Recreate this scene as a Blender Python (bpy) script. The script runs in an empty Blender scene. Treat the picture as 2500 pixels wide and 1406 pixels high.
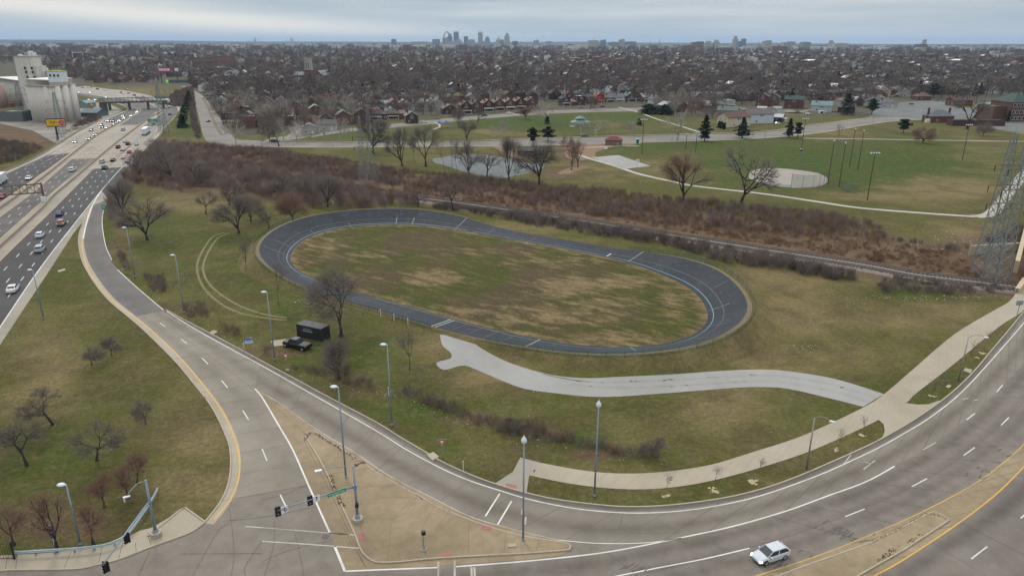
import bpy, bmesh, math, random
import numpy as np
from math import radians as rad, sin, cos, pi
from mathutils import Vector, Matrix
S = bpy.context.scene
C = S.collection
# ------------------------------------------------------------ camera
F, H = 1730.0, 53.5            # focal length in photo pixels (2500 wide), drone height in metres
PT = math.atan(598 / F); RL = math.atan(7 / 2500)
cam = bpy.data.cameras.new('camera'); co = bpy.data.objects.new('camera', cam); C.objects.link(co)
cam.sensor_width = 36; cam.lens = 36 * F / 2500; cam.clip_start = 0.5; cam.clip_end = 90000
co.matrix_world = Matrix.Translation((0, 0, H)) @ Matrix.Rotation(pi / 2 - PT, 4, 'X') @ Matrix.Rotation(RL, 4, 'Z')
S.camera = co
# ------------------------------------------------------------ sky, sun, exposure
SUN_EL, SUN_AZ = rad(38), rad(-25)
w = bpy.data.worlds.new('World'); S.world = w; w.use_nodes = True
nt = w.node_tree; nt.nodes.clear(); N = nt.nodes.new; LK = nt.links.new
out = N('ShaderNodeOutputWorld'); bg = N('ShaderNodeBackground'); bg.inputs[1].default_value = 1.0
sky = N('ShaderNodeTexSky'); sky.sky_type = 'NISHITA'; sky.sun_disc = False
sky.sun_elevation = SUN_EL; sky.sun_rotation = -SUN_AZ; sky.air_density = 1.3; sky.dust_density = 3
tc = N('ShaderNodeTexCoord'); sep = N('ShaderNodeSeparateXYZ'); LK(tc.outputs['Generated'], sep.inputs[0])
def vmath(op, a, b=None):
    n = N('ShaderNodeMath'); n.operation = op
    for i, x in enumerate((a, b)):
        if x is None: continue
        if isinstance(x, (int, float)): n.inputs[i].default_value = x
        else: LK(x, n.inputs[i])
    return n.outputs[0]
def wmix(f, a, b):
    n = N('ShaderNodeMix'); n.data_type = 'RGBA'; n.clamp_factor = True
    for k, x in ((0, f), (6, a), (7, b)):
        if isinstance(x, (int, float)): n.inputs[k].default_value = x
        elif isinstance(x, tuple): n.inputs[k].default_value = (*x, 1)
        else: LK(x, n.inputs[k])
    return n.outputs[2]
el = sep.outputs[2]
# cloud layer: long flat bands, seen nearly edge on towards the horizon
mp = N('ShaderNodeMapping'); mp.inputs['Scale'].default_value = (2.2, 2.2, 42.0); LK(tc.outputs['Generated'], mp.inputs[0])
mp.inputs['Rotation'].default_value = (0.0, rad(-3), 0)
n1 = N('ShaderNodeTexNoise'); n1.inputs['Scale'].default_value = 1.1; n1.inputs['Detail'].default_value = 4; n1.inputs['Roughness'].default_value = .5
LK(mp.outputs[0], n1.inputs[0])
r1 = N('ShaderNodeMapRange'); r1.inputs[1].default_value = .36; r1.inputs[2].default_value = .66; LK(n1.outputs[0], r1.inputs[0])
blue = wmix(r1.outputs[0], (.31, .43, .53), (.58, .65, .69))
# thin bright gap low in the cloud deck, left of centre
dx = vmath('ADD', sep.outputs[0], 0.30)
line = vmath('SUBTRACT', vmath('SUBTRACT', el, 0.018), vmath('MULTIPLY', dx, -0.080))
g = vmath('MULTIPLY', vmath('MULTIPLY', line, line), -4200.0)
gx = vmath('MULTIPLY', vmath('MULTIPLY', dx, dx), -4.0)
gap = vmath('MULTIPLY', vmath('EXPONENT', vmath('ADD', g, gx)), vmath('GREATER_THAN', sep.outputs[1], 0.0))
gn = vmath('MULTIPLY', gap, 0.95)
col = wmix(gn, blue, (1.1, 1.02, .88))
hz = vmath('MULTIPLY', vmath('EXPONENT', vmath('MULTIPLY', vmath('ABSOLUTE', el), -60.0)), .75)
col = wmix(hz, col, (.66, .72, .74))
up = vmath('MAXIMUM', vmath('MINIMUM', vmath('MULTIPLY', vmath('SUBTRACT', el, .12), 1.4), 1.0), 0.0)      # an overcast sky is brighter overhead
col = wmix(up, col, (1.45, 1.48, 1.52))
sk = wmix(0.93, N('ShaderNodeRGB').outputs[0], col)
nt.nodes.remove(sk.node)
sb = N('ShaderNodeVectorMath'); sb.operation = 'SCALE'; LK(sky.outputs[0], sb.inputs[0]); sb.inputs[3].default_value = 0.10
ad = wmix(0.9, sb.outputs[0], col)
LK(ad, bg.inputs[0]); LK(bg.outputs[0], out.inputs[0])
sl = bpy.data.lights.new('sun', 'SUN'); sl.energy = 1.25; sl.angle = rad(12); sl.color = (1, .96, .9)
so = bpy.data.objects.new('sun', sl); C.objects.link(so)
so.rotation_euler = (pi / 2 - SUN_EL, 0, SUN_AZ + pi)
so.rotation_euler = Vector((-sin(SUN_AZ) * cos(SUN_EL), -cos(SUN_AZ) * cos(SUN_EL), -sin(SUN_EL))).to_track_quat('-Z', 'Y').to_euler()
S.view_settings.view_transform = 'Standard'; S.view_settings.look = 'None'
S.view_settings.exposure = 0.08; S.view_settings.gamma = 1; S.view_settings.use_curve_mapping = False

# ------------------------------------------------------------ projection and terrain
cP, sP, cR, sR = cos(PT), sin(PT), cos(RL), sin(RL)
def ray(px, py):
    u = (px - 1250) / F; v = (py - 703) / F
    u, v = u * cR + v * sR, -u * sR + v * cR
    return u, cP - sP * v, -(sP + cP * v)
def G(px, py, z=0.0):                     # the point at height z seen at a photo pixel
    a, b, c = ray(px, py); t = (z - H) / c
    return Vector((a * t, b * t, z))
def proj(x, y, z=0.0):
    dz = z - H; d = y * cP - dz * sP
    u = x / d; v = -(y * sP + dz * cP) / d
    return 1250 + F * (u * cR - v * sR), 703 + F * (u * sR + v * cR)
def ztop(p, tx, ty):                      # height above p's ground whose image row is ty
    lo, hi = p.z, p.z + 400
    for _ in range(40):
        m = (lo + hi) / 2
        if proj(p.x, p.y, m)[1] > ty: lo = m
        else: hi = m
    return lo - p.z
CUT = 2.0
RAIL = [G(x, y, -CUT) for x, y in [(2900, 760), (2440, 700), (2244, 676), (2116, 652), (1901, 619), (1664, 582), (1510, 557), (1395, 539), (1152, 503), (983, 480), (740, 440), (479, 403), (380, 375), (200, 345), (100, 312), (0, 290), (-300, 250)]]
RA = np.array([(p.x, p.y) for p in RAIL])
def rail_sd(x, y):                        # signed distance from the railway, + on the far (park) side
    x = np.asarray(x, float); y = np.asarray(y, float)
    best = np.full(x.shape, 1e9); sg = np.ones(x.shape)
    for i in range(len(RA) - 1):
        a, b = RA[i], RA[i + 1]; d = b - a; L2 = d @ d
        t = np.clip(((x - a[0]) * d[0] + (y - a[1]) * d[1]) / L2, 0, 1)
        ex = x - a[0] - t * d[0]; ey = y - a[1] - t * d[1]
        r = np.hypot(ex, ey); m = r < best
        best = np.where(m, r, best); sg = np.where(m, np.sign(d[0] * ey - d[1] * ex), sg)
    return best * -sg
def sstep(a, b, x):
    t = np.clip((x - a) / (b - a), 0, 1); return t * t * (3 - 2 * t)
def tz(x, y):
    s = rail_sd(x, y)
    k = np.where(s > 0, 1 - sstep(9, 30, s), 1 - sstep(6.5, 14, -s))
    return -CUT * k
def rise(r): return 17 * sstep(1200, 3000, r)     # the town lies a little higher than the park
def tz1(x, y): return float(tz(np.array([x]), np.array([y]))[0])
def T(px, py):                            # terrain point seen at a pixel
    z = 0.0
    for _ in range(12):
        p = G(px, py, z); z = 0.5 * z + 0.5 * tz1(p.x, p.y)
    return Vector((p.x, p.y, tz1(p.x, p.y)))
def cat(P, n=6, closed=False):            # Catmull-Rom through points
    P = [Vector(p) for p in P]; m = len(P); o = []
    for i in range(m if closed else m - 1):
        if closed: p0, p1, p2, p3 = P[i - 1], P[i], P[(i + 1) % m], P[(i + 2) % m]
        else: p0, p1, p2, p3 = P[max(i - 1, 0)], P[i], P[i + 1], P[min(i + 2, m - 1)]
        for k in range(n):
            t = k / n
            o.append(0.5 * (2 * p1 + (p2 - p0) * t + (2 * p0 - 5 * p1 + 4 * p2 - p3) * t * t + (3 * p1 - p0 - 3 * p2 + p3) * t ** 3))
    if not closed: o.append(P[-1])
    return o
def resample(P, step=None, n=None, closed=False):
    A = np.array([tuple(p) for p in P] + ([tuple(P[0])] if closed else []))
    L = np.r_[0, np.cumsum(np.linalg.norm(np.diff(A, axis=0), axis=1))]
    if n is None: n = max(2, int(L[-1] / step) + 1)
    s = np.linspace(0, L[-1], n, endpoint=not closed)
    return [Vector([float(np.interp(q, L, A[:, k])) for k in range(3)]) for q in s]
def gp(pts, z=0.0): return [G(x, y, z) for x, y in pts]

# ------------------------------------------------------------ materials
def nodes(name):
    m = bpy.data.materials.new(name); m.use_nodes = True
    return m, m.node_tree, m.node_tree.nodes['Principled BSDF']
def add(nt, t, **k):
    n = nt.nodes.new(t)
    for a, b in k.items(): setattr(n, a, b)
    return n
def mixn(nt, f, a, b, bl='MIX'):
    n = nt.nodes.new('ShaderNodeMix'); n.data_type = 'RGBA'; n.blend_type = bl
    for k, x in ((0, f), (6, a), (7, b)):
        if isinstance(x, (int, float)): n.inputs[k].default_value = x
        elif isinstance(x, tuple): n.inputs[k].default_value = (*x[:3], 1)
        else: nt.links.new(x, n.inputs[k])
    return n.outputs[2]
def noise(nt, co, sc, det=4, ro=.55, lo=.35, hi=.65, dist=0, stretch=None):
    if stretch:
        if len(stretch) > 3: mr = nt.nodes.new('ShaderNodeMapping'); mr.inputs['Rotation'].default_value = (0, 0, stretch[3]); nt.links.new(co, mr.inputs[0]); co = mr.outputs[0]
        mp = nt.nodes.new('ShaderNodeMapping'); mp.inputs['Scale'].default_value = stretch[:3]
        nt.links.new(co, mp.inputs[0]); co = mp.outputs[0]
    n = nt.nodes.new('ShaderNodeTexNoise'); n.inputs['Scale'].default_value = sc
    n.inputs['Detail'].default_value = det; n.inputs['Roughness'].default_value = ro; n.inputs['Distortion'].default_value = dist
    nt.links.new(co, n.inputs[0])
    r = nt.nodes.new('ShaderNodeMapRange'); r.inputs[1].default_value = lo; r.inputs[2].default_value = hi
    nt.links.new(n.outputs[0], r.inputs[0]); return r.outputs[0]
def mth(nt, op, a, b=0.0):
    n = nt.nodes.new('ShaderNodeMath'); n.operation = op
    for i, x in enumerate((a, b)):
        if isinstance(x, (int, float)): n.inputs[i].default_value = x
        else: nt.links.new(x, n.inputs[i])
    return n.outputs[0]
def pos(nt): return nt.nodes.new('ShaderNodeNewGeometry').outputs['Position']
def oco(nt): return nt.nodes.new('ShaderNodeTexCoord').outputs['Object']
def bump(nt, b, h, s=.3, d=.02):
    n = nt.nodes.new('ShaderNodeBump'); n.inputs['Strength'].default_value = s; n.inputs['Distance'].default_value = d
    nt.links.new(h, n.inputs['Height']); nt.links.new(n.outputs[0], b.inputs['Normal'])
MC = {}
def mat(name, c, c2=None, sc=1.5, rough=.8, metal=0.0, world=False, spec=None, stretch=None, emit=None):
    if name in MC: return MC[name]
    m, t, b = nodes(name)
    if c2:
        co_ = pos(t) if world else oco(t)
        f = noise(t, co_, sc, stretch=stretch); f2 = noise(t, co_, sc * 7, 3)
        t.links.new(mixn(t, mth(t, 'MULTIPLY', mth(t, 'ADD', f, f2), .5), c, c2), b.inputs['Base Color'])
    else: b.inputs['Base Color'].default_value = (*c, 1)
    b.inputs['Roughness'].default_value = rough; b.inputs['Metallic'].default_value = metal
    if spec is not None: b.inputs['Specular IOR Level'].default_value = spec
    if emit: b.inputs['Emission Color'].default_value = (*emit[:3], 1); b.inputs['Emission Strength'].default_value = emit[3]
    MC[name] = m; return m
def mat_obj(name, rough=.5, amt=.35, sc=2.0, pattern=None, spec=.5):   # colour comes from the object's own colour, with wear
    if name in MC: return MC[name]
    m, t, b = nodes(name)
    oi = t.nodes.new('ShaderNodeObjectInfo'); c = oi.outputs['Color']; q = oco(t)
    c2 = mixn(t, 1.0, c, (1 - amt,) * 3, 'MULTIPLY')
    f = noise(t, q, sc)
    base = mixn(t, f, c, c2)
    if pattern == 'brick':
        br = add(t, 'ShaderNodeTexNoise'); br.inputs['Scale'].default_value = 9; t.links.new(q, br.inputs[0])
        base = mixn(t, mth(t, 'MULTIPLY', br.outputs[0], .5), base, mixn(t, 1.0, c, (.55, .5, .5), 'MULTIPLY'))
    if pattern == 'shingle':
        br = noise(t, q, 5, 3, .7, stretch=(1, 1, 6)); base = mixn(t, mth(t, 'MULTIPLY', br, .35), base, mixn(t, 1.0, c, (.5, .5, .5), 'MULTIPLY'))
    t.links.new(base, b.inputs['Base Color']); b.inputs['Roughness'].default_value = rough; b.inputs['Specular IOR Level'].default_value = spec
    MC[name] = m; return m

# ------------------------------------------------------------ mesh builder and object helpers
class MB:
    def __init__(s): s.v = []; s.f = []; s.m = []; s.uv = None
    def quad(s, *p, m=0):
        n = len(s.v); s.v += [tuple(q) for q in p]; s.f.append(tuple(range(n, n + len(p)))); s.m.append(m); return s
    def box(s, c, d, rz=0.0, m=0, taper=1.0):
        x, y, z = c; a, b, h = d[0] / 2, d[1] / 2, d[2] / 2; n = len(s.v); cs, sn = cos(rz), sin(rz)
        for k, zz in ((1, -h), (taper, h)):
            for i, j in ((-a, -b), (a, -b), (a, b), (-a, b)):
                i *= k; j *= k; s.v.append((x + i * cs - j * sn, y + i * sn + j * cs, z + zz))
        for f in ((0, 3, 2, 1), (4, 5, 6, 7), (0, 1, 5, 4), (1, 2, 6, 5), (2, 3, 7, 6), (3, 0, 4, 7)):
            s.f.append(tuple(n + q for q in f)); s.m.append(m)
        return s
    def tube(s, P, R, k=8, m=0, cap=True):
        P = [Vector(p) for p in P]
        if isinstance(R, (int, float)): R = [R] * len(P)
        n0 = len(s.v); up = None
        for i, p in enumerate(P):
            d = (P[min(i + 1, len(P) - 1)] - P[max(i - 1, 0)]).normalized()
            a = d.orthogonal().normalized() if up is None else (up - d * up.dot(d)).normalized()
            up = a; b = d.cross(a)
            for j in range(k):
                t = 2 * pi * j / k; s.v.append(tuple(p + (a * cos(t) + b * sin(t)) * R[i]))
        for i in range(len(P) - 1):
            for j in range(k):
                q = (j + 1) % k; s.f.append((n0 + i * k + j, n0 + i * k + q, n0 + (i + 1) * k + q, n0 + (i + 1) * k + j)); s.m.append(m)
        if cap:
            s.f.append(tuple(n0 + j for j in range(k))[::-1]); s.m.append(m)
            e = n0 + (len(P) - 1) * k; s.f.append(tuple(e + j for j in range(k))); s.m.append(m)
        return s
    def cyl(s, c, r, h, k=12, m=0, r2=None): return s.tube([c, (c[0], c[1], c[2] + h)], [r, r if r2 is None else r2], k, m)
    def lathe(s, c, prof, k=12, m=0):
        n0 = len(s.v)
        for r, z in prof:
            for j in range(k): t = 2 * pi * j / k; s.v.append((c[0] + r * cos(t), c[1] + r * sin(t), c[2] + z))
        for i in range(len(prof) - 1):
            for j in range(k):
                q = (j + 1) % k; s.f.append((n0 + i * k + j, n0 + i * k + q, n0 + (i + 1) * k + q, n0 + (i + 1) * k + j)); s.m.append(m)
        return s
    def prism(s, poly, z0, z1, m=0):       # horizontal polygon extruded vertically
        n = len(s.v); k = len(poly)
        for z in (z0, z1):
            for p in poly: s.v.append((p[0], p[1], z))
        s.f.append(tuple(n + k + i for i in range(k))); s.m.append(m); s.f.append(tuple(n + i for i in range(k))[::-1]); s.m.append(m)
        for i in range(k): j = (i + 1) % k; s.f.append((n + i, n + j, n + k + j, n + k + i)); s.m.append(m)
        return s
    def build(s, name, mats, parent=None, smooth=False):
        me = bpy.data.meshes.new(name); me.from_pydata(s.v, [], s.f)
        for q in (mats if isinstance(mats, (list, tuple)) else [mats]): me.materials.append(q)
        if any(s.m): me.polygons.foreach_set('material_index', s.m)
        if smooth: me.polygons.foreach_set('use_smooth', [True] * len(me.polygons))
        if s.uv:
            ul = me.uv_layers.new(name='UVMap'); ul.data.foreach_set('uv', s.uv)
        me.update()
        o = bpy.data.objects.new(name, me); C.objects.link(o)
        if parent: o.parent = parent
        return o
def tag(o, label=None, cat_=None, group=None, kind=None):
    if label: o['label'] = label
    if cat_: o['category'] = cat_
    if group: o['group'] = group
    if kind: o['kind'] = kind
    return o
def thing(name, label, cat_, loc=(0, 0, 0), rz=0.0, group=None, sc=None):
    o = bpy.data.objects.new(name, None); C.objects.link(o); o.location = loc; o.rotation_euler.z = rz
    o.empty_display_size = .5
    if sc is not None: o.scale = (sc,) * 3 if isinstance(sc, (int, float)) else sc
    return tag(o, label, cat_, group)
KIDS = {}
def kids(o):
    if o.name not in KIDS: KIDS[o.name] = list(o.children)
    return KIDS[o.name]
def dup(root, loc, rz=0.0, label=None, cat_=None, group=None, sc=None, colors=None):
    def cp(o, par):
        c = o.copy(); C.objects.link(c); c.parent = par
        if colors and par is not None:
            k = o.name.split('.')[0]
            if k in colors: c.color = (*colors[k], 1)
        for ch in kids(o): cp(ch, c)
        return c
    r = cp(root, None); r.location = loc; r.rotation_euler.z = rz
    if sc is not None: r.scale = (sc,) * 3 if isinstance(sc, (int, float)) else sc
    return tag(r, label, cat_, group)
def drop(root):                            # remove a prototype nobody placed
    for ch in list(root.children_recursive): KIDS.pop(ch.name, None); bpy.data.objects.remove(ch)
    KIDS.pop(root.name, None); bpy.data.objects.remove(root)
def struct(o): o['kind'] = 'structure'; return o
def polymesh(name, P, m, z=None, parent=None, thick=0.0, uv=False):
    bm = bmesh.new(); vs = [bm.verts.new((p[0], p[1], p[2] if z is None else z)) for p in P]
    f = bm.faces.new(vs)
    if f.normal.z == 0: bm.normal_update()
    bm.normal_update()
    if f.normal.z < 0: f.normal_flip()
    if thick:
        r = bmesh.ops.extrude_face_region(bm, geom=[f])
        top = [e for e in r['geom'] if isinstance(e, bmesh.types.BMVert)]
        bmesh.ops.translate(bm, verts=top, vec=(0, 0, thick))
    bmesh.ops.triangulate(bm, faces=bm.faces[:]); bmesh.ops.recalc_face_normals(bm, faces=bm.faces)
    me = bpy.data.meshes.new(name); bm.to_mesh(me); bm.free(); me.materials.append(m)
    o = bpy.data.objects.new(name, me); C.objects.link(o)
    if parent: o.parent = parent
    if not thick and me.polygons[0].normal.z < 0: me.flip_normals()
    return o
def ribbon(P, w, z=None, mb=None, m=0):    # flat strip along a line
    mb = mb or MB(); P = [Vector(p) for p in P]; L = []
    for i, p in enumerate(P):
        d = P[min(i + 1, len(P) - 1)] - P[max(i - 1, 0)]; d.z = 0
        if d.length < 1e-6: d = Vector((1, 0, 0))
        d.normalize(); n = Vector((-d.y, d.x, 0)); q = p.copy()
        if z is not None: q.z = z
        L.append((q + n * w / 2, q - n * w / 2))
    for i in range(len(L) - 1): mb.quad(L[i][1], L[i + 1][1], L[i + 1][0], L[i][0], m=m)
    return mb
def kerb(P, w, h, z0=0.0, mb=None, m=0):   # box-section strip
    mb = mb or MB(); P = [Vector(p) for p in P]; L = []
    for i, p in enumerate(P):
        d = P[min(i + 1, len(P) - 1)] - P[max(i - 1, 0)]; d.z = 0
        if d.length < 1e-6: continue
        d.normalize(); n = Vector((-d.y, d.x, 0)) * w / 2
        L.append([Vector((p.x, p.y, z0)) - n, Vector((p.x, p.y, z0 + h)) - n, Vector((p.x, p.y, z0 + h)) + n, Vector((p.x, p.y, z0)) + n])
    for i in range(len(L) - 1):
        for k in range(3): mb.quad(L[i][k], L[i + 1][k], L[i + 1][k + 1], L[i][k + 1], m=m)
    mb.quad(*L[0], m=m); mb.quad(*L[-1][::-1], m=m)
    return mb
def band(name, A, B, m, n=80, cuts=1, z=0.02):      # sheet between two lines, UV u across, v along in metres
    A = resample(A, n=n); B = resample(B, n=n); mb = MB(); uv = []; s = 0; vs = [0]
    for i in range(1, n): s += ((A[i] + B[i]) / 2 - (A[i - 1] + B[i - 1]) / 2).length; vs.append(s)
    for i in range(n - 1):
        for k in range(cuts):
            a, b = k / cuts, (k + 1) / cuts
            q = [A[i].lerp(B[i], a), A[i + 1].lerp(B[i + 1], a), A[i + 1].lerp(B[i + 1], b), A[i].lerp(B[i], b)]
            for t in q: t.z = z
            nrm = (q[1] - q[0]).cross(q[3] - q[0]).z; u = [(a, vs[i]), (a, vs[i + 1]), (b, vs[i + 1]), (b, vs[i])]
            if nrm < 0: q = q[::-1]; u = u[::-1]
            mb.quad(*q); uv += [c for t in u for c in t]
    mb.uv = uv; return mb.build(name, m)
def inpoly(x, y, P):
    r = False; j = len(P) - 1
    for i in range(len(P)):
        if (P[i][1] > y) != (P[j][1] > y) and x < (P[j][0] - P[i][0]) * (y - P[i][1]) / (P[j][1] - P[i][1]) + P[i][0]: r = not r
        j = i
    return r
def text(body, size, m, parent, loc, rot, ext=.01, name='lettering', align='CENTER'):
    cu = bpy.data.curves.new(name, 'FONT'); cu.body = body; cu.size = size; cu.extrude = ext; cu.align_x = align; cu.align_y = 'CENTER'; cu.resolution_u = 2
    o = bpy.data.objects.new(name, cu); C.objects.link(o)
    dg = bpy.context.evaluated_depsgraph_get(); me = bpy.data.meshes.new_from_object(o.evaluated_get(dg))
    bpy.data.objects.remove(o); me.name = name; me.materials.clear(); me.materials.append(m)
    o = bpy.data.objects.new(name, me); C.objects.link(o); o.parent = parent; o.location = loc; o.rotation_euler = rot
    return o
# ============================================================ ground
def axis(lo, hi, st, far_lo, far_hi):
    a = list(np.arange(lo, hi + .1, st)); s = st; x = a[-1]
    while x < far_hi: s *= 1.25; x += s; a.append(x)
    s = st; x = a[0]; pre = []
    while x > far_lo: s *= 1.25; x -= s; pre.append(x)
    return np.array(pre[::-1] + a)
gx = axis(-470, 470, 3.0, -42000, 42000); gy = axis(40, 640, 3.0, -900, 42000)
X, Y = np.meshgrid(gx, gy); Z = tz(X, Y)
R_ = np.hypot(X, Y); TH = np.arctan2(X, Y)
Z = Z + rise(R_)
# low wooded ridges across the river, more than 13 km off
Z = Z + np.where(R_ > 11000, sstep(11000, 17000, R_) * (50 + 9 * np.sin(TH * 9 + .6) + 7 * np.sin(TH * 23) + 4 * np.sin(TH * 57 + 2) + 16 * np.clip(-TH, -1, 1)), 0)
PX, PY = proj(X, Y, 0.0)
PX = np.where(Y > 30, PX, -9999)
def blob(L):
    o = np.zeros_like(X)
    for x, y, rx, ry, v in L: o = np.maximum(o, v * np.exp(-(((PX - x) / rx) ** 2 + ((PY - y) / ry) ** 2) ** 1.5))
    return o
dry = blob([(120, 900, 90, 110, .8), (60, 980, 80, 60, .5), (500, 1080, 90, 60, .7), (480, 1190, 110, 60, .5), (470, 500, 120, 30, .6), (1040, 800, 110, 30, .6), (1060, 850, 60, 30, .7),
            (1240, 900, 80, 60, .6), (1170, 930, 70, 30, .8), (1900, 680, 160, 40, .9), (1950, 760, 100, 60, .8), (2150, 780, 120, 16, 1), (2000, 880, 260, 40, .6), (1500, 880, 200, 20, .35),
            (1760, 990, 110, 60, .6), (1550, 1060, 120, 50, .5), (2270, 760, 160, 30, .5), (1560, 420, 200, 30, .5), (2300, 460, 160, 40, .8), (2150, 480, 120, 12, .9), (2360, 570, 120, 30, .7),
            (1490, 300, 90, 12, .5), (1200, 320, 90, 10, .5), (2400, 400, 90, 60, .4), (1310, 560, 300, 12, .4), (2400, 700, 120, 14, .8), (2100, 690, 160, 14, .5), (2050, 330, 90, 20, .4), (560, 740, 60, 60, .3),
            (300, 560, 25, 90, .7), (600, 860, 120, 25, .4), (1640, 1120, 160, 20, .4), (1430, 1150, 90, 12, .4), (1530, 230, 240, 7, .9), (1300, 256, 120, 6, .9), (330, 225, 60, 10, 1), (505, 195, 60, 8, .8)])
grn = blob([(2050, 400, 420, 60, 1), (1700, 350, 300, 25, .8), (1320, 300, 230, 22, 1), (1500, 290, 120, 20, .9), (330, 560, 160, 80, .35), (560, 640, 140, 80, .35), (900, 870, 160, 60, .5), (1420, 1080, 120, 40, .6),
            (120, 1100, 160, 60, .45), (230, 1160, 120, 40, .4), (760, 770, 160, 20, .55), (1560, 880, 240, 20, .3), (2260, 720, 120, 20, .4), (2380, 280, 60, 12, 1), (900, 330, 200, 12, .6), (1480, 1110, 120, 20, .6), (450, 300, 25, 40, .8), (1000, 1000, 220, 60, .4), (1900, 1020, 200, 50, .25)])
SD = rail_sd(X, Y)
soil = np.clip(1 - sstep(22, 36, np.where(SD > 0, SD, -SD * 1.9)), 0, 1)
soil = np.maximum(soil, blob([(560, 440, 260, 40, 1), (780, 480, 180, 24, 1), (420, 410, 120, 60, .9), (60, 330, 200, 40, .8), (2400, 600, 130, 30, .8), (980, 970, 60, 10, .7), (1150, 1020, 90, 12, .8), (1320, 1060, 80, 14, .9), (1460, 1105, 90, 10, .9), (290, 620, 12, 60, .6),
            (420, 750, 90, 12, .6), (620, 860, 120, 14, .7), (880, 950, 120, 10, .8), (830, 760, 60, 40, .4), (1440, 345, 60, 8, 1), (1400, 375, 50, 30, .9), (1360, 425, 50, 12, .8), (150, 1290, 190, 50, .6), (330, 900, 60, 40, .4), (1380, 1150, 40, 10, .5), (1870, 870, 60, 14, .5),
            (1300, 345, 90, 10, .6), (560, 690, 30, 12, .2), (1270, 262, 230, 8, .6), (1150, 1000, 30, 20, .3)]))
uy = np.interp(PX, [-500, 0, 190, 300, 456, 500, 560, 700, 840, 900, 1060, 1080, 1540, 1600, 1640, 1740, 1780, 1900, 2000, 2130, 2150, 2500, 3000],
               [165, 190, 205, 210, 216, 300, 335, 322, 312, 300, 285, 285, 268, 262, 285, 290, 275, 270, 285, 285, 262, 250, 245])
urb = (PY < uy).astype(float) * (Y > 150)
far_b = sstep(9000, 15000, R_)
nx, ny = len(gx), len(gy)
me = bpy.data.meshes.new('ground')
V = np.c_[X.ravel(), Y.ravel(), Z.ravel()]
I_ = np.arange(nx * ny).reshape(ny, nx)
Q = np.c_[I_[:-1, :-1].ravel(), I_[:-1, 1:].ravel(), I_[1:, 1:].ravel(), I_[1:, :-1].ravel()]
me.vertices.add(len(V)); me.vertices.foreach_set('co', V.ravel())
me.loops.add(Q.size); me.loops.foreach_set('vertex_index', Q.ravel().astype(np.int32))
me.polygons.add(len(Q)); me.polygons.foreach_set('loop_start', np.arange(0, Q.size, 4, dtype=np.int32)); me.polygons.foreach_set('loop_total', np.full(len(Q), 4, np.int32))
me.update(calc_edges=True)
for nm, A in (('dry', dry), ('grn', grn), ('soil', soil), ('urb', urb), ('far', far_b)):
    a = me.attributes.new(nm, 'FLOAT', 'POINT'); a.data.foreach_set('value', A.ravel().astype(np.float32))
def attr(t, n): a = t.nodes.new('ShaderNodeAttribute'); a.attribute_name = n; return a.outputs['Fac']
OL, GR, TAN, DK, SOIL = (.104, .096, .026), (.044, .086, .012), (.22, .168, .082), (.066, .05, .03), (.115, .072, .046)
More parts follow.
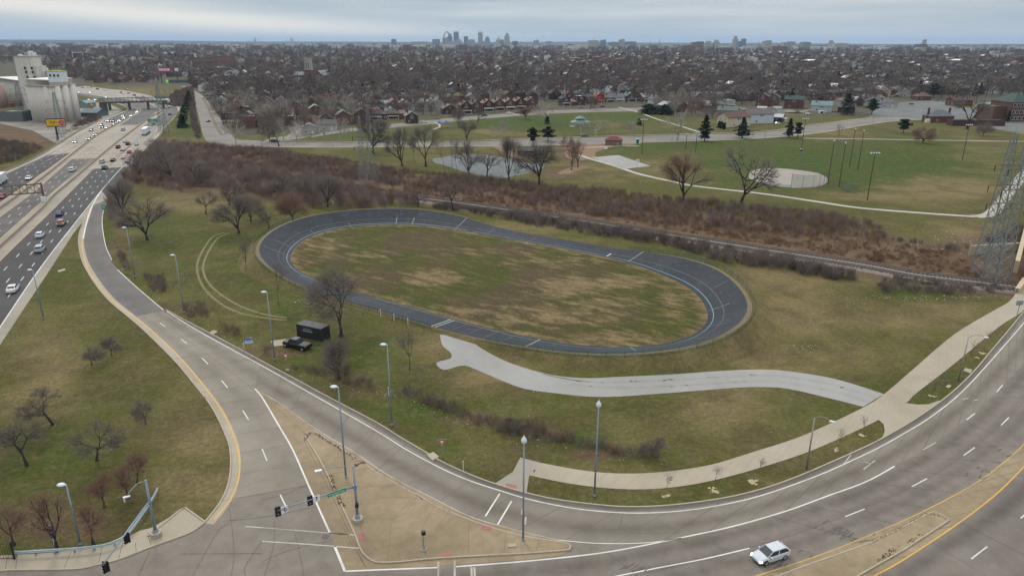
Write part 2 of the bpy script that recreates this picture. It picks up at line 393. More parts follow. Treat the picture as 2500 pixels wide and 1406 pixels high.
def grass_mat(name, infield=False):
    m, t, b = nodes(name); p = pos(t)
    big = noise(t, p, .035, 5, .6, .42, .60, .4); mid = noise(t, p, .16, 5, .65, .38, .64, .6); fine = noise(t, p, 1.3, 6, .75, .40, .60); spk = noise(t, p, 4.0, 4, .8, .44, .62)
    st = noise(t, p, .30, 5, .65, .40, .62, .3, stretch=(.6, 1.5, 1, .59))
    if infield:
        c = mixn(t, mth(t, 'MULTIPLY', mid, .7), OL, GR)
        c = mixn(t, mth(t, 'MULTIPLY', noise(t, p, .05, 4, .6, .45, .58, .5), .75), c, (.115, .082, .048))
        a = attr(t, 'dry'); f = mth(t, 'ADD', mth(t, 'MULTIPLY', a, 1.5), mth(t, 'SUBTRACT', mth(t, 'MULTIPLY', st, .9), .72))
        c = mixn(t, mth(t, 'MINIMUM', mth(t, 'MAXIMUM', f, 0.0), 1.0), c, (.235, .175, .09))
        c = mixn(t, mth(t, 'MULTIPLY', mth(t, 'SUBTRACT', 1.0, st), .5), c, DK)
    else:
        d = attr(t, 'dry'); g = attr(t, 'grn'); s = attr(t, 'soil'); u = attr(t, 'urb'); fr = attr(t, 'far')
        c = mixn(t, mth(t, 'MINIMUM', mth(t, 'ADD', mth(t, 'MULTIPLY', mid, .6), mth(t, 'MULTIPLY', g, .75)), 1.0), OL, GR)
        f = mth(t, 'ADD', mth(t, 'MULTIPLY', d, .85), mth(t, 'MULTIPLY', mth(t, 'ADD', big, mid), .36))
        f = mth(t, 'MULTIPLY', mth(t, 'SUBTRACT', f, mth(t, 'ADD', .24, mth(t, 'MULTIPLY', g, .34))), 1.25)
        c = mixn(t, mth(t, 'MINIMUM', mth(t, 'MAXIMUM', f, 0.0), .85), c, TAN)
        c = mixn(t, mth(t, 'MULTIPLY', noise(t, p, .09, 5, .65, .46, .62, .5), .5), c, (.075, .058, .032)); c = mixn(t, mth(t, 'MULTIPLY', noise(t, p, .42, 5, .7, .48, .60, .6), .45), c, (.15, .122, .06))
        sf = mth(t, 'MINIMUM', mth(t, 'MAXIMUM', mth(t, 'SUBTRACT', mth(t, 'MULTIPLY', s, 1.7), mth(t, 'MULTIPLY', fine, .6)), 0.0), 1.0)
        c = mixn(t, sf, c, mixn(t, mid, SOIL, (.17, .12, .075)))
        v = add(t, 'ShaderNodeTexVoronoi'); v.inputs['Scale'].default_value = .06; t.links.new(p, v.inputs[0])
        uc = mixn(t, mid, (.075, .07, .045), mixn(t, fine, (.10, .085, .07), (.15, .135, .12)))
        c = mixn(t, mth(t, 'MULTIPLY', u, .85), c, uc)
        c = mixn(t, fr, c, (.035, .045, .04))
    c = mixn(t, mth(t, 'MULTIPLY', fine, .6), c, mixn(t, 1.0, c, (.48, .48, .46), 'MULTIPLY'))
    c = mixn(t, mth(t, 'MULTIPLY', spk, .32), c, mixn(t, 1.0, c, (1.65, 1.55, 1.5), 'MULTIPLY'))
    t.links.new(c, b.inputs['Base Color']); b.inputs['Roughness'].default_value = 1; b.inputs['Specular IOR Level'].default_value = .1
    bump(t, b, fine, .6, .15); return m
me.materials.append(grass_mat('dormant_grass'))
me.polygons.foreach_set('use_smooth', [True] * len(me.polygons))
og = bpy.data.objects.new('ground', me); C.objects.link(og); struct(og)

# ============================================================ paving materials
def paving(name, a, b_, joints=None, stain=.5, lanes=None, cracks=.0, rough=.85, speck=.2):
    m, t, b = nodes(name); p = pos(t)
    big = noise(t, p, .07, 4, .6, .38, .62, .5); mid = noise(t, p, .5, 5, .7, .35, .65, .4); fine = noise(t, p, 6, 4, .8, .3, .7)
    c = mixn(t, big, a, b_)
    c = mixn(t, mth(t, 'MULTIPLY', mid, stain * .6), c, mixn(t, 1.0, c, (.62, .60, .58), 'MULTIPLY'))
    c = mixn(t, mth(t, 'MULTIPLY', fine, speck), c, mixn(t, 1.0, c, (.6, .6, .6), 'MULTIPLY'))
    if lanes:                                   # tyre and oil darkening along the lanes
        uv = add(t, 'ShaderNodeUVMap'); sx = add(t, 'ShaderNodeSeparateXYZ'); t.links.new(uv.outputs[0], sx.inputs[0])
        tot = None; wob = mth(t, 'MULTIPLY', mth(t, 'SUBTRACT', big, .5), .03)
        for u0, wd, am in lanes:
            q = mth(t, 'DIVIDE', mth(t, 'ADD', mth(t, 'SUBTRACT', sx.outputs[0], u0), wob), wd)
            e = mth(t, 'MULTIPLY', mth(t, 'EXPONENT', mth(t, 'MULTIPLY', mth(t, 'MULTIPLY', q, q), -1.0)), am)
            tot = e if tot is None else mth(t, 'ADD', tot, e)
        tot = mth(t, 'MULTIPLY', tot, mth(t, 'ADD', .8, mth(t, 'MULTIPLY', mid, .2)))
        c = mixn(t, mth(t, 'MINIMUM', tot, .9), c, mixn(t, 1.0, c, (.42, .40, .41), 'MULTIPLY'))
    t.links.new(c, b.inputs['Base Color']); b.inputs['Roughness'].default_value = rough; b.inputs['Specular IOR Level'].default_value = .25
    bump(t, b, fine, .25, .01); return m
CONC = paving('worn_concrete', (.24, .205, .165), (.285, .25, .205), stain=.6)
CONC_F = paving('freeway_concrete', (.27, .235, .19), (.33, .29, .235), stain=.4)
CONC_T = paving('tan_concrete', (.235, .178, .108), (.33, .255, .16), stain=1.0)
WALK = paving('sidewalk_concrete', (.33, .28, .205), (.39, .34, .26), stain=.3)
ROADM = paving('arterial_concrete', (.195, .168, .138), (.24, .208, .172), stain=.8)
RAMPM = paving('ramp_asphalt', (.13, .118, .107), (.16, .146, .132), stain=.4, lanes=[(.5, .28, .25)])
ASPH = paving('freeway_asphalt', (.055, .051, .051), (.075, .069, .068), stain=.6)
ASPH2 = paving('far_asphalt', (.09, .085, .082), (.12, .112, .106), stain=.5)
GREY = paving('grey_path_asphalt', (.285, .275, .255), (.325, .315, .295), stain=.3)
STREET = paving('street_asphalt', (.175, .158, .136), (.225, .203, .176), stain=.5)
TRACKM = paving('dark_blue_track', (.030, .037, .052), (.043, .051, .068), stain=.8, speck=.5, rough=.7)
DIRT = mat('bare_dirt', (.125, .095, .05), (.185, .14, .082), .6, 1, world=True)
CLAY = mat('orange_clay', (.165, .09, .045), (.22, .145, .085), .3, 1, world=True)
GRAVEL = mat('ballast_gravel', (.15, .12, .10), (.24, .205, .175), 1.2, 1, world=True)
def paint(name, c, wear=.25):
    m, t, b = nodes(name); f = noise(t, pos(t), 2.2, 5, .8, .52, .72); f2 = noise(t, pos(t), .25, 3, .6, .4, .7)
    t.links.new(mixn(t, mth(t, 'MULTIPLY', mth(t, 'ADD', f, f2), wear), c, (.2, .18, .155)), b.inputs['Base Color']); b.inputs['Roughness'].default_value = .7; return m
WP = paint('white_road_paint', (.62, .60, .56), .32); WPW = paint('worn_white_paint', (.42, .39, .35), .8); YP = paint('yellow_road_paint', (.62, .33, .04)); YPW = paint('worn_yellow_paint', (.50, .32, .07), .45)
SEAM = mat('joint_tar', (.07, .06, .052), (.12, .105, .09), 1.0, .9, world=True)
KERBM = mat('kerb_concrete', (.30, .25, .185), (.40, .34, .26), .8, .9, world=True)
WEED = mat('dead_weeds', (.05, .03, .018), (.10, .06, .035), 3, 1, world=True)

# ============================================================ arterial road, ramp and the ground around them
K1 = [(264, 487), (254, 508), (250, 530), (251, 556), (257, 597), (271, 635), (287, 656), (320, 689), (353, 720), (404, 757), (512, 815), (589, 856), (640, 884), (717, 925), (768, 953), (845, 994), (922, 1035), (973, 1067), (1019, 1094), (1075, 1127), (1130, 1153), (1185, 1175),
      (1229, 1189), (1285, 1205), (1357, 1221), (1459, 1234), (1536, 1239), (1638, 1235), (1766, 1218), (1860, 1196), (1925, 1174), (1987, 1149), (2082, 1107), (2145, 1077), (2225, 1031), (2298, 981), (2348, 939), (2386, 900), (2425, 853), (2464, 807), (2500, 762)]
KW = cat(gp(K1), 4)
KL = [(0, 1396), (40, 1393), (179, 1391), (240, 1380), (294, 1366), (366, 1338), (430, 1315), (468, 1300), (500, 1277), (520, 1254), (543, 1222), (559, 1185), (566, 1140), (563, 1090), (553, 1062), (536, 1024), (512, 983), (474, 935), (435, 888), (390, 842), (346, 800), (308, 768), (274, 740), (244, 707), (218, 669), (200, 632), (193, 590), (196, 566), (206, 540), (218, 505)]
KLW = cat(gp(KL), 4)
i_sp = min(range(len(KW)), key=lambda i: (KW[i] - G(1075, 1127)).length)
i_l = min(range(len(KLW)), key=lambda i: (KLW[i] - G(543, 1222)).length)
right_off = [G(2560, 690), G(2700, 520), G(3100, 600), G(3400, 1100), G(3200, 1900), G(-400, 1900), G(-400, 1400)]
road_poly = KW[i_sp:] + right_off + KLW[:i_l + 1] + [G(640, 1160), G(900, 1130)]
struct(polymesh('arterial_road', road_poly, ROADM, z=.015))
# ramp: upstream dark asphalt, then old concrete slabs
ra_r = KW[:i_sp + 1]; ra_l = KLW[i_l:][::-1]
def near_i(P, px, py): q = G(px, py); return min(range(len(P)), key=lambda i: (P[i] - q).length)
ja, jb = near_i(ra_r, 404, 757), near_i(ra_l, 312, 772)
struct(band('exit_ramp_asphalt', ra_l[:jb + 1], ra_r[:ja + 1], RAMPM, 60, 4, .022))
RAMPC = paving('ramp_slabs', (.235, .205, .16), (.28, .248, .2), stain=.5, lanes=[(.30, .12, .3), (.72, .14, .5)])
struct(band('exit_ramp', ra_l[jb:], ra_r[ja:], RAMPC, 70, 6, .021))
SLIP = paving('slip_lane_slabs', (.205, .176, .14), (.25, .218, .178), stain=.5, lanes=[(.35, .18, .6), (.8, .1, .2)])
WI = [(622, 949), (681, 983), (768, 1045), (858, 1099), (947, 1159), (1050, 1212), (1126, 1251), (1178, 1271), (1275, 1297), (1364, 1318), (1459, 1326), (1574, 1325), (1664, 1313), (1792, 1284), (1920, 1247), (2019, 1211), (2114, 1176), (2184, 1138), (2272, 1088), (2370, 1015), (2440, 950), (2500, 885)]
WIW = cat(gp(WI), 4)
sl_o = KW[near_i(KW, 640, 884):]
struct(band('slip_lane', WIW, sl_o, SLIP, 120, 6, .026))
ART = paving('arterial_lanes', (.185, .158, .13), (.23, .197, .165), stain=.8, lanes=[(.16, .11, .55), (.45, .08, .3), (.68, .12, .5), (.9, .05, .2)])
Y1 = [(1500, 1500), (1700, 1446), (1860, 1401), (2019, 1348), (2177, 1283), (2272, 1239), (2367, 1188), (2431, 1144), (2500, 1084), (2600, 970), (2700, 830)]
Y2 = [(2000, 1470), (2133, 1406), (2209, 1364), (2336, 1280), (2431, 1207), (2500, 1139), (2600, 1030), (2720, 860)]
Y1W, Y2W = cat(gp(Y1), 5), cat(gp(Y2), 5)
lane_in = cat(gp([(842, 1394), (1068, 1385), (1280, 1371), (1434, 1354), (1536, 1338), (1664, 1312), (1792, 1284), (1920, 1247), (2019, 1211), (2114, 1176), (2184, 1138), (2272, 1088), (2370, 1015), (2440, 950), (2520, 860)]), 4)
struct(band('northbound_lanes', lane_in, [G(500, 1700)] + Y1W, ART, 120, 8, .020))
ART2 = paving('southbound_lane_slabs', (.17, .146, .122), (.215, .185, .155), stain=.7, lanes=[(.10, .06, .65), (.32, .06, .2), (.55, .1, .3)])
struct(band('southbound_lanes', Y2W, gp([(2300, 1900), (2600, 1600), (2900, 1350), (3100, 1150), (3300, 900)]), ART2, 60, 6, .0205))
med = Y1W[:] + Y2W[::-1]
struct(polymesh('median_strip', med, CONC_T, z=.0235))
tan_poly = cat(gp([(622, 949), (681, 983), (768, 1045), (858, 1099), (947, 1159), (1050, 1212), (1126, 1251), (1178, 1271), (1275, 1297), (1364, 1318), (1400, 1336), (1364, 1356), (1280, 1366), (1075, 1380), (920, 1390), (846, 1392), (817, 1333), (806, 1302), (753, 1184), (715, 1098), (685, 1046), (640, 970)]), 2, True)
struct(polymesh('painted_gore', tan_poly, CONC_T, z=.030))
# lines on the road surface
WL, YL, SM = MB(), MB(), MB(); WL2 = MB(); YL2 = MB()
def wline(pts, w, z=.036, mb=WL, n=5): ribbon(cat(gp(pts), n), w, z, mb)
wline([(407, 760), (474, 802), (571, 856), (640, 893), (717, 937), (800, 984), (921, 1053), (993, 1098), (1083, 1146), (1152, 1175), (1229, 1200), (1285, 1217), (1357, 1233), (1434, 1245), (1536, 1252), (1638, 1249), (1741, 1236), (1860, 1209), (1996, 1161), (2082, 1123), (2145, 1093), (2209, 1057), (2272, 1018), (2345, 960), (2420, 880), (2500, 788), (2560, 715)], .16)
wline([(248, 465), (232, 490), (220, 515), (210, 550), (203, 584)], .35)
wline([(264, 487), (254, 510), (250, 530), (250, 554), (258, 600), (273, 635)], .18); wline([(287, 659), (340, 707), (399, 757)], .18)
wline([(622, 949), (640, 970), (685, 1046), (715, 1098), (753, 1184), (806, 1302)], .22, n=3); wline([(817, 1333), (842, 1394)], .28)
wline([(842, 1394), (1068, 1385)], .22); wline([(1111, 1383), (1280, 1370), (1434, 1354), (1536, 1338), (1664, 1312), (1792, 1284), (1920, 1247), (2019, 1211), (2114, 1176), (2184, 1138)], .2)
wline([(640, 960), (681, 983), (768, 1045), (870, 1107), (947, 1159), (1050, 1212), (1126, 1251), (1178, 1271), (1275, 1297), (1364, 1318)], .12, mb=WL2); wline([(1364, 1318), (1459, 1326), (1574, 1325), (1664, 1313)], .12)
wline([(1220, 1205), (1185, 1260)], .2); wline([(1249, 1223), (1215, 1280)], .2); wline([(1505, 1406), (1600, 1387), (1715, 1365), (1830, 1338)], .17)
wline([(1300, 1446), (1505, 1406)], .17)
for a in ([(640, 1288), (768, 1298), (868, 1306)], [(640, 1321), (760, 1329), (876, 1338)], [(806, 1302), (853, 1304)], [(600, 1285), (640, 1288)]): wline(a, .18, mb=WL2)
for a in ([(1070, 1371), (1070, 1420)], [(1110, 1368), (1110, 1420)], [(1151, 1384), (1152, 1420)], [(1158, 1384), (1160, 1420)], [(1276, 1240), (1274, 1256)], [(1284, 1262), (1282, 1280)]): wline(a, .22, mb=WL2)
wline([(2060, 1132), (2078, 1110)], .14, mb=WL2); wline([(2108, 1146), (2136, 1124)], .16, mb=WL2); wline([(2110, 1127), (2128, 1132)], .16, mb=WL2); wline([(2350, 975), (2364, 972)], .25, mb=WL2); wline([(2378, 978), (2388, 975)], .15, mb=WL2)
for a in ([(390, 788), (404, 798)], [(442, 828), (456, 839)], [(493, 874), (508, 889)], [(541, 929), (556, 947)], [(593, 1002), (607, 1025)], [(640, 1096), (652, 1125)], [(684, 1207), (698, 1236)],
          [(2063, 1261), (2111, 1242)], [(2226, 1188), (2263, 1168)], [(2352, 1112), (2380, 1092)], [(2444, 1038), (2463, 1019)], [(2360, 1025), (2380, 1009)], [(2433, 957), (2448, 940)], [(2371, 1364), (2410, 1334)], [(2492, 1265), (2530, 1230)]): wline(a, .16, n=2)
wline([(2253, 1098), (2285, 1080)], .14, mb=WL2, n=2)
ribbon(cat(gp([(203, 584), (201, 605), (212, 651), (230, 682), (269, 728), (305, 758), (345, 787), (384, 819), (435, 868), (486, 927), (538, 996), (563, 1045), (581, 1097), (585, 1136), (581, 1174), (563, 1218), (521, 1271)]), 5), .17, .037, YL)
ribbon(Y1W, .15, .038, YL2); ribbon(Y2W, .16, .038, YL)
struct(WL.build('white_lines', WP)); struct(WL2.build('worn_white_lines', WPW)); struct(YL.build('yellow_lines', YP)); struct(YL2.build('worn_yellow_line', YPW))
# slab joints across ramp, slip lane and arterial
rnd = random.Random(4)
def joints(A, B, step, w=.05, z=.0335, jit=.0, prob=1, t0=0, t1=1):
    n = int(sum((A[i + 1] - A[i]).length for i in range(len(A) - 1)) / step); A = resample(A, n=n + 1); B = resample(B, n=n + 1)
    for a, b in zip(A, B):
        if rnd.random() < prob:
            a, b = a.lerp(b, t0), a.lerp(b, t1); mid = [a.lerp(b, k / 5) + Vector((rnd.uniform(-jit, jit), rnd.uniform(-jit, jit), 0)) for k in range(6)]
            ribbon(mid, w * rnd.uniform(.6, 1.5), z, SM)
joints(ra_l[jb:], ra_r[ja:], 5.2, .05, jit=.03); joints(WIW, sl_o, 5.4, .055, jit=.04); joints(lane_in[10:], Y1W, 5.2, .05, jit=.05, prob=.85)
joints(Y1W, Y2W, 6, .05, z=.027, prob=.8); joints(Y2W, gp([(2300, 1900), (2600, 1600), (2900, 1350), (3100, 1150), (3300, 900)]), 6, .05)
for a in ([(640, 1220), (700, 1205), (760, 1178)], [(560, 1240), (572, 1350), (560, 1420)], [(670, 1270), (668, 1330), (640, 1420)], [(470, 1406), (530, 1300), (560, 1275)], [(337, 1406), (366, 1345)], [(540, 1272), (640, 1262), (780, 1235)], [(640, 1370), (700, 1345), (800, 1320)],
          [(715, 1290), (730, 1340), (744, 1420)], [(440, 1352), (640, 1350)], [(18, 1406), (28, 1380)], [(600, 1406), (600, 1380), (640, 1320)], [(1525, 1240), (1526, 1297), (1660, 1300)], [(830, 1270), (860, 1330), (895, 1385)], [(742, 1075), (780, 1150), (815, 1220), (850, 1295), (890, 1380)]):
    ribbon(cat(gp(a), 4), .05, .0335, SM)
# slab-length seams down the middle of the lanes
for t_ in (.5,):
    P = [a.lerp(b, t_) for a, b in zip(resample(ra_l[jb:], n=90), resample(ra_r[ja:], n=90))]; ribbon(P, .04, .0335, SM)
    P = [a.lerp(b, t_) for a, b in zip(resample(lane_in[10:], n=120), resample(Y1W, n=120))]; ribbon(P, .045, .0335, SM)
struct(SM.build('slab_joints', SEAM))
# tar patches near the car
TP = MB()
for i in range(60):
    x, y = rnd.choice([(2030, 1290), (1960, 1350), (2080, 1310), (1900, 1372), (1880, 1385), (2440, 1110), (2390, 1158), (1560, 1385)]); p = G(x + rnd.gauss(0, 22), y + rnd.gauss(0, 8))
    a = rnd.uniform(0, .5); L = rnd.uniform(.15, .7); d = Vector((cos(a + .35), sin(a + .35), 0)); ribbon([p - d * L, p, p + d * L], rnd.uniform(.06, .2), .0405 + i * .00002, TP)
struct(TP.build('tar_patches', SEAM))
# kerbs
KB = MB()
i0 = near_i(KW, 407, 758)
def off(P, d):
    o = []
    for i, p in enumerate(P):
        t = P[min(i + 1, len(P) - 1)] - P[max(i - 1, 0)]; t.z = 0; t.normalize(); o.append(p + Vector((-t.y, t.x, 0)) * d)
    return o
kerb(off(KW[i0:], .1), .2, .14, 0, KB); kerb(off(KLW, .12)[::1], .22, .14, 0, KB)
kerb(gp([(360, 1310), (440, 1246), (452, 1240), (500, 1274)]), .2, .16, .0, KB)
struct(KB.build('kerb', KERBM))
# concrete gutter strip beside the yellow line
gi = near_i(KLW, 500, 1277)
struct(band('ramp_gutter', off(KLW[gi:], -.02), off(KLW[gi:], -1.15), paving('gutter_concrete', (.33, .28, .2), (.38, .33, .25), stain=.3), 90, 1, .029))
g2 = near_i(KW, 640, 884)
GUT2 = paving('dark_gutter', (.12, .104, .088), (.16, .14, .12), stain=.6)
struct(band('slip_gutter', off(KW[i0:], -.02), off(KW[i0:], -.62), GUT2, 160, 1, .031))
# traffic island
SMI = MB()
ISL = [(746, 1063), (750, 1057), (760, 1054), (778, 1059), (799, 1074), (835, 1097), (891, 1135), (940, 1166), (998, 1200), (1024, 1212), (1062, 1235), (1144, 1269), (1213, 1293), (1280, 1310), (1345, 1321), (1382, 1327), (1392, 1333), (1391, 1340), (1380, 1344), (1280, 1352), (1075, 1363), (980, 1372), (934, 1374), (912, 1371), (896, 1361), (881, 1343), (863, 1297), (832, 1230), (804, 1169), (776, 1115), (750, 1074)]
IW = cat(gp(ISL), 3, True); struct(polymesh('traffic_island', IW, CONC_T, z=0, thick=.15))
kb = MB(); kerb(IW + [IW[0], IW[1]], .17, .165, .0, kb); struct(kb.build('island_kerb', KERBM))
for a in ([(778, 1120), (850, 1100)], [(795, 1160), (905, 1145)], [(812, 1195), (970, 1185)], [(828, 1230), (960, 1215), (1040, 1222)], [(850, 1262), (960, 1268), (1005, 1235), (1018, 1212)], [(945, 1370), (952, 1320), (960, 1270), (1017, 1213)], [(1060, 1300), (1095, 1252)], [(1143, 1356), (1145, 1270)], [(1230, 1352), (1236, 1300)], [(1310, 1347), (1316, 1316)], [(1040, 1362), (1030, 1300), (1062, 1236)]): ribbon(cat(gp(a), 3), .035, .1535, SMI)
struct(SMI.build('island_joints', SEAM))
# median nose
MI = [(2317, 1270), (2306, 1262), (2282, 1250), (2268, 1254), (2200, 1290), (2126, 1325), (2057, 1350), (1960, 1384), (1850, 1425), (1800, 1500), (1950, 1500), (2095, 1406), (2130, 1386), (2209, 1341), (2290, 1288)]
MW = gp(MI); struct(polymesh('median_nose', MW, CONC_T, z=0, thick=.13)); kb = MB(); kerb(MW + [MW[0]], .17, .16, 0, kb); struct(kb.build('median_kerb', KERBM))
# weeds growing in the joints
WD = MB()
def weeds(pts, n, s, mb=WD):
    P = resample(cat(gp(pts), 4), n=200)
    for i in range(n):
        p = P[rnd.randrange(200)] + Vector((rnd.gauss(0, s * .6), rnd.gauss(0, s * .6), 0)); a = rnd.uniform(0, 6.28); r = rnd.uniform(.05, .22) * s * 3; h = rnd.uniform(.03, .16)
        q = [p + Vector((cos(a + k * 2.1) * r, sin(a + k * 2.1) * r, .03 + (h if k == 0 else .17))) for k in range(3)]
        mb.quad(*q)
weeds([(765, 1058), (800, 1078), (835, 1100), (891, 1135)], 160, .25); weeds([(905, 1142), (1000, 1202), (1060, 1234), (1100, 1250)], 120, .12); weeds([(806, 1160), (812, 1180), (820, 1200), (840, 1240)], 130, .25)
weeds([(2126, 1325), (2200, 1290), (2262, 1257), (2315, 1270)], 160, .14); weeds([(2140, 1370), (2190, 1340), (2250, 1305)], 50, .25); weeds([(745, 1075), (760, 1056)], 40, .2); weeds([(865, 1140), (888, 1130)], 60, .25); weeds([(900, 1370), (1000, 1372), (1300, 1350), (1390, 1335)], 50, .12)
tag(WD.build('joint_weeds', WEED), kind='stuff')
# tactile pads
TAC = mat('red_tactile', (.25, .095, .08), (.32, .13, .11), 3, .8, world=True)
for q, zz, lb in (([(1236, 1180), (1263, 1186), (1260, 1197), (1234, 1191)], .06, 'red tactile paving pad where the sidewalk ramp meets the slip lane'), ([(875, 1303), (887, 1302), (891, 1318), (879, 1322)], .155, 'red tactile paving pad at the left edge of the concrete island'),
              ([(1178, 1283), (1200, 1289), (1196, 1298), (1173, 1293)], .155, 'red tactile paving pad on the island where the slip lane crosswalk lands'), ([(1079, 1350), (1104, 1349), (1104, 1359), (1079, 1361)], .155, 'red tactile paving pad at the bottom edge of the island')):
    tag(polymesh('tactile_pad', gp(q), TAC, z=zz, thick=.012), lb, 'tactile paving', 'tactile pads at the crossings')
# sidewalk, apron, drive
SWU = [(1316, 1129), (1434, 1150), (1536, 1156), (1638, 1150), (1741, 1133), (1843, 1102), (1920, 1078), (1987, 1052), (2107, 995), (2161, 960), (2223, 907), (2329, 817), (2423, 760), (2462, 738), (2480, 716), (2500, 690), (2530, 640)]
SWL = [(1290, 1160), (1382, 1179), (1485, 1192), (1587, 1194), (1690, 1183), (1792, 1160), (1894, 1130), (1971, 1104), (2060, 1066), (2145, 1025), (2212, 984), (2237, 960), (2329, 889), (2439, 798), (2500, 757), (2545, 700)]
SU, SLo = cat(gp(SWU), 5), cat(gp(SWL), 5)
struct(band('sidewalk', SU, SLo, WALK, 150, 1, .045))
SJ = MB(); joints(SU, SLo, 1.9, .035, z=.049, t0=.01, t1=.99) if False else None
A_, B_ = resample(SU, n=74), resample(SLo, n=74)
for a, b in zip(A_, B_): ribbon([a, b], rnd.choice([.03, .03, .035, .07]), .0495, SJ)
struct(SJ.build('sidewalk_joints', mat('walk_joint', (.24, .20, .15), (.31, .26, .2), 1, .9, world=True)))
struct(polymesh('sidewalk_ramp', gp([(1270, 1117), (1318, 1129), (1292, 1160), (1285, 1206), (1229, 1190), (1209, 1180), (1252, 1152)]), paving('ramp_grey', (.30, .27, .22), (.36, .32, .27), stain=.3), z=.05))
struct(polymesh('driveway_apron', cat(gp([(2145, 1025), (2157, 1036), (2160, 1050), (2157, 1062), (2146, 1077), (2225, 1031), (2298, 981), (2293, 978), (2266, 987), (2240, 988), (2212, 984)]), 1), WALK, z=.052))
# bottom-left sidewalk
SWB = gp([(0, 1356), (100, 1351), (220, 1340), (290, 1322), (340, 1296), (372, 1288), (440, 1247), (452, 1241), (499, 1275), (468, 1299), (430, 1314), (366, 1337), (294, 1365), (240, 1379), (179, 1390), (40, 1392), (0, 1394), (-200, 1400), (-200, 1362)])
struct(polymesh('lower_sidewalk', SWB, WALK, z=.055))
SJ = MB()
for a, b in (((175, 1342), (155, 1392)), ((300, 1322), (290, 1365)), ((42, 1355), (38, 1393)), ((20, 1356), (12, 1394)), ((250, 1335), (240, 1378)), ((331, 1325), (333, 1350)), ((360, 1300), (370, 1335))): ribbon(gp([a, b]), .05, .06, SJ)
struct(SJ.build('lower_sidewalk_joints', SEAM))
# grey path to the track
PUP = [(1142, 822), (1167, 845), (1220, 875), (1280, 898), (1357, 917), (1434, 923), (1510, 920), (1638, 914), (1766, 905), (1860, 902), (1923, 906), (2016, 920), (2085, 938), (2158, 962)]
PLO = [(2107, 993), (2016, 970), (1923, 949), (1860, 945), (1792, 947), (1638, 959), (1510, 968), (1434, 968), (1357, 960), (1280, 949), (1215, 925), (1152, 898), (1134, 893), (1116, 895), (1083, 903), (1065, 886), (1098, 876), (1103, 867), (1096, 857), (1080, 843), (1074, 817)]
struct(polymesh('grey_path', cat(gp(PUP), 4) + cat(gp(PLO), 3), GREY, z=.03))
GM = MB()
for i in range(26):
    f = rnd.random(); k = int(f * 90) + 30; a_, b_ = resample(cat(gp(PUP), 4), n=130)[k], resample(cat(gp(PLO[:9]), 3)[::-1], n=130)[k]; q = a_.lerp(b_, rnd.choice((.3, .32, .68, .7)) + rnd.gauss(0, .03)); r_ = rnd.uniform(.06, .25); GM.quad(*[q + Vector((cos(j) * r_ * rnd.uniform(1, 3), sin(j) * r_ * .6, .0)) for j in range(6)])
for u_ in (.30, .36, .64, .70):
    A_, B_ = resample(cat(gp(PUP), 4), n=130), resample(cat(gp(PLO[:9]), 3)[::-1], n=130); ribbon([a.lerp(b, u_ + .02 * sin(i * .1)) for i, (a, b) in enumerate(zip(A_, B_))][22:], .3, .0335, GM)
for v in range(len(GM.v)): GM.v[v] = (GM.v[v][0], GM.v[v][1], .0335)
struct(GM.build('path_tyre_marks', paving('tyre_marks', (.265, .255, .236), (.31, .30, .28), stain=.5)))
# drain covers and slabs on the verge
for q, lb in (([(1042, 1112), (1058, 1105), (1072, 1116), (1056, 1126)], 'concrete drain slab behind the kerb near the lower yield sign'), ([(2351, 906), (2356, 900), (2374, 904), (2369, 913)], 'concrete drain slab behind the kerb near the right street lamp'), ([(2308, 945), (2316, 940), (2323, 944), (2315, 949)], 'small square cover in the verge below the right street lamp'), ([(512, 812), (524, 807), (532, 812), (520, 818)], 'concrete drain slab beside the ramp at the hedge'), ([(140, 662), (158, 657), (160, 661), (143, 666)], 'flat concrete slab lying in the grass between freeway and ramp')):
    tag(polymesh('drain_slab', gp(q), WALK, z=.02, thick=.15), lb, 'drain cover', 'drain slabs along the kerbs')
tag(polymesh('truck_pad', gp([(660, 832), (700, 827), (700, 842), (668, 845)]), WALK, z=.012), kind='structure')
mh = MB(); q = G(795, 1310); mh.cyl((q.x, q.y, .03), .42, .012, 20); tag(mh.build('manhole_cover', mat('cast_iron', (.06, .055, .055), (.1, .09, .09), 4, .7)), 'round iron manhole cover in the ramp pavement by the island', 'manhole cover')
# double wheel track worn into the grass
WT = MB()
wt = cat(gp([(548, 568), (520, 578), (502, 600), (484, 635), (482, 665), (496, 700), (530, 735), (580, 762), (640, 775), (700, 782)]), 6)
wt2 = cat(gp([(560, 570), (534, 580), (514, 605), (498, 640), (497, 665), (512, 695), (548, 725), (598, 752), (650, 768), (700, 776)]), 6)
for P in (wt, wt2): ribbon(P, .55, .012, WT)
m_, t_, b_ = nodes('worn_grass'); t_.links.new(mixn(t_, noise(t_, pos(t_), 1.2, 5, .8, .4, .6), (.11, .10, .04), (.22, .175, .085)), b_.inputs['Base Color']); b_.inputs['Roughness'].default_value = 1
struct(WT.build('wheel_ruts', m_))

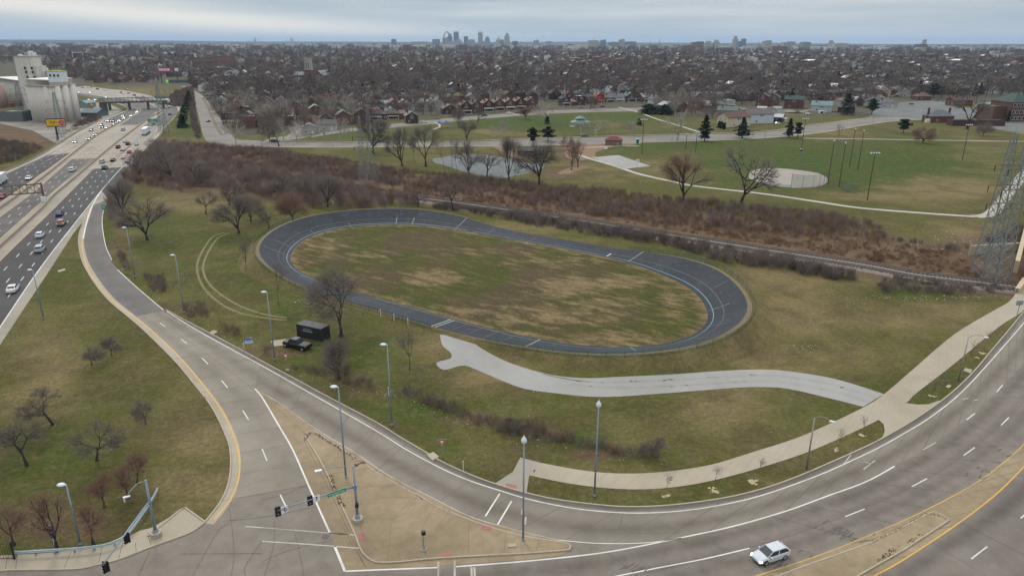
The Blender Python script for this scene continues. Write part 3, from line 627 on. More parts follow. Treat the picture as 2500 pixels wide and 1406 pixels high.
# ============================================================ freeway
def fw(name, pts, m, z): return struct(polymesh(name, gp(pts), m, z=z))
fw('freeway', [(-260, 640), (0, 424), (61, 398), (120, 366), (188, 323), (256, 290), (291, 276), (310, 269), (313, 264), (300, 258), (275, 250), (240, 241), (188, 231), (120, 222), (0, 212), (0, 196), (120, 200), (185, 207), (256, 217), (308, 222), (359, 232), (410, 246), (430, 254), (440, 261), (439, 270), (424, 286), (409, 300), (400, 312), (393, 332), (359, 366), (328, 398), (305, 426), (276, 470), (264, 487), (254, 508), (251, 520), (212, 536), (197, 548), (179, 570), (123, 657), (56, 757), (0, 842), (-260, 1260)], CONC_F, .010)
fw('freeway_lanes_outbound', [(226, 413), (280, 409), (327, 406), (305, 430), (272, 474), (264, 486), (248, 467), (164, 570), (90, 667), (0, 800), (-260, 1180), (-260, 900), (0, 637), (128, 513)], ASPH, .016)
fw('freeway_lanes_middle', [(175, 389), (234, 387), (161, 443), (118, 479), (0, 584), (-260, 820), (-260, 740), (0, 530), (82, 469)], paving('middle_asphalt', (.10, .09, .082), (.13, .118, .105), stain=.6), .016)
fw('freeway_lanes_inbound', [(114, 380), (171, 374), (120, 411), (0, 494), (-260, 690), (-260, 600), (0, 433), (62, 403)], ASPH, .016)
fw('freeway_far_outbound', [(347, 310), (401, 308), (411, 296), (426, 283), (434, 270), (433, 262), (422, 255), (388, 246), (330, 235), (330, 241), (388, 258), (400, 267), (397, 275), (380, 290)], ASPH2, .016)
fw('freeway_far_middle', [(291, 306), (336, 305), (376, 279), (386, 270), (384, 263), (368, 255), (330, 247), (280, 238), (280, 243), (333, 260), (348, 268), (330, 281)], ASPH2, .016)
fw('freeway_far_inbound', [(262, 300), (250, 296), (291, 279), (312, 270), (314, 264), (300, 256), (262, 246), (188, 232), (188, 227), (262, 238), (318, 254), (334, 262), (336, 268), (324, 279), (290, 298)], ASPH2, .016)
LN = MB(); LY = MB()
def laneline(P, w, mb, z=.022): ribbon(cat(gp(P), 5), w, z, mb)
def dashes(a, b, n, f=.32, z=.0225, w=.16):
    A, B = G(*a), G(*b)
    for i in range(n): p = A.lerp(B, i / n); q = A.lerp(B, (i + f) / n); ribbon([p, q], w, z, LN)
laneline([(-200, 1100), (0, 799), (90, 666), (164, 569), (248, 465), (300, 407), (328, 385)], .25, LN)
laneline([(-200, 850), (0, 637), (128, 513), (228, 413), (291, 357), (333, 319), (359, 299), (397, 275), (401, 267), (388, 257)], .2, LY)
laneline([(-200, 770), (0, 584), (118, 479), (216, 396), (260, 362), (325, 316), (376, 278), (386, 268), (368, 255)], .2, LY)
laneline([(-200, 690), (0, 530), (82, 469), (175, 388), (240, 338), (291, 307), (333, 279), (347, 268)], .2, LY)
laneline([(-200, 640), (0, 497), (120, 413), (171, 376), (205, 355), (274, 311), (320, 281), (334, 268), (318, 254)], .2, LY)
laneline([(-200, 570), (0, 431), (61, 403), (120, 373), (188, 329), (256, 294), (300, 275)], .2, LN)
laneline([(328, 400), (400, 314), (424, 288), (436, 270), (430, 260), (400, 249)], .25, LN)
def ray_dash(P1, P2, n=1):
    pass
for fr in (.25, .5, .75):
    L = [Vector(G(*a)).lerp(G(*b), fr) for a, b in (((-100, 745), (-100, 945)), ((0, 637), (0, 799)), ((128, 513), (164, 569)), ((228, 413), (270, 440)), ((333, 319), (393, 325)), ((397, 277), (430, 275)), ((388, 257), (415, 252)))]
    Q = resample(L, step=12.2)
    for p, q in zip(Q[:-1], Q[1:]): ribbon([p, p.lerp(q, .27)], .2, .0225, LN)
for fr in (.33, .66):
    L = [Vector(G(*a)).lerp(G(*b), fr) for a, b in (((-100, 610), (-100, 680)), ((0, 530), (0, 584)), ((175, 388), (230, 387)), ((291, 307), (340, 305)))]
    Q = resample(L, step=12.2)
    for p, q in zip(Q[:-1], Q[1:]): ribbon([p, p.lerp(q, .27)], .18, .0225, LN)
for fr in (.25, .5, .75):
    L = [Vector(G(*a)).lerp(G(*b), fr) for a, b in (((-100, 500), (-100, 568)), ((0, 431), (0, 497)), ((120, 373), (160, 384)), ((256, 294), (280, 307)), ((305, 274), (333, 272)))]
    Q = resample(L, step=12.2)
    for p, q in zip(Q[:-1], Q[1:]): ribbon([p, p.lerp(q, .27)], .18, .0225, LN)
struct(LN.build('freeway_white_lines', WP)); struct(LY.build('freeway_yellow_lines', YPW))
# dark wheel bands and joints on the light concrete deck
WB = MB()
for P in ([(250, 300), (175, 347), (60, 408)], [(262, 310), (200, 350), (110, 395)], [(380, 315), (300, 370), (245, 410)], [(372, 312), (330, 345), (262, 411)], [(395, 312), (340, 360), (300, 405)]): ribbon(cat(gp(P), 4), .55, .0185, WB)
for P in ([(215, 362), (255, 370)], [(170, 375), (234, 387)], [(140, 400), (150, 404)], [(226, 413), (327, 407)]): ribbon(gp(P), .3, .019, WB)
struct(WB.build('freeway_wear', paving('wear_band', (.17, .145, .12), (.21, .18, .15), stain=.6)))
# median barriers and edge parapets
BARM = mat('barrier_concrete', (.22, .18, .13), (.30, .25, .19), .5, .9, world=True)
def jersey(P, lab, hgt=.85, w0=.6, step=None):
    P = cat(gp(P), 4); mb = MB(); prev = None
    for i, p in enumerate(P):
        d = P[min(i + 1, len(P) - 1)] - P[max(i - 1, 0)]; d.normalize(); n = Vector((-d.y, d.x, 0))
        q = [p + n * s * w0 + Vector((0, 0, z)) for s, z in ((-.5, 0), (-.38, .1), (-.16, .35), (-.12, hgt), (.12, hgt), (.16, .35), (.38, .1), (.5, 0))]
        if prev:
            for k in range(7): mb.quad(prev[k], q[k], q[k + 1], prev[k + 1])
        else: mb.quad(*q)
        prev = q
    mb.quad(*prev[::-1]); return tag(mb.build('concrete_barrier', BARM), lab, 'barrier', 'concrete barriers along the freeway')
jersey([(-200, 800), (0, 607), (60, 552), (107, 508), (132, 480), (172, 446), (222, 403), (276, 357), (329, 316), (368, 287), (392, 275), (395, 266), (378, 257)], 'concrete barrier between the outbound lanes and the middle lanes, beside the sign gantry')
jersey([(-200, 660), (0, 512), (100, 440), (173, 381), (240, 330), (285, 305), (328, 278), (341, 268), (326, 257)], 'concrete barrier between the middle lanes and the inbound lanes')
jersey([(328, 395), (345, 379), (359, 364), (376, 347), (393, 330), (398, 316), (401, 308), (424, 285), (439, 270), (441, 261), (427, 253), (410, 247)], 'right-hand concrete parapet of the freeway running over the railway and round the bend')
jersey([(0, 424), (61, 399), (120, 367), (188, 324), (240, 297)], 'left-hand concrete parapet of the freeway below the billboard')
# bridge edge and piers where the freeway crosses the railway
bd = thing('freeway_bridge', 'concrete freeway bridge edge and piers above the brush', 'bridge')
mb = MB(); P = gp([(322, 402), (345, 379), (359, 364), (376, 347), (393, 330), (399, 314)])
for a, b in zip(P[:-1], P[1:]): mb.quad(a + Vector((.35, 0, -1.3)), b + Vector((.35, 0, -1.3)), b + Vector((.35, 0, .3)), a + Vector((.35, 0, .3)))
kerb(P, .9, 1.3, -1.35, mb); mb.build('deck_edge', BARM, bd)
for px, py in ((376, 347), (366, 357), (388, 335)):
    q = G(px, py); mb = MB()
    for k in range(3): mb.cyl((q.x - 1 - 4.5 * k, q.y - .6 * k, -6.5), .5, 5.2, 10)
    mb.box((q.x - 6, q.y - .9, -1.5), (12, 1.1, .9), rz=.12); mb.build('pier', BARM, bd)
# other streets
struct(polymesh('park_road', cat(gp([(560, 357), (700, 360), (860, 360), (1090, 358), (1280, 357), (1500, 349), (1700, 344), (1860, 338), (2000, 325), (2150, 300), (2260, 292)]), 5) + cat(gp([(2240, 283), (2130, 288), (1990, 306), (1860, 324), (1700, 329), (1500, 334), (1290, 341), (1090, 348), (870, 349), (690, 347), (600, 344)]), 5), STREET, z=.02))
kb = MB()
for P in ([(560, 357), (700, 360), (860, 360), (1090, 358), (1280, 357), (1500, 350), (1700, 345), (1860, 338), (2000, 325), (2150, 300), (2260, 292)], [(2130, 287), (1990, 304), (1860, 322), (1700, 327), (1500, 332), (1290, 339), (1090, 346), (870, 347), (690, 345)]): kerb(cat(gp(P), 5), 1.3, .12, 0, kb)
struct(kb.build('park_road_walk', WALK))
struct(polymesh('ramp_street', cat(gp([(440, 212), (456, 216), (468, 230), (476, 252), (486, 290), (494, 325), (505, 345), (530, 353), (560, 358)]), 3) + cat(gp([(640, 344), (600, 342), (576, 339), (552, 310), (534, 285), (520, 262), (505, 245), (492, 232), (470, 219), (450, 210)]), 3), STREET, z=.018))
kb = MB(); kerb(cat(gp([(494, 236), (507, 262), (518, 287), (530, 312), (541, 330)]), 4), 1.6, .2, 0, kb); struct(kb.build('street_median', DIRT))
struct(polymesh('side_street', gp([(692, 289), (712, 291), (735, 310), (765, 330), (740, 338), (690, 345), (640, 346), (660, 338), (700, 332), (712, 325), (700, 305)]), STREET, z=.018))
struct(polymesh('house_street', cat(gp([(760, 336), (850, 322), (960, 312), (1050, 304), (1110, 297), (1300, 281), (1420, 275), (1560, 272), (1620, 268)]), 4) + cat(gp([(1600, 262), (1540, 264), (1400, 268), (1300, 273), (1110, 288), (1050, 294), (960, 303), (850, 314), (760, 328)]), 4), STREET, z=.018))
struct(polymesh('lane_right', gp([(1960, 276), (1930, 268), (1900, 270), (1870, 272), (1800, 262), (1795, 264), (1868, 275), (1895, 277), (1895, 280), (1940, 274), (2000, 262), (2030, 258), (2025, 256)]), STREET, z=.018))
struct(polymesh('parking_lot', gp([(2140, 266), (2200, 250), (2290, 246), (2340, 262), (2500, 276), (2620, 290), (2620, 340), (2500, 328), (2380, 306), (2330, 298), (2260, 290), (2200, 287), (2120, 286)]), paving('lot_asphalt', (.125, .13, .122), (.17, .17, .16), stain=.5), z=.026))
PK = MB()
for P, w in (([(1440, 388), (1500, 405), (1560, 425), (1640, 443), (1700, 455), (1860, 473), (1990, 492), (2100, 508), (2260, 521), (2380, 529)], 2.6), ([(1960, 338), (2120, 340), (2300, 343), (2500, 346), (2700, 350)], 2.4), ([(1510, 262), (1560, 275), (1600, 290), (1660, 308), (1710, 324)], 2.2), ([(1060, 300), (1073, 305), (1072, 311), (1058, 316)], 2), ([(1380, 362), (1450, 360), (1500, 357), (1560, 357)], 2.0), ([(1390, 377), (1420, 381), (1440, 388)], 2.6), ([(2380, 529), (2412, 525), (2432, 510), (2455, 480), (2480, 450), (2520, 400)], 4.0)):
    ribbon(cat(gp(P), 6), w, .03, PK)
struct(PK.build('park_path', paving('path_concrete', (.36, .33, .28), (.42, .39, .34), stain=.2)))
struct(polymesh('basketball_court', gp([(1443, 385), (1509, 379), (1589, 406), (1523, 413)]), paving('court_concrete', (.27, .265, .245), (.33, .325, .30), stain=.2), z=.04))
struct(polymesh('skating_pad', cat(gp([(1828, 428), (1836, 418), (1862, 412), (1900, 411), (1950, 416), (1995, 423), (2018, 434), (2020, 445), (2000, 455), (1960, 459), (1910, 457), (1860, 448), (1832, 438)]), 4, True), paving('pad_concrete', (.28, .265, .235), (.34, .29, .25), stain=.5), z=.04))
struct(polymesh('clay_patch', cat(gp([(1395, 352), (1450, 345), (1500, 343), (1570, 344), (1560, 352), (1500, 358), (1455, 372), (1455, 384), (1430, 390), (1400, 392), (1380, 380), (1385, 362)]), 4, True), CLAY, z=.014))
struct(polymesh('clay_bank', cat(gp([(1360, 424), (1385, 412), (1420, 406), (1436, 409), (1410, 418), (1385, 425)]), 4, True), CLAY, z=.016))
struct(polymesh('dirt_track', gp([(1200, 358), (1225, 358), (1260, 376), (1285, 392), (1262, 395), (1245, 380)]), CLAY, z=.018))
# pond
m_, t_, b_ = nodes('pond_water'); wv = noise(t_, pos(t_), .5, 4, .6, .3, .7, .8, stretch=(.35, 1.6, 1, .25)); bump(t_, b_, wv, 1, .8)
t_.links.new(mixn(t_, wv, (.045, .05, .048), (.10, .108, .10)), b_.inputs['Base Color']); b_.inputs['Roughness'].default_value = .38
struct(polymesh('pond', cat(gp([(1058, 388), (1090, 383), (1120, 377), (1180, 378), (1240, 388), (1280, 396), (1320, 398), (1330, 408), (1300, 420), (1262, 428), (1225, 435), (1180, 430), (1130, 419), (1090, 405), (1062, 398)]), 4, True), m_, z=.02))
# light paved yard by the silos and the industrial lot
struct(polymesh('industrial_yard', gp([(-100, 300), (0, 302), (80, 320), (140, 352), (150, 350), (200, 318), (240, 297), (300, 270), (262, 252), (215, 250), (190, 260), (-100, 280)]), paving('yard', (.2, .18, .155), (.30, .27, .23), stain=.8), z=.012))
# railway
RC = resample(cat(RAIL[:14], 4), step=2.5)
BL = MB()
for i in range(len(RC) - 1):
    a, b = RC[i], RC[i + 1]; d = (b - a).normalized(); n = Vector((-d.y, d.x, 0))
    for s0, s1, z0, z1 in ((-5.2, -4.2, .05, .4), (-4.2, 4.2, .4, .4), (4.2, 5.2, .4, .05)):
        BL.quad(a + n * s0 + Vector((0, 0, z0)), b + n * s0 + Vector((0, 0, z0)), b + n * s1 + Vector((0, 0, z1)), a + n * s1 + Vector((0, 0, z1)))
bl = BL.build('rail_ballast', GRAVEL); struct(bl)
for s, lb in ((-2.2, 'railway track nearer the velodrome'), (2.2, 'railway track on the park side of the cutting')):
    t = thing('railway_track', lb + ', steel rails on dark sleepers', 'railway track', group='railway tracks in the cutting'); r = MB(); sl_ = MB()
    P = []
    for i, p in enumerate(RC): d = (RC[min(i + 1, len(RC) - 1)] - RC[max(i - 1, 0)]).normalized(); n = Vector((-d.y, d.x, 0)); P.append((p + n * s, n, d))
    for g_ in (-.75, .75): kerb([p + n * g_ for p, n, d in P], .14, .2, -CUT + .52, r)
    Q = resample([p for p, n, d in P], step=.9)
    for i in range(len(Q) - 1):
        d = Q[i + 1] - Q[i]; sl_.box((Q[i].x, Q[i].y, -CUT + .47), (.28, 2.6, .12), math.atan2(d.y, d.x))
    r.build('rail', mat('rail_steel', (.10, .075, .06), (.16, .12, .1), 3, .6), t); sl_.build('sleepers', mat('sleeper', (.05, .04, .033), (.09, .075, .06), 3, .9), t)

# ============================================================ velodrome
IN = [(708, 630), (720, 605), (745, 585), (790, 566), (850, 555), (900, 550), (1000, 549), (1060, 554), (1110, 561), (1200, 576), (1300, 594), (1400, 612), (1500, 633), (1550, 646), (1600, 665), (1650, 685), (1690, 708), (1715, 735), (1730, 765), (1728, 785), (1710, 808), (1680, 825), (1630, 840), (1560, 847), (1480, 848), (1400, 842), (1300, 825), (1200, 803), (1100, 777), (1000, 748), (900, 722), (830, 702), (780, 685), (735, 665), (715, 648)]
NV = 240
P = np.array([tuple(p)[:2] for p in resample(cat(gp(IN), 8, True), n=NV, closed=True)])
for _ in range(14): P = .5 * P + .25 * (np.roll(P, 1, 0) + np.roll(P, -1, 0))
TT = np.roll(P, -1, 0) - np.roll(P, 1, 0); TT /= np.linalg.norm(TT, axis=1)[:, None]; NN = np.c_[-TT[:, 1], TT[:, 0]]
cen = P.mean(0)
if np.dot(NN[0], P[0] - cen) < 0: NN = -NN
hk = [0, 24, 44, 56, 64, 72, 96, 104, 112, 120, 144, 152, 160, 168, 176, 184, 208, 216, 224, 232, 240]; hv = [3.3, 3.5, 3.4, 2.4, 1.0, .5, .6, 1.6, 2.9, 3.5, 3.3, 2.5, 1.9, 1.4, .9, .5, .5, .8, 1.6, 2.8, 3.3]
hh = np.interp(np.arange(NV), hk, hv)
for _ in range(6): hh = .5 * hh + .25 * (np.roll(hh, 1) + np.roll(hh, -1))
ww = np.clip(6.5 + (hh - .5) * .33, 6.5, 7.6)
def surf(i, u, dz=0.0):
    i0 = int(math.floor(i)) % NV; f = i - math.floor(i); j = (i0 + 1) % NV
    p = P[i0] * (1 - f) + P[j] * f; n = NN[i0] * (1 - f) + NN[j] * f; wd = ww[i0] * (1 - f) + ww[j] * f; h = hh[i0] * (1 - f) + hh[j] * f
    z = .03 + h * (max(u - .06, 0) / .94) ** 1.12 if u > 0 else .03
    return Vector((p[0] + n[0] * wd * u, p[1] + n[1] * wd * u, z + dz))
vt = thing('velodrome_track', 'dark blue banked oval cycling track with pale blue lines around a grass infield', 'velodrome')
mb = MB(); NU = 10; uv = []
for i in range(NV):
    for k in range(NU):
        a, b = k / NU, (k + 1) / NU; mb.quad(surf(i, a), surf(i, b), surf(i + 1, b), surf(i + 1, a))
m_, t_, b_ = nodes('track_asphalt'); p_ = pos(t_)
c_ = mixn(t_, noise(t_, p_, .12, 4, .6, .4, .62), (.013, .017, .024), (.020, .025, .034)); c_ = mixn(t_, mth(t_, 'MULTIPLY', noise(t_, p_, 3.5, 5, .8, .5, .72), .22), c_, (.12, .13, .14))
sp_ = noise(t_, p_, 22, 2, .6, .62, .72); c_ = mixn(t_, mth(t_, 'MULTIPLY', sp_, .35), c_, (.2, .21, .22)); c_ = mixn(t_, mth(t_, 'MULTIPLY', noise(t_, p_, .6, 4, .7, .55, .72), .35), c_, (.10, .11, .12))
t_.links.new(c_, b_.inputs['Base Color']); b_.inputs['Roughness'].default_value = .75; b_.inputs['Specular IOR Level'].default_value = .3
vs_ = mb.build('riding_surface', m_, vt, smooth=True)
CY = paint('cyan_track_paint', (.14, .30, .34), .3); CYP = paint('pale_track_paint', (.08, .115, .135), .35); BRN = mat('patch_seam', (.16, .14, .12), (.22, .2, .17), 2, .9, world=True)
def vline(u, w, i0, i1, m, name='line', dz=.02):
    mb = MB(); q = []; n = int(abs(i1 - i0) * 2)
    for k in range(n + 1):
        i = i0 + (i1 - i0) * k / n; du = w / 2 / ww[int(i) % NV]; q.append((surf(i, u - du, dz), surf(i, u + du, dz)))
    for k in range(n): mb.quad(q[k][0], q[k][1], q[k + 1][1], q[k + 1][0])
    return mb.build(name, m, vt)
vline(.15, .13, 62, 178, CY, 'measurement_line'); vline(.10, .09, 178, 206, WPW, 'white_inner_line'); vline(.13, .14, 216, 300, CY, 'measurement_line')
vline(.42, .09, 62, 176, CYP, 'sprint_line'); vline(.40, .08, 200, 300, CYP, 'sprint_line'); vline(.24, .05, 216, 300, CYP, 'pale_line'); vline(.07, .1, 20, 34, CYP, 'pale_line'); vline(.965, .06, 148, 180, CYP, 'pale_line')
def vcross(i, u0, u1, w, m, name, skew=0.0):
    mb = MB(); n = 12; q = []
    for k in range(n + 1):
        u = u0 + (u1 - u0) * k / n; ii = i + skew * k / n; q.append((surf(ii - w / 2 / 1.24, u, .025), surf(ii + w / 2 / 1.24, u, .025)))
    for k in range(n): mb.quad(q[k][0], q[k + 1][0], q[k + 1][1], q[k][1])
    return mb.build(name, m, vt)
for i_, u0, u1, w_, m_, nm in ((188.4, .1, 1, .16, WP, 'finish_line'), (187.7, .1, 1, .16, WP, 'finish_line'), (57, .02, 1, .3, BRN, 'patch'), (103.5, .1, 1, .35, BRN, 'patch'), (98, .12, .44, .3, WP, 'start_mark'), (45, .05, .5, .35, BRN, 'patch'), (41, .05, .5, .3, BRN, 'patch'), (8, 0, .7, .2, BRN, 'patch'), (2, 0, .9, .2, BRN, 'patch'), (232, 0, .35, .3, BRN, 'patch'), (226, 0, .3, .3, BRN, 'patch'), (20, .0, .35, .2, BRN, 'patch'), (30, 0, .3, .2, BRN, 'patch'),
                           (134, 0, .6, .2, BRN, 'patch'), (142, .1, .6, .12, BRN, 'patch'), (148, .1, .7, .12, BRN, 'patch'), (126, .5, .9, .1, BRN, 'patch'), (172, 0, 1, .4, BRN, 'patch'), (158, 0, .6, .25, BRN, 'patch')): vcross(i_, u0, u1, w_, m_, nm)
for i_ in (196, 199, 202.5, 206, 182, 179, 176, 185): vcross(i_, .12, .98, .06, BRN, 'patch_seam')
for i_ in (66, 72, 78): vcross(i_, .0, .8, .08, BRN, 'patch_seam')
# earth bank behind the rim
mb = MB()
for i in range(NV):
    def o(ii, d, z):
        k = ii % NV; q = surf(k, 1.0); n = NN[k]; return Vector((q.x + n[0] * d, q.y + n[1] * d, z))
    a, b = i, i + 1
    za, zb = surf(a, 1).z, surf(b, 1).z; ea, eb = .1 + .9 * (hh[a % NV] / 3.5), .1 + .9 * (hh[b % NV] / 3.5)
    fa, fb = ea + .3 + hh[a % NV] * 1.35, eb + .3 + hh[b % NV] * 1.35
    mb.quad(o(a, 0, za - .02), o(b, 0, zb - .02), o(b, eb, zb - .12), o(a, ea, za - .12), m=0)
    mb.quad(o(a, ea, za - .12), o(b, eb, zb - .12), o(b, fb, -.05), o(a, fa, -.05), m=1)
em = struct(mb.build('track_embankment', [DIRT, bpy.data.materials['dormant_grass']]))
for nm_, v_ in (('dry', .45), ('grn', 0.0), ('soil', .1), ('urb', 0.0), ('far', 0.0)):
    a = em.data.attributes.new(nm_, 'FLOAT', 'POINT'); a.data.foreach_set('value', np.full(len(em.data.vertices), v_, dtype=np.float32))
IMAT = grass_mat('infield_grass', True)
# infield as a grid so dry patches can be stored on it
bm = bmesh.new(); cg = {}
from mathutils import geometry
inn = [tuple(p) for p in P]
xs = np.arange(P[:, 0].min() - 2, P[:, 0].max() + 2, 2.0); ys = np.arange(P[:, 1].min() - 2, P[:, 1].max() + 2, 2.0)
vid = {}; vv = []; ff = []
o_in = polymesh('infield', [(p[0], p[1], 0) for p in inn], IMAT, z=.034); struct(o_in)
bm.from_mesh(o_in.data)
for ax, vals in ((0, xs), (1, ys)):
    for v in vals:
        no = (1, 0, 0) if ax == 0 else (0, 1, 0); c0 = (v, 0, 0) if ax == 0 else (0, v, 0)
        bmesh.ops.bisect_plane(bm, geom=bm.verts[:] + bm.edges[:] + bm.faces[:], plane_co=c0, plane_no=no)
bm.to_mesh(o_in.data); bm.free()
vc = np.array([tuple(v.co) for v in o_in.data.vertices]); ipx, ipy = proj(vc[:, 0], vc[:, 1], 0)
dv = np.zeros(len(vc))
for x, y, rx, ry, v in ((1390, 700, 90, 28, 1.1), (1500, 690, 110, 20, .9), (1060, 680, 70, 22, 1.0), (1330, 770, 180, 30, .7), (1150, 760, 90, 16, .6), (1500, 820, 90, 14, .9), (790, 600, 70, 20, .7), (900, 625, 110, 12, .5), (1200, 615, 180, 12, .35), (1650, 735, 60, 50, .5), (1350, 640, 160, 14, .5), (760, 640, 30, 20, .4), (1600, 830, 80, 10, .7), (870, 680, 60, 10, .5), (1480, 740, 130, 20, .6)):
    dv = np.maximum(dv, v * np.exp(-(((ipx - x) / rx) ** 2 + ((ipy - y) / ry) ** 2) ** 1.3))
rim = np.min(np.hypot(vc[:, 0][:, None] - P[:, 0][None], vc[:, 1][:, None] - P[:, 1][None]), axis=1)
dv = np.maximum(dv, .75 * np.exp(-(rim / 2.2) ** 2))
a = o_in.data.attributes.new('dry', 'FLOAT', 'POINT'); a.data.foreach_set('value', dv.astype(np.float32))
# chain link fence around the outer rim
FEN = mat('dark_fence_metal', (.02, .035, .03), (.035, .05, .045), 3, .5); m_, t_, b_ = nodes('chain_link'); b_.inputs['Base Color'].default_value = (.05, .12, .09, 1); b_.inputs['Roughness'].default_value = .6
tr_ = add(t_, 'ShaderNodeBsdfTransparent'); mx_ = add(t_, 'ShaderNodeMixShader'); mx_.inputs[0].default_value = .28; t_.links.new(tr_.outputs[0], mx_.inputs[1]); t_.links.new(b_.outputs[0], mx_.inputs[2]); t_.links.new(mx_.outputs[0], t_.nodes['Material Output'].inputs[0]); CHAIN = m_
def fpt(i):
    k = i % NV; q = surf(k, 1.0); n = NN[k]; d = (.5 + 1.0 * hh[k] / 3.5) + .2; return Vector((q.x + n[0] * d, q.y + n[1] * d, q.z - .3))
for rg, lb in ((range(100, 179), 'low green chain link fence round the right turn and near side of the cycling track'), (range(188, 263), 'low green chain link fence round the left turn of the cycling track')):
    fen = thing('track_fence', lb, 'fence'); fr_, fp2 = MB(), MB()
    for i in rg[:-1]:
        a, b = fpt(i), fpt(i + 1); fr_.quad(a, b, b + Vector((0, 0, 1.2)), a + Vector((0, 0, 1.2))); fp2.tube([a + Vector((0, 0, 1.22)), b + Vector((0, 0, 1.22))], .02, 4, cap=False)
        if i % 2 == 0: MB().cyl(tuple(a), .035, 1.25, 6).build('post', FEN, fen)
    fr_.build('mesh', CHAIN, fen); fp2.build('top_rail', mat('green_rail', (.03, .10, .075), (.04, .13, .1), 3, .5), fen)
for i, (px, py) in enumerate(((929, 766), (962, 777), (996, 787))):
    q = G(px, py, .6); mb = MB(); mb.cyl((0, 0, -.6), .06, 1.5, 8); mb.cyl((0, 0, .9), .075, .05, 8); o = mb.build('white_post', mat('white_post', (.7, .7, .68)))
    o.location = q; tag(o, ['white post by the track fence, nearest the big bare tree', 'middle of three white posts by the track fence', 'white post by the track fence, nearest the finish line'][i], 'post', 'white posts on the track fence')
# ============================================================ vegetation
BARK = mat('bark', (.060, .048, .040), (.105, .088, .074), 1.2, .95)
BARKD = mat('dark_bark', (.024, .019, .017), (.045, .037, .031), 1.5, .95)
BARKP = mat('pale_bark', (.24, .21, .17), (.46, .42, .35), .8, .9)
TWIG = mat('twigs', (.15, .12, .10), (.22, .18, .155), .25, 1); TWIGR = mat('reddish_twigs', (.20, .115, .085), (.28, .165, .12), .25, 1); TWIGP = mat('pale_twigs', (.20, .17, .14), (.29, .25, .20), .3, 1)
TWIGD = mat('dark_twigs', (.095, .078, .068), (.15, .125, .105), .3, 1)
NEED = mat('pine_needles', (.012, .024, .012), (.028, .045, .02), 1.5, 1)
def bare_tree(name, seed, ht, wd, bark=None, twig=None, twigs=1800, tw=.045, tl=.9, trunk=.22, lean=(0, 0), r0=None, forks=4, up=.5, loc=(0, 0, 0), label=None, cat_='tree', group=None, depth=4, droop=0.0, rz=0):
    """trunk and limbs grown recursively, then thin twig slivers off every limb"""
    R = random.Random(seed); bark = bark or BARK; twig = twig or TWIG; t = thing(name, label, cat_, loc, rz, group)
    r0 = r0 or ht * .034; L = MB(); tips = []
    def grow(p, d, ln, r, dep):
        pts = [p]; n = 3 if dep > 1 else 2; dd = d.copy()
        for i in range(n):
            dd = (dd + Vector((R.gauss(0, .16), R.gauss(0, .16), R.gauss(.04, .1) - droop * (dep < 3)))).normalized(); p = p + dd * ln / n; pts.append(p)
        L.tube(pts, [r * (1 - .45 * i / n) for i in range(n + 1)], 6 if dep >= depth else (5 if dep > 2 else 3), cap=False)
        for q in pts[1:]: tips.append((q, dd, dep))
        if dep <= 0: return
        k = forks if dep == depth else R.choice((2, 3, 3))
        a0 = R.uniform(0, 6.28)
        for j in range(k):
            a = a0 + j * 6.283 / k + R.gauss(0, .25); tilt = R.uniform(.45, .95) * (1.15 - up * .6) * (1 if dep == depth else .85); o = dd.orthogonal().normalized(); b = dd.cross(o)
            nd = (dd * cos(tilt) + (o * cos(a) + b * sin(a)) * sin(tilt)); nd.x *= wx; nd.y *= wx; nd.normalize()
            q = pts[-1] if (j < 2 or dep == 0) else pts[-2].lerp(pts[-1], R.random()); grow(q, nd, ln2[dep] * R.uniform(.75, 1.15), r * R.uniform(.56, .74), dep - 1)
    wx = min(max(wd / ht * 1.6, .7), 1.8); s = ht * (1 - trunk); base = s * .40
    ln2 = {depth - i: base * (.72 ** i) for i in range(depth + 1)}
    d0 = Vector((lean[0], lean[1], 1)).normalized()
    L.tube([(0, 0, -.15), (0, 0, .25)], [r0 * 1.5, r0 * 1.08], 7, cap=False); grow(Vector((0, 0, .2)), d0, ht * trunk, r0, depth)
    # fit to the wanted height and width
    A = np.array([tuple(q) for q, _, _ in tips]); zmx = A[:, 2].max(); rr = np.percentile(np.hypot(A[:, 0] - A[:, 0].mean(), A[:, 1] - A[:, 1].mean()), 93)
    kz = ht * .93 / zmx; kx = (wd * .45) / max(rr, .1)
    def fit(v):
        z = v[2] * kz; f = min(1, max(0, z / (ht * trunk))) if ht * trunk > 0 else 1; kk = 1 + (kx - 1) * f; return (v[0] * kk, v[1] * kk, z)
    L.v = [fit(v) for v in L.v]; L.build('trunk', bark, t)
    W = MB(); cand = [(Vector(fit(q)), d, dp) for q, d, dp in tips if dp < depth - (depth > 3)]
    cxy = Vector((A[:, 0].mean() * kx, A[:, 1].mean() * kx, ht * .55))
    for i in range(twigs):
        q, d, dp = R.choice(cand); o = (q - cxy); o.normalize(); v = (d * .5 + o * .7 + Vector((R.gauss(0, .6), R.gauss(0, .6), R.gauss(.18, .45)))).normalized()
        l = tl * R.uniform(.5, 1.7); q = q + Vector((R.gauss(0, .3), R.gauss(0, .3), R.gauss(0, .25))) * tl * 1.7; sd = v.cross(Vector((R.gauss(0, 1), R.gauss(0, 1), R.gauss(0, 1)))).normalized() * tw * R.uniform(.6, 1.4)
        W.quad(q - sd * .5, q + sd * .5, q + v * l * .6 + sd * .2 + Vector((0, 0, R.gauss(0, .05))), q + v * l)
    W.build('crown', twig, t); return t
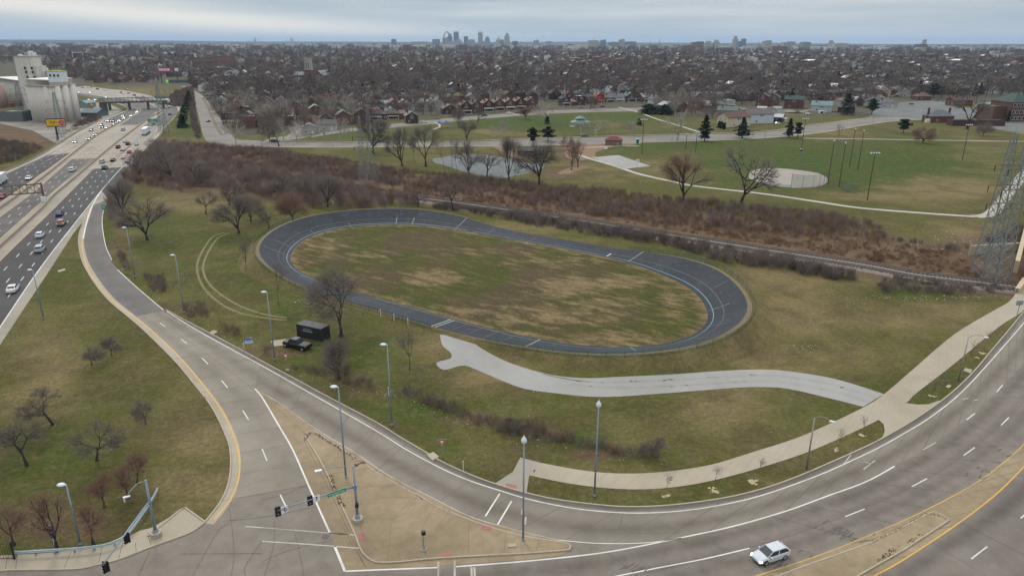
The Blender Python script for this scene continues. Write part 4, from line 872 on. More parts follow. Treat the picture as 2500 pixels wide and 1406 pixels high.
def pine(name, seed, ht, wd, loc=(0, 0, 0), label=None, shape='cone', n=420, group=None, sz=.5, mat_=None):
    R = random.Random(seed); t = thing(name, label, 'evergreen tree' if shape != 'bush' else 'evergreen bush', loc, R.uniform(0, 6), group); MB().tube([(0, 0, -.1), (0, 0, ht * .95)], [ht * .02 + .08, .03], 6).build('trunk', BARKD, t); m = MB()
    lay = [R.uniform(0, 6.28) for _ in range(40)]
    for i in range(n):
        h = R.random() ** .9
        if shape == 'cone': z = ht * (.12 + .88 * h); rm = wd * .5 * (1 - h) ** .75 * (.8 + .35 * sin(z * 3.1))
        elif shape == 'pine': z = ht * (.30 + .70 * h); rm = wd * .5 * math.sqrt(max(0, 1 - (2 * abs(h - .45)) ** 2 * .8)) * (.75 + .4 * sin(z * 2.3 + 1))
        else: z = ht * (.03 + .97 * h); rm = wd * .5 * (1 - h ** 2.5) ** .6
        lobe = .75 + .3 * sin(3 * lay[int(h * 12)] + 2.3 * lay[int(h * 7)]); a = R.uniform(0, 6.28); r = rm * math.sqrt(R.uniform(.25, 1)) * (lobe + .25 * sin(a * 3 + z))
        c = Vector((r * cos(a), r * sin(a), z)); u = Vector((cos(a) * 1.0 + R.gauss(0, .4), sin(a) + R.gauss(0, .4), R.gauss(-.05, .4))).normalized(); v = u.cross(Vector((R.gauss(0, .5), R.gauss(0, .5), 1))).normalized(); q = sz * R.uniform(.6, 1.5)
        m.quad(c - u * q - v * q * .35, c + u * q * .2 - v * q * .55, c + u * q, c - u * q * .1 + v * q * .5)
    m.build('crown', mat_ or NEED, t); return t
def hw(px, py, hwpx):                       # half-width in pixels -> full width in metres at that ground point
    return 2 * abs((G(px + hwpx, py) - G(px, py)).length)
TREES = [  # px, py, top row, half width px, style, label
 (833, 822, 652, 78, 'oak', 'large dark bare tree with a forked trunk beside the black container'),
 (360, 586, 468, 62, 'vase', 'broad bare tree with many upright limbs on the grass beyond the top of the ramp'),
 (503, 523, 466, 24, 'gnarl', 'small crooked sparse tree alone on the grass near the freeway woods'),
 (583, 570, 470, 46, 'vase', 'bare tree with a brushy foot at the end of the wheel ruts'),
 (612, 540, 470, 26, 'vase', 'slim bare tree just behind the one at the end of the wheel ruts'),
 (657, 558, 512, 22, 'gnarl', 'small bare tree left of the far turn of the track'),
 (716, 541, 472, 33, 'vaser', 'reddish bare tree on a short trunk above the left turn of the track'),
 (680, 745, 640, 14, 'thin', 'thin sapling in front of the left turn of the track'),
 (600, 665, 590, 8, 'thin', 'very thin sapling left of the track fence'),
 (828, 925, 830, 26, 'shrub', 'upright brushy tree between the container and the hedge line'),
 (1000, 903, 800, 20, 'thin', 'thin bare tree left of the end of the grey path'),
 (128, 1037, 950, 46, 'lean', 'crooked leaning tree on the slope between freeway and ramp'),
 (66, 1137, 1035, 50, 'gnarl', 'low bare tree with a split stump at the left edge'),
 (237, 1124, 1030, 52, 'gnarl2', 'bare twin-limbed tree in the middle of the left slope'),
 (273, 868, 824, 16, 'small', 'small bushy tree on the left slope, the one nearer the ramp'),
 (224, 890, 848, 20, 'small', 'small bushy tree on the left slope, left of its pair'),
 (356, 1033, 980, 20, 'small', 'small bare tree alone near the ramp curb on the left slope'),
 (140, 1345, 1200, 34, 'red', 'reddish young tree by the blue signs at the lower left'),
 (229, 1330, 1225, 24, 'red', 'reddish young tree beside the lower left lamp pole'),
 (255, 1238, 1165, 22, 'red', 'reddish young tree just left of the bent lamp arm'),
 (315, 1215, 1135, 24, 'red', 'reddish young tree behind the bent lamp arm'),
 (336, 1180, 1110, 18, 'red', 'reddish young tree farthest up the slope above the mast arm'),
 (35, 1330, 1245, 34, 'red', 'reddish young tree at the lower left corner behind the black gate'),
 (1667, 496, 368, 50, 'vaser', 'large reddish bare tree with upright limbs on the park edge'),
 (1808, 502, 345, 78, 'oak2', 'large spreading bare tree in front of the round pad'),
 (1316, 452, 338, 52, 'dense', 'dense dark round bare tree at the right end of the pond'),
 (1106, 515, 440, 32, 'gnarl2', 'bare tree with two bent trunks behind the track beside the railway'),
 (1020, 505, 455, 26, 'gnarl', 'low bent bare tree in the brush behind the far track'),
 (800, 505, 425, 34, 'vase', 'bare tree in the thicket above the left turn of the track'),
 (912, 377, 268, 40, 'dense', 'tall dark bare tree just right of the centre pylons'),
 (982, 405, 308, 30, 'vase', 'tall bare tree second to the right of the centre pylons'),
 (1040, 407, 296, 44, 'oak', 'tall dark bare tree left of the pond'),
 (1012, 396, 330, 14, 'thin', 'slim bare trunk left of the pond'),
 (1084, 408, 330, 16, 'thin', 'slim bare tree at the left end of the pond'),
 (1104, 408, 325, 14, 'thin', 'slim straight bare tree at the left end of the pond'), (1116, 418, 335, 16, 'thin', 'slim bare tree on the near bank at the left of the pond'),
 (1145, 427, 335, 36, 'vase', 'spreading bare tree on the near bank of the pond'),
 (1188, 440, 368, 26, 'gnarl2', 'forked bare tree at the middle of the near pond bank'),
 (1242, 440, 325, 24, 'vase', 'tall bare tree on the near pond bank, right of the forked one'), (1254, 448, 340, 14, 'thin', 'slim bare tree beside the tall one on the near pond bank'),
 (1395, 415, 345, 16, 'cyp', 'reddish feathery cypress beside the orange clay'), (1411, 408, 338, 18, 'cyp', 'reddish feathery cypress nearest the court path'), (1385, 367, 330, 18, 'cyp', 'reddish feathery cypress behind the playground shed'),
 (1652, 345, 255, 46, 'syc', 'pale sycamore on the park road right of the red roofed shelter'), (1337, 303, 235, 38, 'syc', 'whitish sycamore on the lawn left of the gazebo'),
 (2165, 252, 200, 42, 'syc', 'pale sycamore in front of the houses by the parking lot'), (576, 356, 280, 30, 'syc', 'pale sycamore at the bend of the street beside the brush'),
 (659, 346, 285, 22, 'vase', 'bare street tree left of the side street'), (681, 358, 300, 20, 'gnarl2', 'dark bare tree on the near verge left of the side street'), (692, 343, 282, 18, 'syc', 'pale bare tree left of the side street'), (724, 346, 290, 24, 'syc', 'pale leaning tree at the side street corner'), (794, 346, 280, 28, 'syc', 'pale tree on the park road, left of its twin'), (829, 347, 283, 26, 'syc', 'pale tree on the park road nearest the centre pylons'),
 (1418, 331, 285, 22, 'syc', 'small pale tree on the park road below the gazebo'), (1454, 332, 290, 26, 'syc', 'small pale tree on the park road right of the gazebo'), (1555, 332, 286, 24, 'syc', 'small pale tree on the park road with dark ivy'), (1225, 345, 290, 26, 'syc', 'pale thin tree on the far side of the road above the pond'), (1140, 345, 288, 24, 'vase', 'bare tree on the road verge above the pond'),
 (2253, 349, 308, 24, 'vaser', 'round reddish tree in the park beside the thin path'), (2362, 316, 215, 46, 'oak2', 'large dark bare tree in front of the school yard'), (2400, 332, 298, 18, 'vase', 'small bare tree in front of the school canopy'), (2043, 351, 300, 12, 'thin', 'leafless pole-like tree beside the park road curve'), (1165, 300, 262, 14, 'small', 'small street tree in front of the brick row'), (1285, 292, 262, 14, 'vaser', 'small reddish street tree at the right end of the brick row'), (1119, 312, 262, 16, 'vase', 'bare tree on the lawn left of the brick row'), (1440, 268, 232, 16, 'vaser', 'dark reddish tree in front of the red gambrel house'),
 (930, 345, 290, 20, 'vase', 'bare tree on the park road right of the centre pylons'), (560, 500, 440, 40, 'shrub', 'purplish brushy tree at the edge of the freeway woods'), (420, 440, 355, 50, 'vase', 'wide bare tree over the thicket beside the freeway bridge'), (340, 430, 370, 34, 'shrub', 'grey brushy tree against the freeway parapet'), (480, 450, 380, 40, 'vase', 'bare tree in the middle of the freeway thicket'), (690, 480, 420, 34, 'shrub', 'brushy tree in the thicket above the reddish tree'), (750, 490, 430, 30, 'vase', 'bare tree in the thicket above the far left turn'), (630, 460, 395, 34, 'vase', 'bare tree in the deep thicket by the railway'), (300, 520, 440, 30, 'shrub', 'grey brushy tree beside the ramp fence'), (925, 480, 425, 10, 'thin', 'slim dark tree at the foot of the centre pylons'), (955, 478, 430, 10, 'thin', 'slim dark tree right of the foot of the centre pylons'),
 (1240, 1050, 1030, 22, 'small', 'low brown bush at the dense end of the hedge'), (1590, 1110, 1065, 26, 'small', 'round twiggy bush at the end of the broken hedge'),
]
ST = {'oak': dict(twigs=4600, tw=.03, tl=1.3, trunk=.2, forks=3, up=.7, bark=BARKD, depth=5), 'oak2': dict(twigs=3600, tw=.035, tl=1.2, trunk=.2, forks=4, up=.3, bark=BARKD, twig=TWIGP, depth=5), 'vase': dict(twigs=3800, tw=.032, tl=1.2, trunk=.12, forks=6, up=.75, bark=BARKD), 'vaser': dict(twigs=5200, tw=.035, tl=1.3, trunk=.15, forks=6, up=.8, twig=TWIGR, bark=BARKD),
      'gnarl': dict(twigs=1500, tw=.02, tl=.6, trunk=.3, forks=3, up=.2, bark=BARKD), 'gnarl2': dict(twigs=1900, tw=.018, tl=.7, trunk=.3, forks=3, up=.3, bark=BARKD), 'lean': dict(twigs=2000, tw=.018, tl=.6, trunk=.42, forks=3, up=.1, lean=(-.35, 0), bark=BARKD), 'thin': dict(twigs=500, tw=.025, tl=.8, trunk=.35, forks=4, up=.95, r0=.09, bark=BARKD, depth=3),
      'small': dict(twigs=1500, tw=.013, tl=.5, trunk=.2, forks=5, up=.5, depth=3), 'red': dict(twigs=1300, tw=.013, tl=.6, trunk=.25, forks=5, up=.8, twig=TWIGR, bark=BARKD, depth=3), 'shrub': dict(twigs=3400, tw=.022, tl=.9, trunk=.04, forks=8, up=.9, bark=BARKD, depth=3), 'dense': dict(twigs=6500, tw=.04, tl=1.2, trunk=.22, forks=6, up=.4, bark=BARKD, twig=TWIGD),
      'cyp': dict(twigs=1500, tw=.06, tl=.9, trunk=.1, forks=6, up=.7, twig=TWIGR, depth=3), 'syc': dict(twigs=900, tw=.05, tl=1.2, trunk=.25, forks=5, up=.5, bark=BARKP, twig=TWIGP, depth=4)}
for i, (px, py, ty, hp, st, lb) in enumerate(TREES):
    p = T(px, py); ht = ztop(p, px, ty); wd = hw(px, py, hp); bare_tree('bare_tree', 100 + i, max(ht, 1.2), wd, loc=p, label=lb, **ST[st])
for i, (px, py, ty, hp, sh, lb) in enumerate([(1301, 357, 312, 15, 'pine', 'dark pine behind the pond, left of a pair'), (1338, 345, 310, 18, 'pine', 'dark pine behind the pond, right of a pair'), (1720, 345, 282, 24, 'cone', 'dark evergreen on the park road left of the yellow house'), (1812, 338, 288, 24, 'cone', 'dark evergreen in front of the white and yellow houses'),
        (1926, 337, 290, 15, 'cone', 'tall dark evergreen with a bare tip by the road curve'), (1947, 338, 300, 12, 'pine', 'thin ragged pine beside the tall evergreen by the road curve'), (2205, 326, 292, 19, 'pine', 'round dark pine on the lawn at the right of the park'), (2128, 281, 242, 18, 'pine', 'wide dark pine at the corner of the parking lot'), (2067, 281, 228, 15, 'bush', 'tall dark cedar by the red brick shed'),
        (2278, 240, 205, 20, 'pine', 'dark pine above the green lawn at the upper right'), (780, 300, 262, 9, 'pine', 'dark ivy-clad pine among the houses left of the pylons'), (1585, 278, 255, 26, 'bush', 'dark evergreen clump at the left of the path behind the park'), (1622, 280, 256, 22, 'bush', 'dark evergreen clump at the middle of the path behind the park'), (1560, 306, 290, 8, 'bush', 'dark ivy mass on a small pale trunk'), (1336, 303, 284, 7, 'bush', 'dark ivy mass on the foot of the whitish sycamore'),
        (1755, 312, 296, 5, 'bush', 'clipped evergreen against the yellow house, leftmost of three'), (1761, 314, 297, 5, 'bush', 'clipped evergreen against the yellow house, middle of three'), (1768, 316, 300, 4, 'bush', 'clipped evergreen against the yellow house, rightmost of three'),
        (446, 312, 280, 13, 'bush', 'large round juniper at the near end of the freeway row'), (450, 296, 262, 10, 'bush', 'juniper second from the near end of the freeway row'), (455, 280, 248, 10, 'bush', 'juniper third from the near end of the freeway row'), (460, 265, 232, 9, 'bush', 'juniper fourth from the near end of the freeway row'), (463, 252, 222, 9, 'bush', 'juniper at the far end of the freeway row'), (593, 290, 260, 14, 'bush', 'dark evergreen among the houses right of the divided street'), (2460, 300, 270, 9, 'cone', 'narrow dark evergreen near the school')]):
    p = T(px, py); ht = ztop(p, px, ty); wd = hw(px, py, hp); pine('evergreen', 300 + i, ht, wd, p, lb, sh, n=1300 if hp > 11 else 500, sz=.36 + wd * .035)
# tiny street saplings along the arterial
for i, (px, py, ty, lb) in enumerate([(1628, 1190, 1155, 'sapling by the dirt patch nearest the tall lamp pole'), (1747, 1172, 1138, 'sapling behind the second dirt patch along the sidewalk'), (1853, 1152, 1122, 'sapling with a bent whip by the third dirt patch'), (2045, 1098, 1044, 'sapling right of the lamp with the curved arm'), (2110, 1060, 1014, 'sapling nearest the driveway apron'), (2404, 850, 805, 'sapling under the far lamp arm'), (2277, 965, 925, 'sapling on the upper verge corner'), (2373, 868, 835, 'sapling left of the drain slab on the upper verge')]):
    p = T(px, py); bare_tree('sapling', 500 + i, ztop(p, px, ty), (.7), twigs=110, tw=.012, tl=.35, trunk=.3, forks=5, up=.95, r0=.025, depth=2, loc=p, label='thin leafless ' + lb, group='street saplings')
DS = MB()
for (px, py) in [(1625, 1208), (1740, 1194), (1747, 1200), (1836, 1178), (1845, 1172), (2043, 1098), (2105, 1062), (2400, 862), (2278, 966), (2386, 873)]:
    c = G(px, py)
    for k in range(9):
        a = rnd.uniform(0, 6.28); r = rnd.uniform(0, .55); q = c + Vector((cos(a) * r, sin(a) * r, .02 + k * .0012)); s_ = rnd.uniform(.1, .35); ph = rnd.uniform(0, 6)
        DS.quad(*[q + Vector((cos(ph + j * 1.05) * s_ * rnd.uniform(.5, 1), sin(ph + j * 1.05) * s_ * rnd.uniform(.5, 1), 0)) for j in range(6)])
struct(DS.build('bare_soil_patches', mat('pale_soil', (.33, .24, .14), (.46, .36, .24), 4, 1, world=True)))

# ---- shared low-detail source meshes for uncountable growth (kept outside the scene)
HC = bpy.data.collections.new('growth_sources')
def mesh_only(mb, name, mats):
    o = mb.build(name, mats); C.objects.unlink(o); return o
def far_tree(seed, ht=12, wd=10, n=150, tw=.28, tl=2.0, bk=1, evergreen=False):
    R = random.Random(seed); m = MB(); m.tube([(0, 0, -.3), (R.gauss(0, .3), R.gauss(0, .3), ht * .42)], [.32, .2], 4, m=0, cap=False)
    for k in range(7):
        a = R.uniform(0, 6.28); m.tube([(0, 0, ht * R.uniform(.25, .42)), (cos(a) * wd * .28, sin(a) * wd * .28, ht * R.uniform(.6, .85))], [.15, .05], 3, m=0, cap=False)
    for i in range(n):
        a = R.uniform(0, 6.28); h = R.uniform(-1, 1); rr = math.sqrt(max(0, 1 - h * h)) * R.uniform(.35, 1) ** .6; c = Vector((rr * cos(a) * wd * .5, rr * sin(a) * wd * .5, ht * (.62 + .34 * h)))
        v = (Vector((cos(a) * .6, sin(a) * .6, .5 + h * .4)) + Vector((R.gauss(0, .5), R.gauss(0, .5), R.gauss(0, .4)))).normalized(); l = tl * R.uniform(.4, 1.2); sd = v.cross(Vector((R.gauss(0, 1), R.gauss(0, 1), R.gauss(0, 1)))).normalized() * tw * R.uniform(.5, 1.5)
        m.quad(c - v * l * .5, c + sd, c + v * l * .5, c - sd * .7, m=1)
    return m
def var_mat(name, cols, rough=1):             # random tone per plant
    m, t, b = nodes(name); oi = t.nodes.new('ShaderNodeObjectInfo'); rp = t.nodes.new('ShaderNodeValToRGB'); rp.color_ramp.interpolation = 'LINEAR'
    e = rp.color_ramp.elements; e[0].color = (*cols[0], 1); e[1].color = (*cols[-1], 1)
    for i, c in enumerate(cols[1:-1]): q = e.new((i + 1) / (len(cols) - 1)); q.color = (*c, 1)
    t.links.new(oi.outputs['Random'], rp.inputs[0]); f = noise(t, oco(t), .5, 3, .6)
    t.links.new(mixn(t, mth(t, 'MULTIPLY', f, .45), rp.outputs[0], mixn(t, 1.0, rp.outputs[0], (.55, .55, .55), 'MULTIPLY')), b.inputs['Base Color']); b.inputs['Roughness'].default_value = rough; b.inputs['Specular IOR Level'].default_value = .1; return m
FT = var_mat('far_twigs', [(.115, .092, .085), (.165, .13, .112), (.088, .076, .074), (.175, .125, .105), (.13, .105, .095), (.25, .205, .16), (.09, .08, .08)])
FE = var_mat('far_needles', [(.014, .024, .015), (.03, .04, .022)])
srcs = []
for i in range(5): srcs.append(mesh_only(far_tree(i, ht=11 + i * 1.2, wd=9 + (i % 3) * 1.8, n=170), 'far_tree_%d' % i, [BARK, FT]))
pm = MB()
R9 = random.Random(9)
for i in range(110):
    h = R9.random(); a = R9.uniform(0, 6.28); r = 3.2 * (1 - h) ** .6 * R9.uniform(.5, 1); c = Vector((r * cos(a), r * sin(a), 1 + 11 * h)); u = Vector((cos(a), sin(a), R9.gauss(0, .3))); v = Vector((-sin(a), cos(a), R9.gauss(0, .4))); pm.quad(c - u, c - v * .9, c + u, c + v * .9)
srcs.append(mesh_only(pm, 'far_tree_9', [FE]))
# three brush clumps: tall reddish, low golden, dark hedge
def clump(seed, ht, wd, n, tw):
    R = random.Random(seed); m = MB()
    for i in range(n):
        a = R.uniform(0, 6.28); r = wd * .5 * math.sqrt(R.random()); b = Vector((cos(a) * r * .55, sin(a) * r * .55, R.uniform(0, ht * .45))); v = Vector((cos(a) * r * .5 / wd + R.gauss(0, .25), sin(a) * r * .5 / wd + R.gauss(0, .25), R.uniform(.35, 1))).normalized(); l = ht * R.uniform(.35, .75) * (1.1 - .5 * r / wd)
        sd = v.cross(Vector((R.gauss(0, 1), R.gauss(0, 1), .1))).normalized() * tw; m.quad(b - sd * .5, b + sd * .5, b + v * l * .6 + sd * .4, b + v * l)
    return m
BR1 = var_mat('brush_red', [(.18, .10, .068), (.235, .135, .09), (.145, .095, .075), (.28, .18, .11), (.165, .108, .085)]); BR2 = var_mat('brush_gold', [(.20, .12, .068), (.26, .165, .095), (.165, .105, .068)]); BR3 = var_mat('brush_dark', [(.11, .09, .078), (.16, .13, .115), (.20, .17, .15), (.08, .08, .055)])
BR4 = var_mat('brush_grey', [(.215, .17, .15), (.27, .215, .19), (.165, .125, .11)])
def gn_scatter(name, pts, scl, rot, idx, sources, label=None):
    """one object: instances of the source plants on its points"""
    cc = bpy.data.collections.new(name + '_sources')
    for s_ in sources: cc.objects.link(s_)
    me = bpy.data.meshes.new(name); me.from_pydata([tuple(p) for p in pts], [], [])
    for nm, tp, A in (('scl', 'FLOAT', scl), ('rot', 'FLOAT', rot), ('idx', 'INT', idx)):
        a = me.attributes.new(nm, tp, 'POINT'); a.data.foreach_set('value', np.array(A, dtype=np.int32 if tp == 'INT' else np.float32))
    o = bpy.data.objects.new(name, me); C.objects.link(o)
    ng = bpy.data.node_groups.new(name, 'GeometryNodeTree'); ng.interface.new_socket('Geometry', in_out='INPUT', socket_type='NodeSocketGeometry'); ng.interface.new_socket('Geometry', in_out='OUTPUT', socket_type='NodeSocketGeometry')
    gi, go = ng.nodes.new('NodeGroupInput'), ng.nodes.new('NodeGroupOutput'); ip = ng.nodes.new('GeometryNodeInstanceOnPoints'); ci = ng.nodes.new('GeometryNodeCollectionInfo')
    ci.inputs['Collection'].default_value = cc; ci.inputs['Separate Children'].default_value = True; ci.inputs['Reset Children'].default_value = True
    def na(n, tp): q = ng.nodes.new('GeometryNodeInputNamedAttribute'); q.data_type = tp; q.inputs['Name'].default_value = n; return q.outputs['Attribute']
    cx = ng.nodes.new('ShaderNodeCombineXYZ'); ng.links.new(na('rot', 'FLOAT'), cx.inputs[2]); er = ng.nodes.new('FunctionNodeEulerToRotation'); ng.links.new(cx.outputs[0], er.inputs[0])
    ng.links.new(gi.outputs[0], ip.inputs['Points']); ng.links.new(ci.outputs[0], ip.inputs['Instance']); ip.inputs['Pick Instance'].default_value = True
    ng.links.new(na('idx', 'INT'), ip.inputs['Instance Index']); ng.links.new(er.outputs[0], ip.inputs['Rotation']); ng.links.new(na('scl', 'FLOAT'), ip.inputs['Scale']); ng.links.new(ip.outputs[0], go.inputs[0])
    md = o.modifiers.new('scatter', 'NODES'); md.node_group = ng
    return tag(o, label, kind='stuff')
def fill(poly, dens, rs, z=0.0):              # random ground points inside an outline traced on the photo
    W_ = [T(x, y) if z is None else G(x, y) for x, y in poly]; xs = [p.x for p in W_]; ys = [p.y for p in W_]; A = (max(xs) - min(xs)) * (max(ys) - min(ys)); o = []
    n = int(A * dens); ax = np.array([rs.uniform(min(xs), max(xs)) for _ in range(n)]); ay = np.array([rs.uniform(min(ys), max(ys)) for _ in range(n)]); az = tz(ax, ay)
    P2 = [(p.x, p.y) for p in W_]
    for x, y, z_ in zip(ax, ay, az):
        if inpoly(x, y, P2): o.append((float(x), float(y), float(z_) - .05))
    return o
rs = random.Random(77)
def brush(name, polys, mats, ht, wd, dens, n=70, tw=.05, sc=(.7, 1.3), label=None):
    src = [mesh_only(clump(40 + i + len(name), ht * (.8 + .2 * i), wd, n, tw), '%s_clump_%d' % (name, i), [mats[i % len(mats)]]) for i in range(3)]
    pts = []
    for p in polys: pts += fill(p, dens, rs, None)
    pts = [p for p in pts if name == 'fence_line_brush' and rs.random() < .85 or sin(p[0] * .23 + 1.7 * sin(p[1] * .19)) * sin(p[1] * .31 + 1.3 * sin(p[0] * .17)) < .45 + rs.random() * .4]
    gn_scatter(name, pts, [rs.uniform(*sc) * (1 + .25 * sin(p[0] * .11) * sin(p[1] * .17 + p[0] * .05)) for p in pts], [rs.uniform(0, 6.28) for _ in pts], [rs.choice((0, 1, 2)) for _ in pts], src, label); return len(pts)
n1_ = brush('reddish_brush', [[(470, 352), (560, 362), (640, 362), (780, 385), (880, 398), (1000, 420), (1150, 436), (1300, 448), (1440, 460), (1640, 488), (1860, 510), (2000, 520), (2120, 545), (2150, 562), (2165, 590), (2080, 594), (1900, 572), (1660, 556), (1500, 535), (1340, 510), (1150, 482), (980, 455), (700, 420), (560, 400)]], [BR1, BR1, BR4], 2.3, 1.7, .75, 70, .03, (.55, 1.35))
n2_ = brush('golden_brush', [[(1400, 518), (1660, 556), (1900, 574), (2060, 590), (2180, 592), (2330, 622), (2380, 650), (2390, 680), (2250, 660), (2100, 632), (1900, 602), (1664, 566), (1510, 542)], [(980, 456), (1150, 484), (1340, 512), (1395, 530), (1152, 495), (983, 470)]], [BR2, BR1, BR2], 1.0, 1.8, .6, 50, .045)
n3_ = brush('dark_hedge', [[(1040, 508), (1150, 520), (1250, 540), (1330, 556), (1400, 568), (1470, 576), (1560, 590), (1640, 603), (1700, 620), (1760, 640), (1850, 655), (1960, 672), (2080, 690), (2100, 684), (2020, 662), (1900, 640), (1780, 616), (1664, 596), (1510, 568), (1395, 550), (1250, 526), (1152, 512)]], [BR3, BR3, BR4], 2.7, 2.0, .62, 100, .04, (.55, 1.35))
n4_ = brush('thicket', [[(300, 440), (330, 385), (370, 350), (460, 352), (560, 395), (700, 425), (860, 452), (980, 478), (1040, 505), (960, 507), (850, 512), (760, 508), (690, 496), (620, 478), (560, 462), (500, 458), (440, 470), (360, 455), (320, 448)], [(268, 480), (300, 445), (320, 455), (290, 520), (276, 560), (262, 520)]], [BR4, BR1, BR4], 3.2, 2.4, .24, 80, .045, (.4, 1.6))
n5_ = brush('low_brush', [[(2150, 690), (2250, 680), (2340, 698), (2420, 702), (2450, 712), (2380, 720), (2270, 722), (2160, 714), (2130, 700)], [(2400, 588), (2440, 570), (2500, 560), (2560, 600), (2500, 612), (2420, 606)], [(2160, 592), (2200, 590), (2330, 616), (2370, 620), (2360, 606), (2280, 600), (2200, 584)]], [BR3, BR4, BR3], 1.7, 2.0, .5, 70, .04)
n6_ = brush('fence_line_brush', [[(980, 955), (1020, 962), (1100, 990), (1180, 1018), (1260, 1035), (1330, 1052), (1345, 1075), (1290, 1078), (1200, 1050), (1100, 1012), (1000, 975)], [(1345, 1062), (1420, 1080), (1520, 1098), (1600, 1112), (1620, 1125), (1560, 1122), (1450, 1100), (1350, 1078)], [(640, 850), (665, 845), (662, 870), (640, 868)], [(350, 672), (400, 675), (405, 715), (370, 712)], [(445, 745), (500, 742), (510, 775), (460, 775)], [(540, 792), (580, 800), (590, 825), (550, 815)], [(800, 905), (850, 900), (860, 945), (820, 935)], [(850, 930), (905, 930), (915, 955), (865, 955)], [(1230, 1030), (1330, 1035), (1335, 1072), (1240, 1060)], [(700, 890), (790, 905), (800, 925), (720, 905)], [(285, 620), (300, 615), (320, 660), (305, 662)]], [BR4, BR1, BR3], 1.4, 1.3, 2.3, 60, .018, (.5, 1.35))
n7_ = brush('billboard_brush', [[(190, 300), (225, 292), (250, 290), (200, 318), (160, 340), (140, 345)], [(-100, 340), (0, 345), (60, 358), (110, 362), (40, 395), (-100, 420)], [(400, 255), (430, 225), (470, 215), (476, 250), (480, 300), (485, 330), (470, 300), (462, 262), (430, 262)], [(466, 290), (476, 290), (492, 340), (480, 345)]], [BR4, BR1, BR3], 3.0, 2.6, .22, 80, .07)
# tufts of dead and green grass over the nearer slopes
def tuft(seed, n, h, r, m_):
    R = random.Random(seed); m = MB()
    for i in range(n): a = R.uniform(0, 6.28); q = Vector((cos(a) * r * R.random(), sin(a) * r * R.random(), 0)); v = Vector((R.gauss(0, .5), R.gauss(0, .5), 1)).normalized() * h * R.uniform(.4, 1); sd = Vector((cos(a + 1.5), sin(a + 1.5), 0)) * .02; m.quad(q - sd, q + sd, q + v)
    return mesh_only(m, 'tuft_%d' % seed, [m_])
TUF = [tuft(1, 14, .20, .16, var_mat('straw', [(.23, .175, .09), (.17, .13, .07), (.28, .22, .12)])), tuft(2, 14, .13, .18, var_mat('green_blades', [(.06, .09, .018), (.09, .10, .03), (.05, .07, .02)])), tuft(3, 12, .10, .2, var_mat('leaf_litter', [(.10, .065, .035), (.15, .10, .055), (.07, .05, .03)]))]
tp_ = fill([(0, 870), (60, 760), (180, 580), (215, 680), (340, 810), (470, 945), (545, 1070), (555, 1150), (520, 1240), (440, 1235), (280, 1310), (0, 1345)], 2.6, rs, 0) + fill([(420, 775), (640, 895), (850, 1005), (1080, 1140), (1230, 1185), (1270, 1115), (1540, 1150), (1850, 1095), (2100, 990), (1900, 950), (1450, 970), (1150, 900), (1060, 890), (1040, 810), (700, 730), (520, 600), (300, 560), (300, 670)], 1.5, rs, 0) + fill([(1310, 1190), (1500, 1200), (1700, 1190), (1960, 1115), (2140, 1035), (2140, 1065), (1850, 1190), (1600, 1230), (1320, 1205)], 3.5, rs, 0) + fill([(1150, 850), (1500, 880), (1830, 830), (1860, 700), (2200, 720), (2460, 730), (2220, 900), (2150, 955), (1900, 898), (1500, 915), (1300, 905)], 1.2, rs, 0) + fill([(2240, 960), (2330, 890), (2440, 800), (2440, 820), (2380, 890), (2300, 965)], 3, rs, 0)
def tn(x, y): return sin(x * .13 + 1.9 * sin(y * .11)) + sin(y * .21 + 1.3 * sin(x * .17))
gn_scatter('grass_tufts', tp_, [rs.uniform(.5, 1.5) for _ in tp_], [rs.uniform(0, 6.28) for _ in tp_], [(0 if tn(p[0], p[1]) + rs.gauss(0, .8) > .1 else 1 if tn(p[0], p[1]) + rs.gauss(0, .8) < -.9 else 2) for p in tp_], TUF)
print('tufts', len(tp_))
print('brush', n1_, n2_, n3_, n4_, n5_, n6_, n7_)
# ---- the tree mass over the town
th21 = rad(21); U_, V_ = Vector((cos(th21), sin(th21), 0)), Vector((-sin(th21), cos(th21), 0))
def urban_row(px): return float(np.interp(px, [-500, 0, 150, 190, 300, 350, 456, 480, 520, 560, 700, 840, 900, 1060, 1080, 1340, 1350, 1540, 1600, 1640, 1740, 1780, 1900, 2000, 2130, 2150, 2350, 2500, 3000], [150, 165, 180, 203, 207, 203, 205, 215, 262, 325, 320, 312, 300, 284, 262, 255, 250, 244, 262, 283, 290, 262, 255, 262, 262, 240, 240, 235, 230]))
KEEP = [[(1745, 270), (1900, 280), (1905, 325), (1745, 325)], [(-900, 192), (205, 192), (215, 330), (-900, 330)], [(185, 200), (420, 225), (420, 300), (185, 300)], [(2140, 244), (2500, 244), (2500, 300), (2140, 300)], [(466, 156), (570, 154), (572, 174), (466, 174)], [(738, 188), (800, 188), (800, 205), (738, 205)], [(1340, 248), (1560, 240), (1560, 275), (1340, 280)], [(1075, 262), (1320, 248), (1320, 300), (1075, 300)], [(1780, 262), (2030, 255), (2030, 300), (1780, 300)], [(390, 192), (462, 192), (462, 218), (390, 218)]]
far_pts, fs, fr_, fi = [], [], [], []; near_pts = []
y = 200.0
